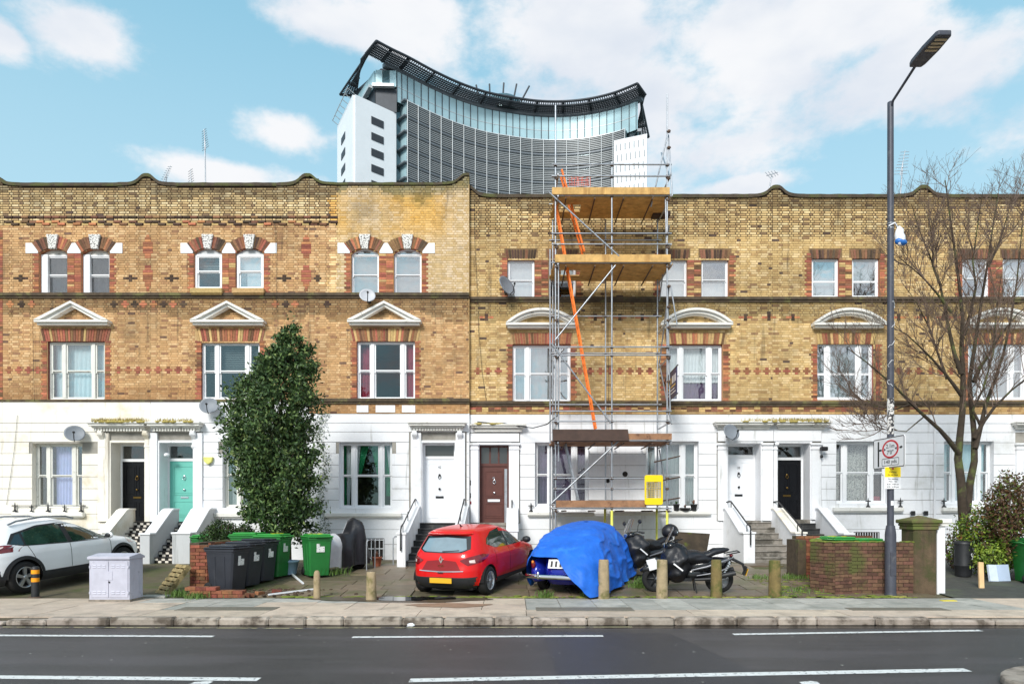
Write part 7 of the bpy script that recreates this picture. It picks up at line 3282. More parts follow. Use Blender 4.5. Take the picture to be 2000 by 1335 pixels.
brick_face(w2, (7.26, 17.5), (7.26, 16.9), .17, 1.12, GBR2)
brick_face(w2, (7.28, 16.89), (7.48, 16.89), .17, 1.12, GBR2)

gp = thing('gate_post', (9.0, 15.1, 0), 'dark weathered stone gate post with a moulded mossy cap', 'gate post')
m_gst = mat('dark_gate_stone', (92, 76, 58), .92, var=.25, scale=5, bump=.5, bscale=30, col2=(70, 70, 40), s2=2, lo=.48, hi=.64, streak=((54, 46, 36), .6, .52))
gx0, gx1 = PX(1784, 14.9), PX(1829, 14.9)
q = MB()
q.cbox(gx0, gx1, 14.88, 15.38, -.05, 1.5, .025)
q.build('shaft', m_gst, gp)
q = MB()
q.cbox(gx0 - .03, gx1 + .03, 14.85, 15.41, 1.42, 1.5, .015)
q.cbox(gx0 - .05, gx1 + .05, 14.83, 15.43, 1.5, 1.56, .02)
q.cbox(gx0 - .085, gx1 + .085, 14.795, 15.465, 1.56, 1.645, .02)
q.add([(gx0 - .06, 14.82, 1.638), (gx1 + .06, 14.82, 1.638), (gx1 + .06, 15.44, 1.638), (gx0 - .06, 15.44, 1.638), ((gx0 + gx1) / 2, 15.13, 1.74)], [(0, 1, 4), (1, 2, 4), (2, 3, 4), (3, 0, 4)])
q.build('cap', mat('mossy_stone_cap', (104, 92, 66), .95, var=.25, scale=6, bump=.5, col2=(96, 104, 52), s2=2.4, lo=.42, hi=.58), gp)
wp = thing('white_pier', (9.5, 15.2, 0), 'thin white painted brick pier beside the stone gate post', 'pier')
q = MB()
q.cbox(PX(1829, 14.95) + .02, PX(1847, 14.95), 14.95, 15.3, -.05, 1.52, .015)
q.build('shaft', m_white, wp)
q = MB()
q.cbox(PX(1829, 14.95) + .0, PX(1851, 14.95), 14.9, 15.35, 1.5, 1.56, .01)
q.cbox(PX(1829, 14.95), PX(1856, 14.95), 14.87, 15.38, 1.56, 1.66, .015)
q.build('cap', m_trim, wp)

# brick pier and broken low wall on the left
pr_ = thing('brick_pier', (-7.1, 15.6, 0), 'old red brick garden wall ending in a worn pier beside the black bins', 'wall')
q = MB()
q.box(-7.25, -6.88, 15.42, 15.8, -.02, 1.06)
wall_run(q, (-7.2, 15.7), (-7.0, 19.8), .22, 0, 1.1)
q.build('wall_core', m_wallm, pr_, fix=True)
brick_face(pr_, (-7.26, 15.41), (-6.87, 15.41), .04, 1.07, GBR2)
brick_face(pr_, (-6.87, 15.41), (-6.87, 15.82), .04, 1.07, GBR2)
brick_face(pr_, (-6.99, 15.82), (-6.8, 19.4), .12, 1.1, GBR2)
rb_ = thing('broken_wall', (-6.4, 14.55, 0), 'broken low remains of a red brick wall in front of the black bins', 'wall')
for r in range(3):
    x = -6.95 + rg.uniform(0, .05) + (.1 if r % 2 else 0)
    lim = (-5.75, -5.85, -6.25)[r]
    while x < lim:
        for yy in (14.48, 14.6):
            put('brick', GBR2, rb_, (x + .107, yy + rg.uniform(-.012, .012), .035 + r * .075), (.212, .105, .068), (0, rg.uniform(-.03, .03), rg.uniform(-.06, .06)))
        x += .225
for (x, y, a) in ((-5.6, 14.55, .5), (-5.45, 14.75, 1.2), (-5.15, 14.95, .2), (-5.72, 14.4, 2.2)):
    put('brick', GBR2, rb_, (x, y, gz(y) + .035), (.2, .1, .07), (.1, .1, a))
q = MB()
for i in range(160):
    x, y = rg.gauss(-5.0, .5), rg.uniform(14.6, 15.4)
    s = rg.uniform(.012, .045)
    q.ball((x, y, gz(y) + s * .3), (s * 1.3, s, s * .6), 5, 3)
q.build('soil_and_leaves', m_soil, kind='stuff')
# wooden pallet leaning on the pier
m_pal = mat('weathered_pallet', (150, 132, 92), .9, var=.3, scale=7, bump=.3, col2=(92, 84, 52), s2=3, lo=.48, hi=.62)
pal = thing('pallet', (-7.75, 15.0, 0), 'weathered wooden pallet leaning on the brick pier', 'pallet', rz=R(48), local=True)
Mt = Matrix.Rotation(R(38), 3, 'Y')
for k in range(7):
    q = MB()
    q.obox(Mt @ Vector((0, 0, .06 + k * .115)), (.02, .55, .08), Mt)
    q.build('slat', m_pal, pal)
for yy in (-.25, 0, .25):
    q = MB()
    q.obox(Mt @ Vector((.06, yy, .4)), (.09, .07, .82), Mt)
    q.build('bearer', m_pal, pal)
q = MB()
q.cbox(-7.9, -7.35, 14.45, 14.75, -.02, .03, .01)
tag(q.build('stone_slab', m_slab, None, loc=(-7.6, 14.6, 0)), 'flat grey stone slab lying at the foot of the pallet', 'slab')
# loose white battens
for (a, b, lb) in (((524, 1163), (612, 1152), 'long white batten lying on the paving'), ((565, 1118), (592, 1141), 'short white batten propped across the long one')):
    ya, yb = axle(*a), axle(*b)
    q = MB()
    d = yb - ya
    q.obox((ya + yb) / 2 + Vector((0, 0, .03 if 'long' in lb else .05)), (d.length, .045, .03), d.to_track_quat('X', 'Z').to_matrix())
    tag(q.build('batten', m_white, None, loc=tuple((ya + yb) / 2)), lb, 'batten', 'white battens on the ground')
# covered motorcycle by the white house
mcv = thing('covered_motorcycle', (-5.15 + .6, 18.0, gz(18)), 'motorcycle under a black and silver rain cover beside the basement window', 'motorcycle', rz=R(-30), local=True)
q = MB()


def cvr(u, v):
    yy = -1.0 + 2.0 * v
    top = lerp_tab([(-1, .62), (-.6, .95), (-.2, 1.0), (.25, .98), (.5, 1.42), (.62, 1.36), (.85, .85), (1, .6)], yy)
    hw = lerp_tab([(-1, .16), (-.4, .25), (.4, .3), (.6, .34), (.8, .28), (1, .16)], yy)
    t = (u - .5) * 2
    x = math.sin(t * 1.57) * hw * (1 + .1 * math.sin(v * 31 + t * 3))
    z = .06 + (top - .06) * max(0, math.cos(t * 1.57)) ** .35
    n_ = noise.noise((x * 4, yy * 4, z * 4)) * .05
    return (x + n_, yy, z + n_)


q.grid(cvr, 22, 36)
q.f, q.m = q.f, [1 if (i // 22) < 15 or (i % 22) < 7 else 0 for i in range(len(q.f))]
cv = q.build('cover', [m_cloth, mat('silver_cover', (196, 198, 204), .4, metal=.2, bump=.3, bscale=14)], mcv)
for yy in (-.7, .7):
    q = MB()
    q.lathe([(.2, -.05), (.3, -.05), (.3, .05), (.2, .05)], (0, yy, .3), 20, axis='x', cap=False)
    q.build('wheel', m_rubber, mcv, fix=True)
# steel handrails by the basement steps
for (px, y, w_) in ((716, 18.2, .12), (768, 19.2, .22)):
    x = PX(px, y)
    z = gz(y)
    q = MB()
    q.path([(x, y, z - .3), (x, y, z + .75), (x + .05, y, z + .8), (x + w_, y + .3, z + .8), (x + w_ + .03, y + .35, z + .72), (x + w_ + .03, y + .35, z - .3)], .018, 8)
    tag(q.build('handrail', m_steel, None, loc=(x, y, z)), 'small steel handrail %s' % ('beside the covered motorcycle' if px == 716 else 'left of the black painted stairs'), 'handrail', 'steel handrails')
# leaning dark board
q = MB()
y = 18.4
q.add([(PX(a, y), y + (.25 if b < 1060 else 0) + o, PZ(b, y)) for o in (0, .05) for a, b in ((1306, 1092), (1378, 1092), (1392, 1042), (1326, 1038))],
      [(0, 1, 2, 3), (7, 6, 5, 4), (0, 4, 5, 1), (1, 5, 6, 2), (2, 6, 7, 3), (3, 7, 4, 0)])
tag(q.build('leaning_board', mat('rotting_board', (62, 52, 40), .9, var=.35, scale=4, bump=.4, col2=(84, 92, 30), s2=2.2, lo=.5, hi=.64), None, fix=True, loc=(PX(1350, y), y, .3)),
    'large dark rotting board leaning behind the motor scooters', 'board')
# things right of the gate: plank, insulation sheets, black bin
m_plank = mat('raw_plank', (222, 186, 138), .8, var=.1, scale=6)
y = 15.6
q = MB()
x = PX(1919, y)
q.obox((x, y + .05, gz(y) + .28), (.11, .04, .6), Matrix.Rotation(R(5), 3, 'Y') @ Matrix.Rotation(R(-10), 3, 'X'))
tag(q.build('plank', m_plank, None, loc=(x, y, gz(y))), 'short raw wooden plank standing on the dark tarmac', 'plank')
st = thing('insulation_sheets', (11.7, 16.5, gz(16.5)), 'white and pale blue foam sheets leaning beside the green bin', 'sheet')
for k, (px0, px1, c) in enumerate(((1929, 1948, (208, 220, 236)), (1947, 1971, (168, 184, 206)))):
    y = 16.5
    q = MB()
    q.obox(((PX(px0, y) + PX(px1, y)) / 2, y + .03 * k, gz(y) + .19), (PX(px1, y) - PX(px0, y), .05, .40), Matrix.Rotation(R(-12), 3, 'X') @ Matrix.Rotation(R(12 - 24 * k), 3, 'Z'))
    q.build('foam_board', mat('foam_board_%s' % ('white' if k == 0 else 'blue'), c, .8), st)
y = 17.2
x = PX(1881, y)
bb = thing('black_dustbin', (x, y, gz(y)), 'round black dustbin with a painted white figure at the foot of the bare tree', 'dustbin')
z0 = gz(y)
q = MB()
q.lathe([(.17, 0), (.185, .05), (.19, .25), (.2, .26), (.2, .28), (.195, .3), (.2, .82)], (x, y, z0), 20)
q.build('body', m_plastic, bb)
q = MB()
q.lathe([(.215, .81), (.215, .85), (.16, .89), (.0, .9)], (x, y, z0), 20)
q.build('lid', m_plastic, bb)
lettering('9', .26, m_signw, bb, (x + .1, y - .196, z0 + .5), (R(90), 0, R(30)), .002)
# flower pots and clutter near the walls
m_terra = mat('terracotta', (150, 86, 62), .85, var=.15, scale=8)
m_potk = mat('black_pot', (40, 40, 42), .6)
m_potb = mat('pale_blue_tub', (150, 176, 200), .5)


def pot(loc, r, h, m, label, plant=None, group='plant pots'):
    t = thing('plant_pot', loc, label, 'plant pot', group, local=True)
    q = MB()
    q.lathe([(r * .72, 0), (r * .98, h * .85), (r * 1.08, h * .86), (r * 1.08, h), (r * .95, h), (r * .9, h * .9), (0, h * .9)], (0, 0, 0), 16)
    q.build('pot', m, t)
    if plant:
        q = MB()
        for i in range(plant[0]):
            a = rg.uniform(0, 6.28)
            l_ = plant[1] * rg.uniform(.5, 1.1)
            tilt = rg.uniform(.1, .9)
            d = Vector((math.cos(a) * tilt, math.sin(a) * tilt, 1)).normalized()
            p0 = Vector((0, 0, h * .9))
            sdv = d.cross(Vector((0, 0, 1))).normalized() * plant[2]
            p1 = p0 + d * l_ * .6
            p2 = p0 + d * l_ + Vector((0, 0, -tilt * l_ * .2))
            q.add([p0 - sdv * .4, p0 + sdv * .4, p1 + sdv, p1 - sdv, p2], [(0, 1, 2, 3), (3, 2, 4)])
        q.build('foliage', plant[3], t)
    return t


m_leafd = mat('pot_leaf', (70, 98, 48), .6, rand=.2, var=.3, scale=6)
m_leafr = mat('dry_leaf', (120, 84, 66), .8, var=.3, scale=6)
zsill = FZ(997)
for px, r, h_, m, pl_, lb in ((1320, .10, .22, m_potk, (26, .14, .02, m_leafd), 'black pot with small green plant, left on the sill of the white door house'),
                              (1337, .17, .10, m_potk, (30, .12, .02, m_leafr), 'low black trough of withered plants on the same sill'),
                              (1354, .11, .22, m_potk, (26, .18, .02, m_leafr), 'black pot with reddish dry plant, right on the window sill')):
    pot((FX(px), 21.83, zsill), r, h_, m, lb, pl_)
for px, y, r, h_, m, pl_, lb in ((566, 17.5, .22, .36, m_potb, None, 'pale blue tub on the ground behind the green bins'), (700, 18.9, .22, .3, m_potk, (60, .45, .03, m_leafd), 'dark tub with bushy green plant by the basement window'),
                                 (736, 18.9, .14, .26, m_terra, (20, .2, .02, m_leafr), 'terracotta pot in front of the lattice grille')):
    pot((PX(px, y), y, gz(y)), r, h_, m, lb, pl_)

# ---------------------------------------------------------------- satellite dishes, aerials, lights, alarm
m_dish = mat('grey_dish', (128, 134, 142), .55, var=.08, scale=5)
m_dishl = mat('pale_dish', (190, 192, 198), .5, var=.08, scale=5)


def dish(px, py, Y, label, yaw, rw=.29, m=m_dish, up=20):
    c = Vector((FX(px), Y - .28, FZ(py)))
    t = thing('satellite_dish', tuple(c), label, 'satellite dish', 'satellite dishes on the house fronts', local=True)
    M3 = Matrix.Rotation(R(yaw), 3, 'Z') @ Matrix.Rotation(R(-up), 3, 'X')
    q = MB()
    pr = [(rw * k / 6, -.07 * (1 - (k / 6) ** 2)) for k in range(6, -1, -1)]
    q.lathe([(rw, -.02)] + pr[:-1] + [(.001, -.07)], (0, 0, 0), 24, cap=False)
    q.v = [tuple(M3 @ Vector((a, -c_ - .07, b * .92))) for a, b, c_ in q.v]
    q.build('reflector', m, t)
    q = MB()
    p1 = M3 @ Vector((0, -.34, -.10))
    q.path([tuple(M3 @ Vector((0, -.02, -rw * .9))), tuple(M3 @ Vector((0, -.2, -rw * .85))), tuple(p1)], .014, 6)
    q.ball(tuple(p1), (.035, .06, .035), 8, 6)
    q.build('feed_arm', m_plastic, t)
    q = MB()
    q.path([tuple(M3 @ Vector((0, .03, 0))), (0, .14, -.04), (0, .26, -.04)], .022, 6)
    q.box(-.06, .06, .25, .28, -.12, .06)
    q.build('bracket', m_plastic, t)


dish(162, 850, 21.77, 'grey satellite dish above the cream house window', 28)
dish(420, 797, 21.77, 'grey satellite dish beside the top of the evergreen tree', 10)
dish(723, 587, 21.75, 'pale satellite dish above the pediment of the yellow-topped house', 14, .25, m_dishl)
dish(988, 565, 21.9, 'large dark satellite dish beside a second-floor window by the party wall', 52, .36)
dish(1417, 848, 21.7, 'dark satellite dish under the cornice by the white door', 22)


def aerial(px, py_top, px_top, label, y=25.0, n=8, zbot=12.0, boom=.9, dirv=(1, .2, .1)):
    x, zt = PX(px, y), PZ(py_top, y)
    xt = PX(px_top, y)
    t = thing('tv_aerial', (x, y, zbot), label, 'aerial', 'television aerials on the roofs')
    q = MB()
    q.path([(x, y, zbot - .4), (xt, y, zt)], .022, 6)
    q.build('mast', m_steel, t)
    q = MB()
    d = Vector(dirv).normalized()
    p = Vector((xt, y, zt))
    q.path([tuple(p - d * boom * .5), tuple(p + d * boom * .5)], .013, 5)
    sd_ = d.cross(Vector((0, 1, 0.2))).normalized()
    sd2 = Vector((0, 1, 0))
    for i in range(n):
        c = p + d * boom * ((i + .5) / n - .5)
        l_ = .16 + .10 * (1 - i / n)
        q.path([tuple(c - sd_ * l_ * .7 - sd2 * l_ * .5), tuple(c + sd_ * l_ * .7 + sd2 * l_ * .5)], .010, 4)
    q.build('array', m_steel, t)


aerial(321, 340, 325, 'tilted television aerial left of the first chimney gap', dirv=(.35, .1, .9), boom=.7)
aerial(374, 349, 373, 'short upright television aerial beside the tall mast', dirv=(-.1, .1, 1), boom=.75)
aerial(403, 272, 400, 'tall television mast with slanted aerial above the turquoise door house', dirv=(-.12, .1, 1), boom=.8, n=9)
aerial(1482, 340, 1508, 'leaning aerial on a slanted pole above the white door house', dirv=(.6, .3, .3), boom=.6, n=4)
aerial(1752, 318, 1763, 'television aerial behind the street lamp', dirv=(.25, .1, 1), boom=1.0, n=8)
q = MB()
x, y = PX(1701, 23.2), 23.2
q.lathe([(.17, 11.4), (.17, 12.16), (.2, 12.2), (.2, 12.3), (.12, 12.42), (0, 12.43)], (x, y, 0), 14)
tag(q.build('chimney_pot', mat('red_chimney_pot', (150, 62, 52), .8, var=.2), None, loc=(x, y, 11.4)), 'red clay chimney pot peeping over the parapet', 'chimney pot')
# alarm box, entrance camera, wall lamp
q = MB()
q.prism([(FX(403), FZ(893)), (FX(421), FZ(893)), (FX(419), FZ(902)), (FX(412), FZ(907)), (FX(405), FZ(902))], 21.66, 21.765)
tag(q.build('alarm_box', mat('alarm_box', (216, 214, 120), .5, var=.1), None, bevel=.006, loc=(FX(412), 21.7, FZ(900))), 'yellowish burglar alarm box on the white wall by the turquoise door', 'alarm box')
q = MB()
q.path([(FX(1602), 21.9, FZ(876)), (FX(1602), 21.75, FZ(872))], .02, 6)
q.cbox(FX(1597), FX(1610), 21.62, 21.78, FZ(881), FZ(873), .02)
q.ball((FX(1602), 21.8, FZ(891)), (.05, .05, .06), 8, 6)
tag(q.build('security_light', m_iron, None, loc=(FX(1602), 21.75, FZ(880))), 'black security light on the wall right of the black door', 'light')
q = MB()
q.ball((FX(326), 21.9, FZ(888)), (.09, .1, .07), 10, 7)
tag(q.build('security_camera', m_white, None, loc=(FX(326), 21.9, FZ(888))), 'small white security camera in the turquoise door recess', 'camera')
q = MB()
q.cbox(FX(916), FX(921), 21.84, 21.93, FZ(984), FZ(978), .005)
tag(q.build('door_bell', mat('red_bell', (120, 30, 40), .5), None, loc=(FX(918), 21.9, FZ(981))), 'small red doorbell plate left of the brown door', 'doorbell')
for (a, b) in (((918, 940)), ((918, 965))):
    q = MB()
    q.cbox(FX(a - 1.5), FX(a + 2), 21.83, 21.93, FZ(b + 7), FZ(b - 3), .01)
    tag(q.build('entry_buzzer', m_iron, None, loc=(FX(a), 21.9, FZ(b))), 'black entry buzzer, %s of the pair beside the brown door' % ('upper' if b == 940 else 'lower'), 'buzzer', 'buzzers by the brown door')
for px, lb in ((1778, 'small black floodlight on the white wall, left of the pair above the gate post'), (1803, 'small black floodlight on the white wall, right of the pair above the gate post')):
    q = MB()
    q.cbox(FX(px - 3.5), FX(px + 4), 21.72, 21.8, FZ(1006), FZ(997), .015)
    q.path([(FX(px), 21.8, FZ(1002)), (FX(px), 21.92, FZ(1000))], .015, 6)
    tag(q.build('floodlight', m_iron, None, loc=(FX(px), 21.76, FZ(1001))), lb, 'light')
q = MB()
yy = 11.46
q.ball((PX(802, yy), yy, ROADZ + .03), (.06, .04, .035), 10, 7, 0, lambda v: v * (1 + .7 * noise.noise(v * 40)))
tag(q.build('crumpled_paper', m_white, None, loc=(PX(802, yy), yy, ROADZ)), 'crumpled white paper lying in the gutter below the kerb', 'litter')
# slack cable from the brown door house to the scaffold, and old cables down the brickwork
q = MB()
pts = [(FX(932), 21.88, FZ(823)), (FX(960), 21.88, FZ(826)), (FX(985), 21.88, FZ(826)), (FX(1010), 21.7, FZ(833)), (FX(1040), 21.4, FZ(839)), (FX(1065), 20.9, FZ(836)), (FX(1083), 20.3, FZ(824))]
q.path(pts, .016, 6)
tag(q.build('cable', m_iron, None, loc=pts[0]), 'slack black cable running from the brown door cornice to the scaffold', 'cable', 'cables on the house fronts')
for k, (pts, lb) in enumerate(((((926, 395), (927, 470), (932, 560), (935, 650), (942, 730), (950, 785)), 'thin black cable wandering down beside the party wall'),
                               (((540, 440), (543, 520), (544, 600), (546, 700)), 'thin dark cable down the brick behind the evergreen tree'),
                               (((71, 620), (72, 700), (74, 784)), 'thin dark cable left of the cream house first-floor window'),
                               (((1188, 590), (1187, 660), (1189, 740), (1188, 806)), 'thin black cable down the brick behind the scaffold'),
                               (((41, 812), (36, 870), (28, 930), (20, 985)), 'thin grey cable trailing down the cream stucco at the left'))):
    q = MB()
    Yc = 21.74 if pts[0][0] < 917 else 21.9
    q.path([(FX(a), Yc, FZ(b)) for a, b in pts], .0055, 5)
    tag(q.build('cable', m_iron, None, loc=(FX(pts[0][0]), Yc, FZ(pts[0][1]))), lb, 'cable', 'cables on the house fronts')
# dry grass and moss growing on the door cornices
m_dry = mat('dry_grass', (176, 160, 92), .9, var=.25, scale=9)
q = MB()
for (a, b, py, y0, n) in ((196, 296, 827, 21.5, 700), (318, 388, 827, 21.5, 260), (1500, 1612, 825, 21.7, 620), (1440, 1500, 825, 21.7, 120), (930, 985, 829, 21.75, 90)):
    for i in range(n):
        x, y, z = FX(rg.uniform(a, b)), y0 + rg.uniform(-.12, .22), FZ(py)
        tuft(q, x, y, z, 1, .13 if a != 930 else .05, .02)
    for i in range(n // 6):
        s = rg.uniform(.03, .08)
        q.ball((FX(rg.uniform(a, b)), y0 + rg.uniform(-.1, .2), FZ(py)), (s * 1.5, s, s * .6), 6, 4)
q.build('dry_grass', m_dry, kind='stuff')

# ---------------------------------------------------------------- trees and shrubs
m_leaf = mat('evergreen_leaf', (46, 70, 36), .5, attr='col', var=.25, scale=5, spec=.35)
m_bark = mat('dark_bark', (62, 52, 42), .9, var=.3, scale=7, bump=.5, bscale=22, col2=(86, 92, 50), s2=2.2, lo=.5, hi=.64)
m_twig = mat('twig_bark', (112, 94, 82), .9, var=.2, scale=7)


def leaf(q, p, size, pal, up=.3):
    a = Vector((rg.gauss(0, 1), rg.gauss(0, 1), rg.gauss(0, 1) + up))
    if a.length < .01:
        return
    a.normalize()
    b = a.cross(Vector((rg.gauss(0, 1), rg.gauss(0, 1), rg.gauss(0, 1))))
    if b.length < .01:
        return
    b.normalize()
    n_ = a.cross(b)
    l_, w_ = size * rg.uniform(.7, 1.3), size * rg.uniform(.2, .3)
    c = pick(pal)
    k = rg.uniform(.75, 1.25)
    q.add([p, p + a * l_ * .5 + b * w_ + n_ * w_ * .3, p + a * l_, p + a * l_ * .5 - b * w_ + n_ * w_ * .3], [(0, 1, 2), (0, 2, 3)], 0, scol(c, k))


PAL_EV = [((58, 82, 44), .38), ((74, 98, 54), .28), ((46, 66, 40), .14), ((102, 126, 70), .14), ((132, 148, 88), .06)]  # palest greens put the highlights of lit leaves into the colour


EV = [(632, 564, 572), (665, 546, 592), (700, 516, 610), (740, 486, 616), (780, 450, 619), (830, 436, 622), (880, 436, 622), (930, 450, 620), (980, 478, 616), (1020, 494, 612), (1055, 522, 606)]


def ev_mid(z):
    py = 1000 - (z - 1.8) * F / 18.4
    l_, r_2 = lerp_tab([(a, b) for a, b, c in EV], py), lerp_tab([(a, c) for a, b, c in EV], py)
    return PX((l_ + r_2) / 2, 18.4), (r_2 - l_) / 2 * 18.4 / F * .93


def ev_radius(z):
    return ev_mid(z)[1]


EY = 18.4
ex = PX(527, EY)
ev = thing('evergreen_tree', (ex, EY, gz(EY)), 'dense dark evergreen tree in front of the white house', 'tree')
q = MB()
q.path([(ev_mid(1.2)[0], EY, .2), (ev_mid(1.2)[0], EY, 1.2), (ev_mid(3)[0], EY, 3), (ev_mid(6)[0], EY, 6)], [.14, .11, .07, .02], 8)
for i in range(26):
    z = rg.uniform(.9, 5.5)
    a = rg.uniform(0, 6.28)
    r = ev_radius(z + .5) * .8
    ex = ev_mid(z)[0]
    q.path([(ex, EY, z), (ex + r * .5 * math.cos(a), EY + r * .5 * math.sin(a), z + .3), (ex + r * math.cos(a), EY + r * math.sin(a), z + .75)], [.04, .025, .008], 5)
q.build('trunk', m_bark, ev)
q = MB()
sprays = []
for i in range(960):
    z = rg.uniform(1.0, 6.75)
    mx_, rad = ev_mid(z)
    if rg.random() > rad / 1.35 + .12:
        continue
    a = rg.uniform(0, 6.28)
    lump = .92 + .42 * noise.noise((math.cos(a) * 1.9, math.sin(a) * 1.9, z * 1.5)) + .2 * noise.noise((math.cos(a) * 4, math.sin(a) * 4, z * 3.5))
    r = rad * lump * (rg.random() ** .33)
    sprays.append((Vector((mx_ + r * math.cos(a), EY + min(r, 1.4) * math.sin(a) * .9, z)), Vector((math.cos(a), math.sin(a), rg.uniform(.1, 1.3))).normalized()))
for c, d in sprays:
    rs_ = min(1, max(.3, ev_radius(c.z) / .95))
    ln = rg.uniform(.25, .5) * rs_
    wob = Vector((rg.gauss(0, .1), rg.gauss(0, .1), rg.gauss(0, .1)))
    tone = rg.uniform(.75, 1.3)
    for k in range(42):
        t = rg.random()
        p = c + d * ln * (t - .3) + Vector((rg.gauss(0, .13), rg.gauss(0, .13), rg.gauss(0, .10))) * (1.15 - .6 * t) * (.35 + .65 * rs_)
        leaf(q, p, .12, PAL_EV, .4)
for z, n in ((6.75, 20), (6.6, 30), (6.4, 50), (6.0, 60), (5.6, 60)):
    for i in range(n):
        leaf(q, Vector((ev_mid(z)[0] + rg.gauss(0, ev_radius(z) * .5 + .05), EY + rg.gauss(0, .15), z + rg.gauss(0, .2))), .11, PAL_EV, 1.2)
q.build('crown', m_leaf, ev, cols=True)
# ivy creeping beside the tree
q = MB()
for i in range(700):
    px = rg.gauss(632, 7)
    py = rg.uniform(800, 1040)
    leaf(q, Vector((FX(px + 6 * math.sin(py * .05)), 21.72 + rg.uniform(-.06, .02), FZ(py))), .07, PAL_EV, .2)
tag(q.build('creeper', m_leaf, None, cols=True, loc=(FX(632), 21.7, 0)), 'dark creeper climbing the white wall right of the evergreen tree', 'climber')


def shrub(name, cx, cy, rx, ry, z0, z1, n, size, pal, label, group=None, ragged=.35, flat=False):
    t = thing(name, (cx, cy, z0), label, 'shrub', group)
    q = MB()
    for i in range(9):
        a = rg.uniform(0, 6.28)
        q.path([(cx, cy, z0), (cx + rx * .4 * math.cos(a), cy + ry * .4 * math.sin(a), z0 + (z1 - z0) * .5), (cx + rx * .7 * math.cos(a), cy + ry * .7 * math.sin(a), z0 + (z1 - z0) * .9)], [.02, .012, .004], 5)
    q.build('stem', m_twig, t)
    q = MB()
    for i in range(n):
        a = rg.uniform(0, 6.28)
        u = rg.uniform(-1, 1)
        s = math.sqrt(1 - u * u)
        k = (rg.random() ** .33) * (1 + ragged * noise.noise((math.cos(a) * 2 + cx, math.sin(a) * 2, u * 2)))
        zz = (z0 + z1) / 2 + (z1 - z0) / 2 * u * k
        if zz < z0 + .02:
            continue
        leaf(q, Vector((cx + rx * s * k * math.cos(a), cy + ry * s * k * math.sin(a), zz)), size, pal)
    q.build('foliage', m_leaf, t, cols=True)


PAL_HG = [((46, 66, 32), .5), ((64, 86, 40), .3), ((34, 50, 28), .2)]
PAL_BR = [((100, 72, 50), .4), ((78, 56, 42), .32), ((86, 100, 40), .28)]
PAL_GR = [((88, 112, 34), .4), ((64, 88, 32), .3), ((126, 142, 46), .2), ((116, 82, 46), .1)]
shrub('hedge_shrub', PX(432, 18.2), 18.2, .5, .4, .45, 1.6, 5200, .07, PAL_HG, 'clipped dark green shrub between the stairs and the evergreen tree, larger of two', 'clipped shrubs by the white house')
shrub('hedge_shrub', PX(478, 18.3), 18.3, .34, .35, .5, 1.52, 2800, .07, PAL_HG, 'clipped dark shrub touching the evergreen tree, smaller of two', 'clipped shrubs by the white house')
shrub('bush', PX(1940, 17.2), 17.4, .85, .5, .2, 2.0, 4800, .09, PAL_GR, 'loose yellow-green bush right of the bare tree trunk', None, .7)
shrub('bush', PX(1992, 16.6), 16.9, .65, .55, .6, 2.75, 6000, .085, PAL_BR, 'tall brown-leaved bush at the right edge of the view', None, .6)
shrub('bush', PX(1862, 18.6), 18.6, .4, .4, .2, 1.3, 900, .08, PAL_BR, 'low brown shrub behind the white pier', None, .7)
shrub('bush', PX(1968, 16.6), 16.9, .6, .3, .3, 1.15, 1500, .09, [((140, 160, 60), .5), ((104, 130, 48), .4), ((80, 100, 44), .1)], 'bright yellow-green low shrub behind the foam sheets', None, .6)

# bare deciduous tree
TY = 18.0
bt = thing('bare_tree', (PX(1885, TY), TY, gz(TY)), 'leafless twin-stemmed tree at the right in front of the house', 'tree')
limbs = [
    ([(1887, 1095), (1884, 1040), (1880, 985), (1877, 940), (1871, 895), (1875, 850), (1880, 800), (1881, 740), (1878, 680), (1880, 620), (1873, 550), (1862, 470), (1853, 405), (1846, 352)], .155, .012, 0),
    ([(1887, 1000), (1893, 950), (1903, 900), (1903, 850), (1898, 800), (1893, 745), (1903, 680), (1915, 600), (1928, 520), (1938, 450), (1950, 378)], .115, .012, .25),
    ([(1873, 885), (1850, 855), (1835, 838), (1806, 812), (1780, 788), (1750, 756), (1720, 730), (1690, 705), (1655, 680)], .075, .008, -.5),
    ([(1880, 775), (1862, 750), (1845, 728), (1820, 700), (1795, 675), (1770, 652), (1745, 640)], .055, .007, -.3),
    ([(1878, 730), (1864, 690), (1855, 650), (1845, 600), (1836, 555), (1818, 505), (1796, 450), (1780, 398)], .065, .008, .2),
    ([(1903, 855), (1922, 822), (1942, 795), (1975, 762), (2005, 738), (2040, 715)], .06, .008, -.4),
    ([(1902, 745), (1915, 715), (1932, 690), (1955, 652), (1988, 612), (2030, 580)], .06, .008, .2),
    ([(1883, 655), (1896, 610), (1906, 560), (1900, 510), (1908, 450), (1920, 372)], .05, .007, -.3),
    ([(1858, 610), (1832, 575), (1806, 545), (1780, 522), (1752, 500)], .04, .006, -.2),
    ([(1905, 875), (1915, 835), (1925, 790), (1942, 745), (1960, 690), (1975, 620), (1986, 550), (1994, 470), (2000, 400)], .07, .008, .4),
    ([(1850, 740), (1832, 690), (1815, 640), (1790, 590), (1768, 560)], .04, .006, .3),
    ([(1838, 560), (1822, 520), (1822, 470), (1812, 420)], .035, .006, 0),
    ([(1930, 520), (1950, 480), (1965, 430), (1978, 380)], .035, .006, .2),
    ([(1915, 830), (1900, 800), (1920, 760), (1940, 690), (1945, 620), (1955, 540)], .04, .006, -.2),
    ([(1780, 788), (1745, 800), (1700, 790), (1660, 765)], .03, .005, .1),
    ([(1806, 812), (1770, 842), (1725, 838), (1690, 842)], .02, .004, -.1),
]
trunk, branches, twigs = MB(), MB(), MB()
cnt = 0


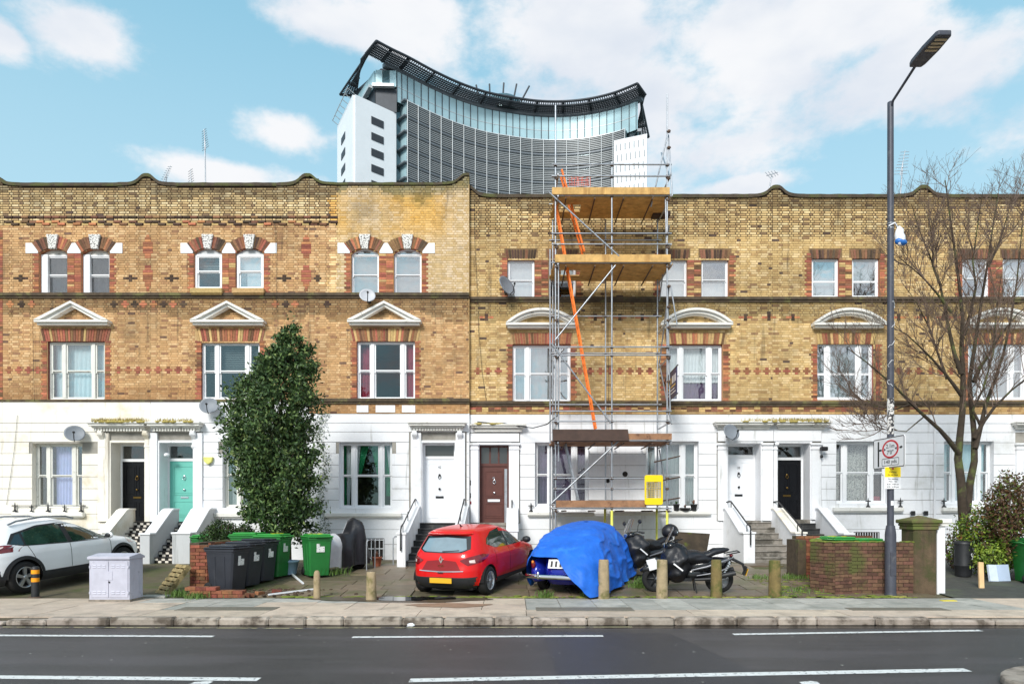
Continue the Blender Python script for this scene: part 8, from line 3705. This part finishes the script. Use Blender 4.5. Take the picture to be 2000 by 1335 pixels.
def grow(p, d, ln, r, depth):
    global cnt
    n = 4
    pts, rs = [p.copy()], [r]
    q_ = p.copy()
    dd = d.copy()
    for i in range(n):
        dd = (dd + Vector((rg.gauss(0, .16), rg.gauss(0, .16), rg.gauss(0, .1) + .10))).normalized()
        q_ = q_ + dd * ln / n
        pts.append(q_.copy())
        rs.append(max(.0028, r * (1 - (i + 1) / n * .75)))
    twigs.path([tuple(v) for v in pts], rs, 4 if depth else 5, cap=False)
    cnt += 1
    if depth < 2:
        k = (7, 4)[depth]
        for j in range(k):
            t = rg.uniform(.2, .95)
            i = min(int(t * n), n - 1)
            b = pts[i].lerp(pts[i + 1], t * n - i)
            ax = Vector((rg.gauss(0, 1), rg.gauss(0, .8), rg.gauss(0, .5))).normalized()
            nd_ = (dd + ax * rg.uniform(.5, .95)).normalized()
            grow(b, nd_, ln * rg.uniform(.35, .6), max(.003, r * .55), depth + 1)


for li, (pts, r0, r1, yo) in enumerate(limbs):
    m_ = len(pts)
    P3 = []
    for i, (a, b) in enumerate(pts):
        yy = TY + yo * (i / (m_ - 1)) * 1.6 + (.06 * math.sin(i * 1.9 + li) if i else 0)
        P3.append(Vector((PX(a, yy), yy, PZ(b, yy))))
    rs = [r0 + (r1 - r0) * (i / (m_ - 1)) ** .75 for i in range(m_)]
    if li == 0:
        rs[0] *= 1.25
    (trunk if li < 2 else branches).path([tuple(v) for v in P3], rs, 10 if li < 2 else 7)
    k = 19 if li < 2 else 12
    for j in range(k):
        t = rg.uniform(.38 if li < 2 else .22, 1.0)
        i = min(int(t * (m_ - 1)), m_ - 2)
        b = P3[i].lerp(P3[i + 1], t * (m_ - 1) - i)
        d0 = (P3[i + 1] - P3[i]).normalized()
        ax = Vector((rg.gauss(0, 1), rg.gauss(0, .9), rg.gauss(0, .5))).normalized()
        grow(b, (d0 * .7 + ax * .65 + Vector((0, 0, .3))).normalized(), rg.uniform(.7, 1.5) * (1.15 - .35 * t), .014 * (1.2 - .5 * t), 0)
trunk.build('trunk', m_bark, bt)
branches.build('branches', m_bark, bt)
twigs.build('twigs', m_twig, bt, kind='stuff')
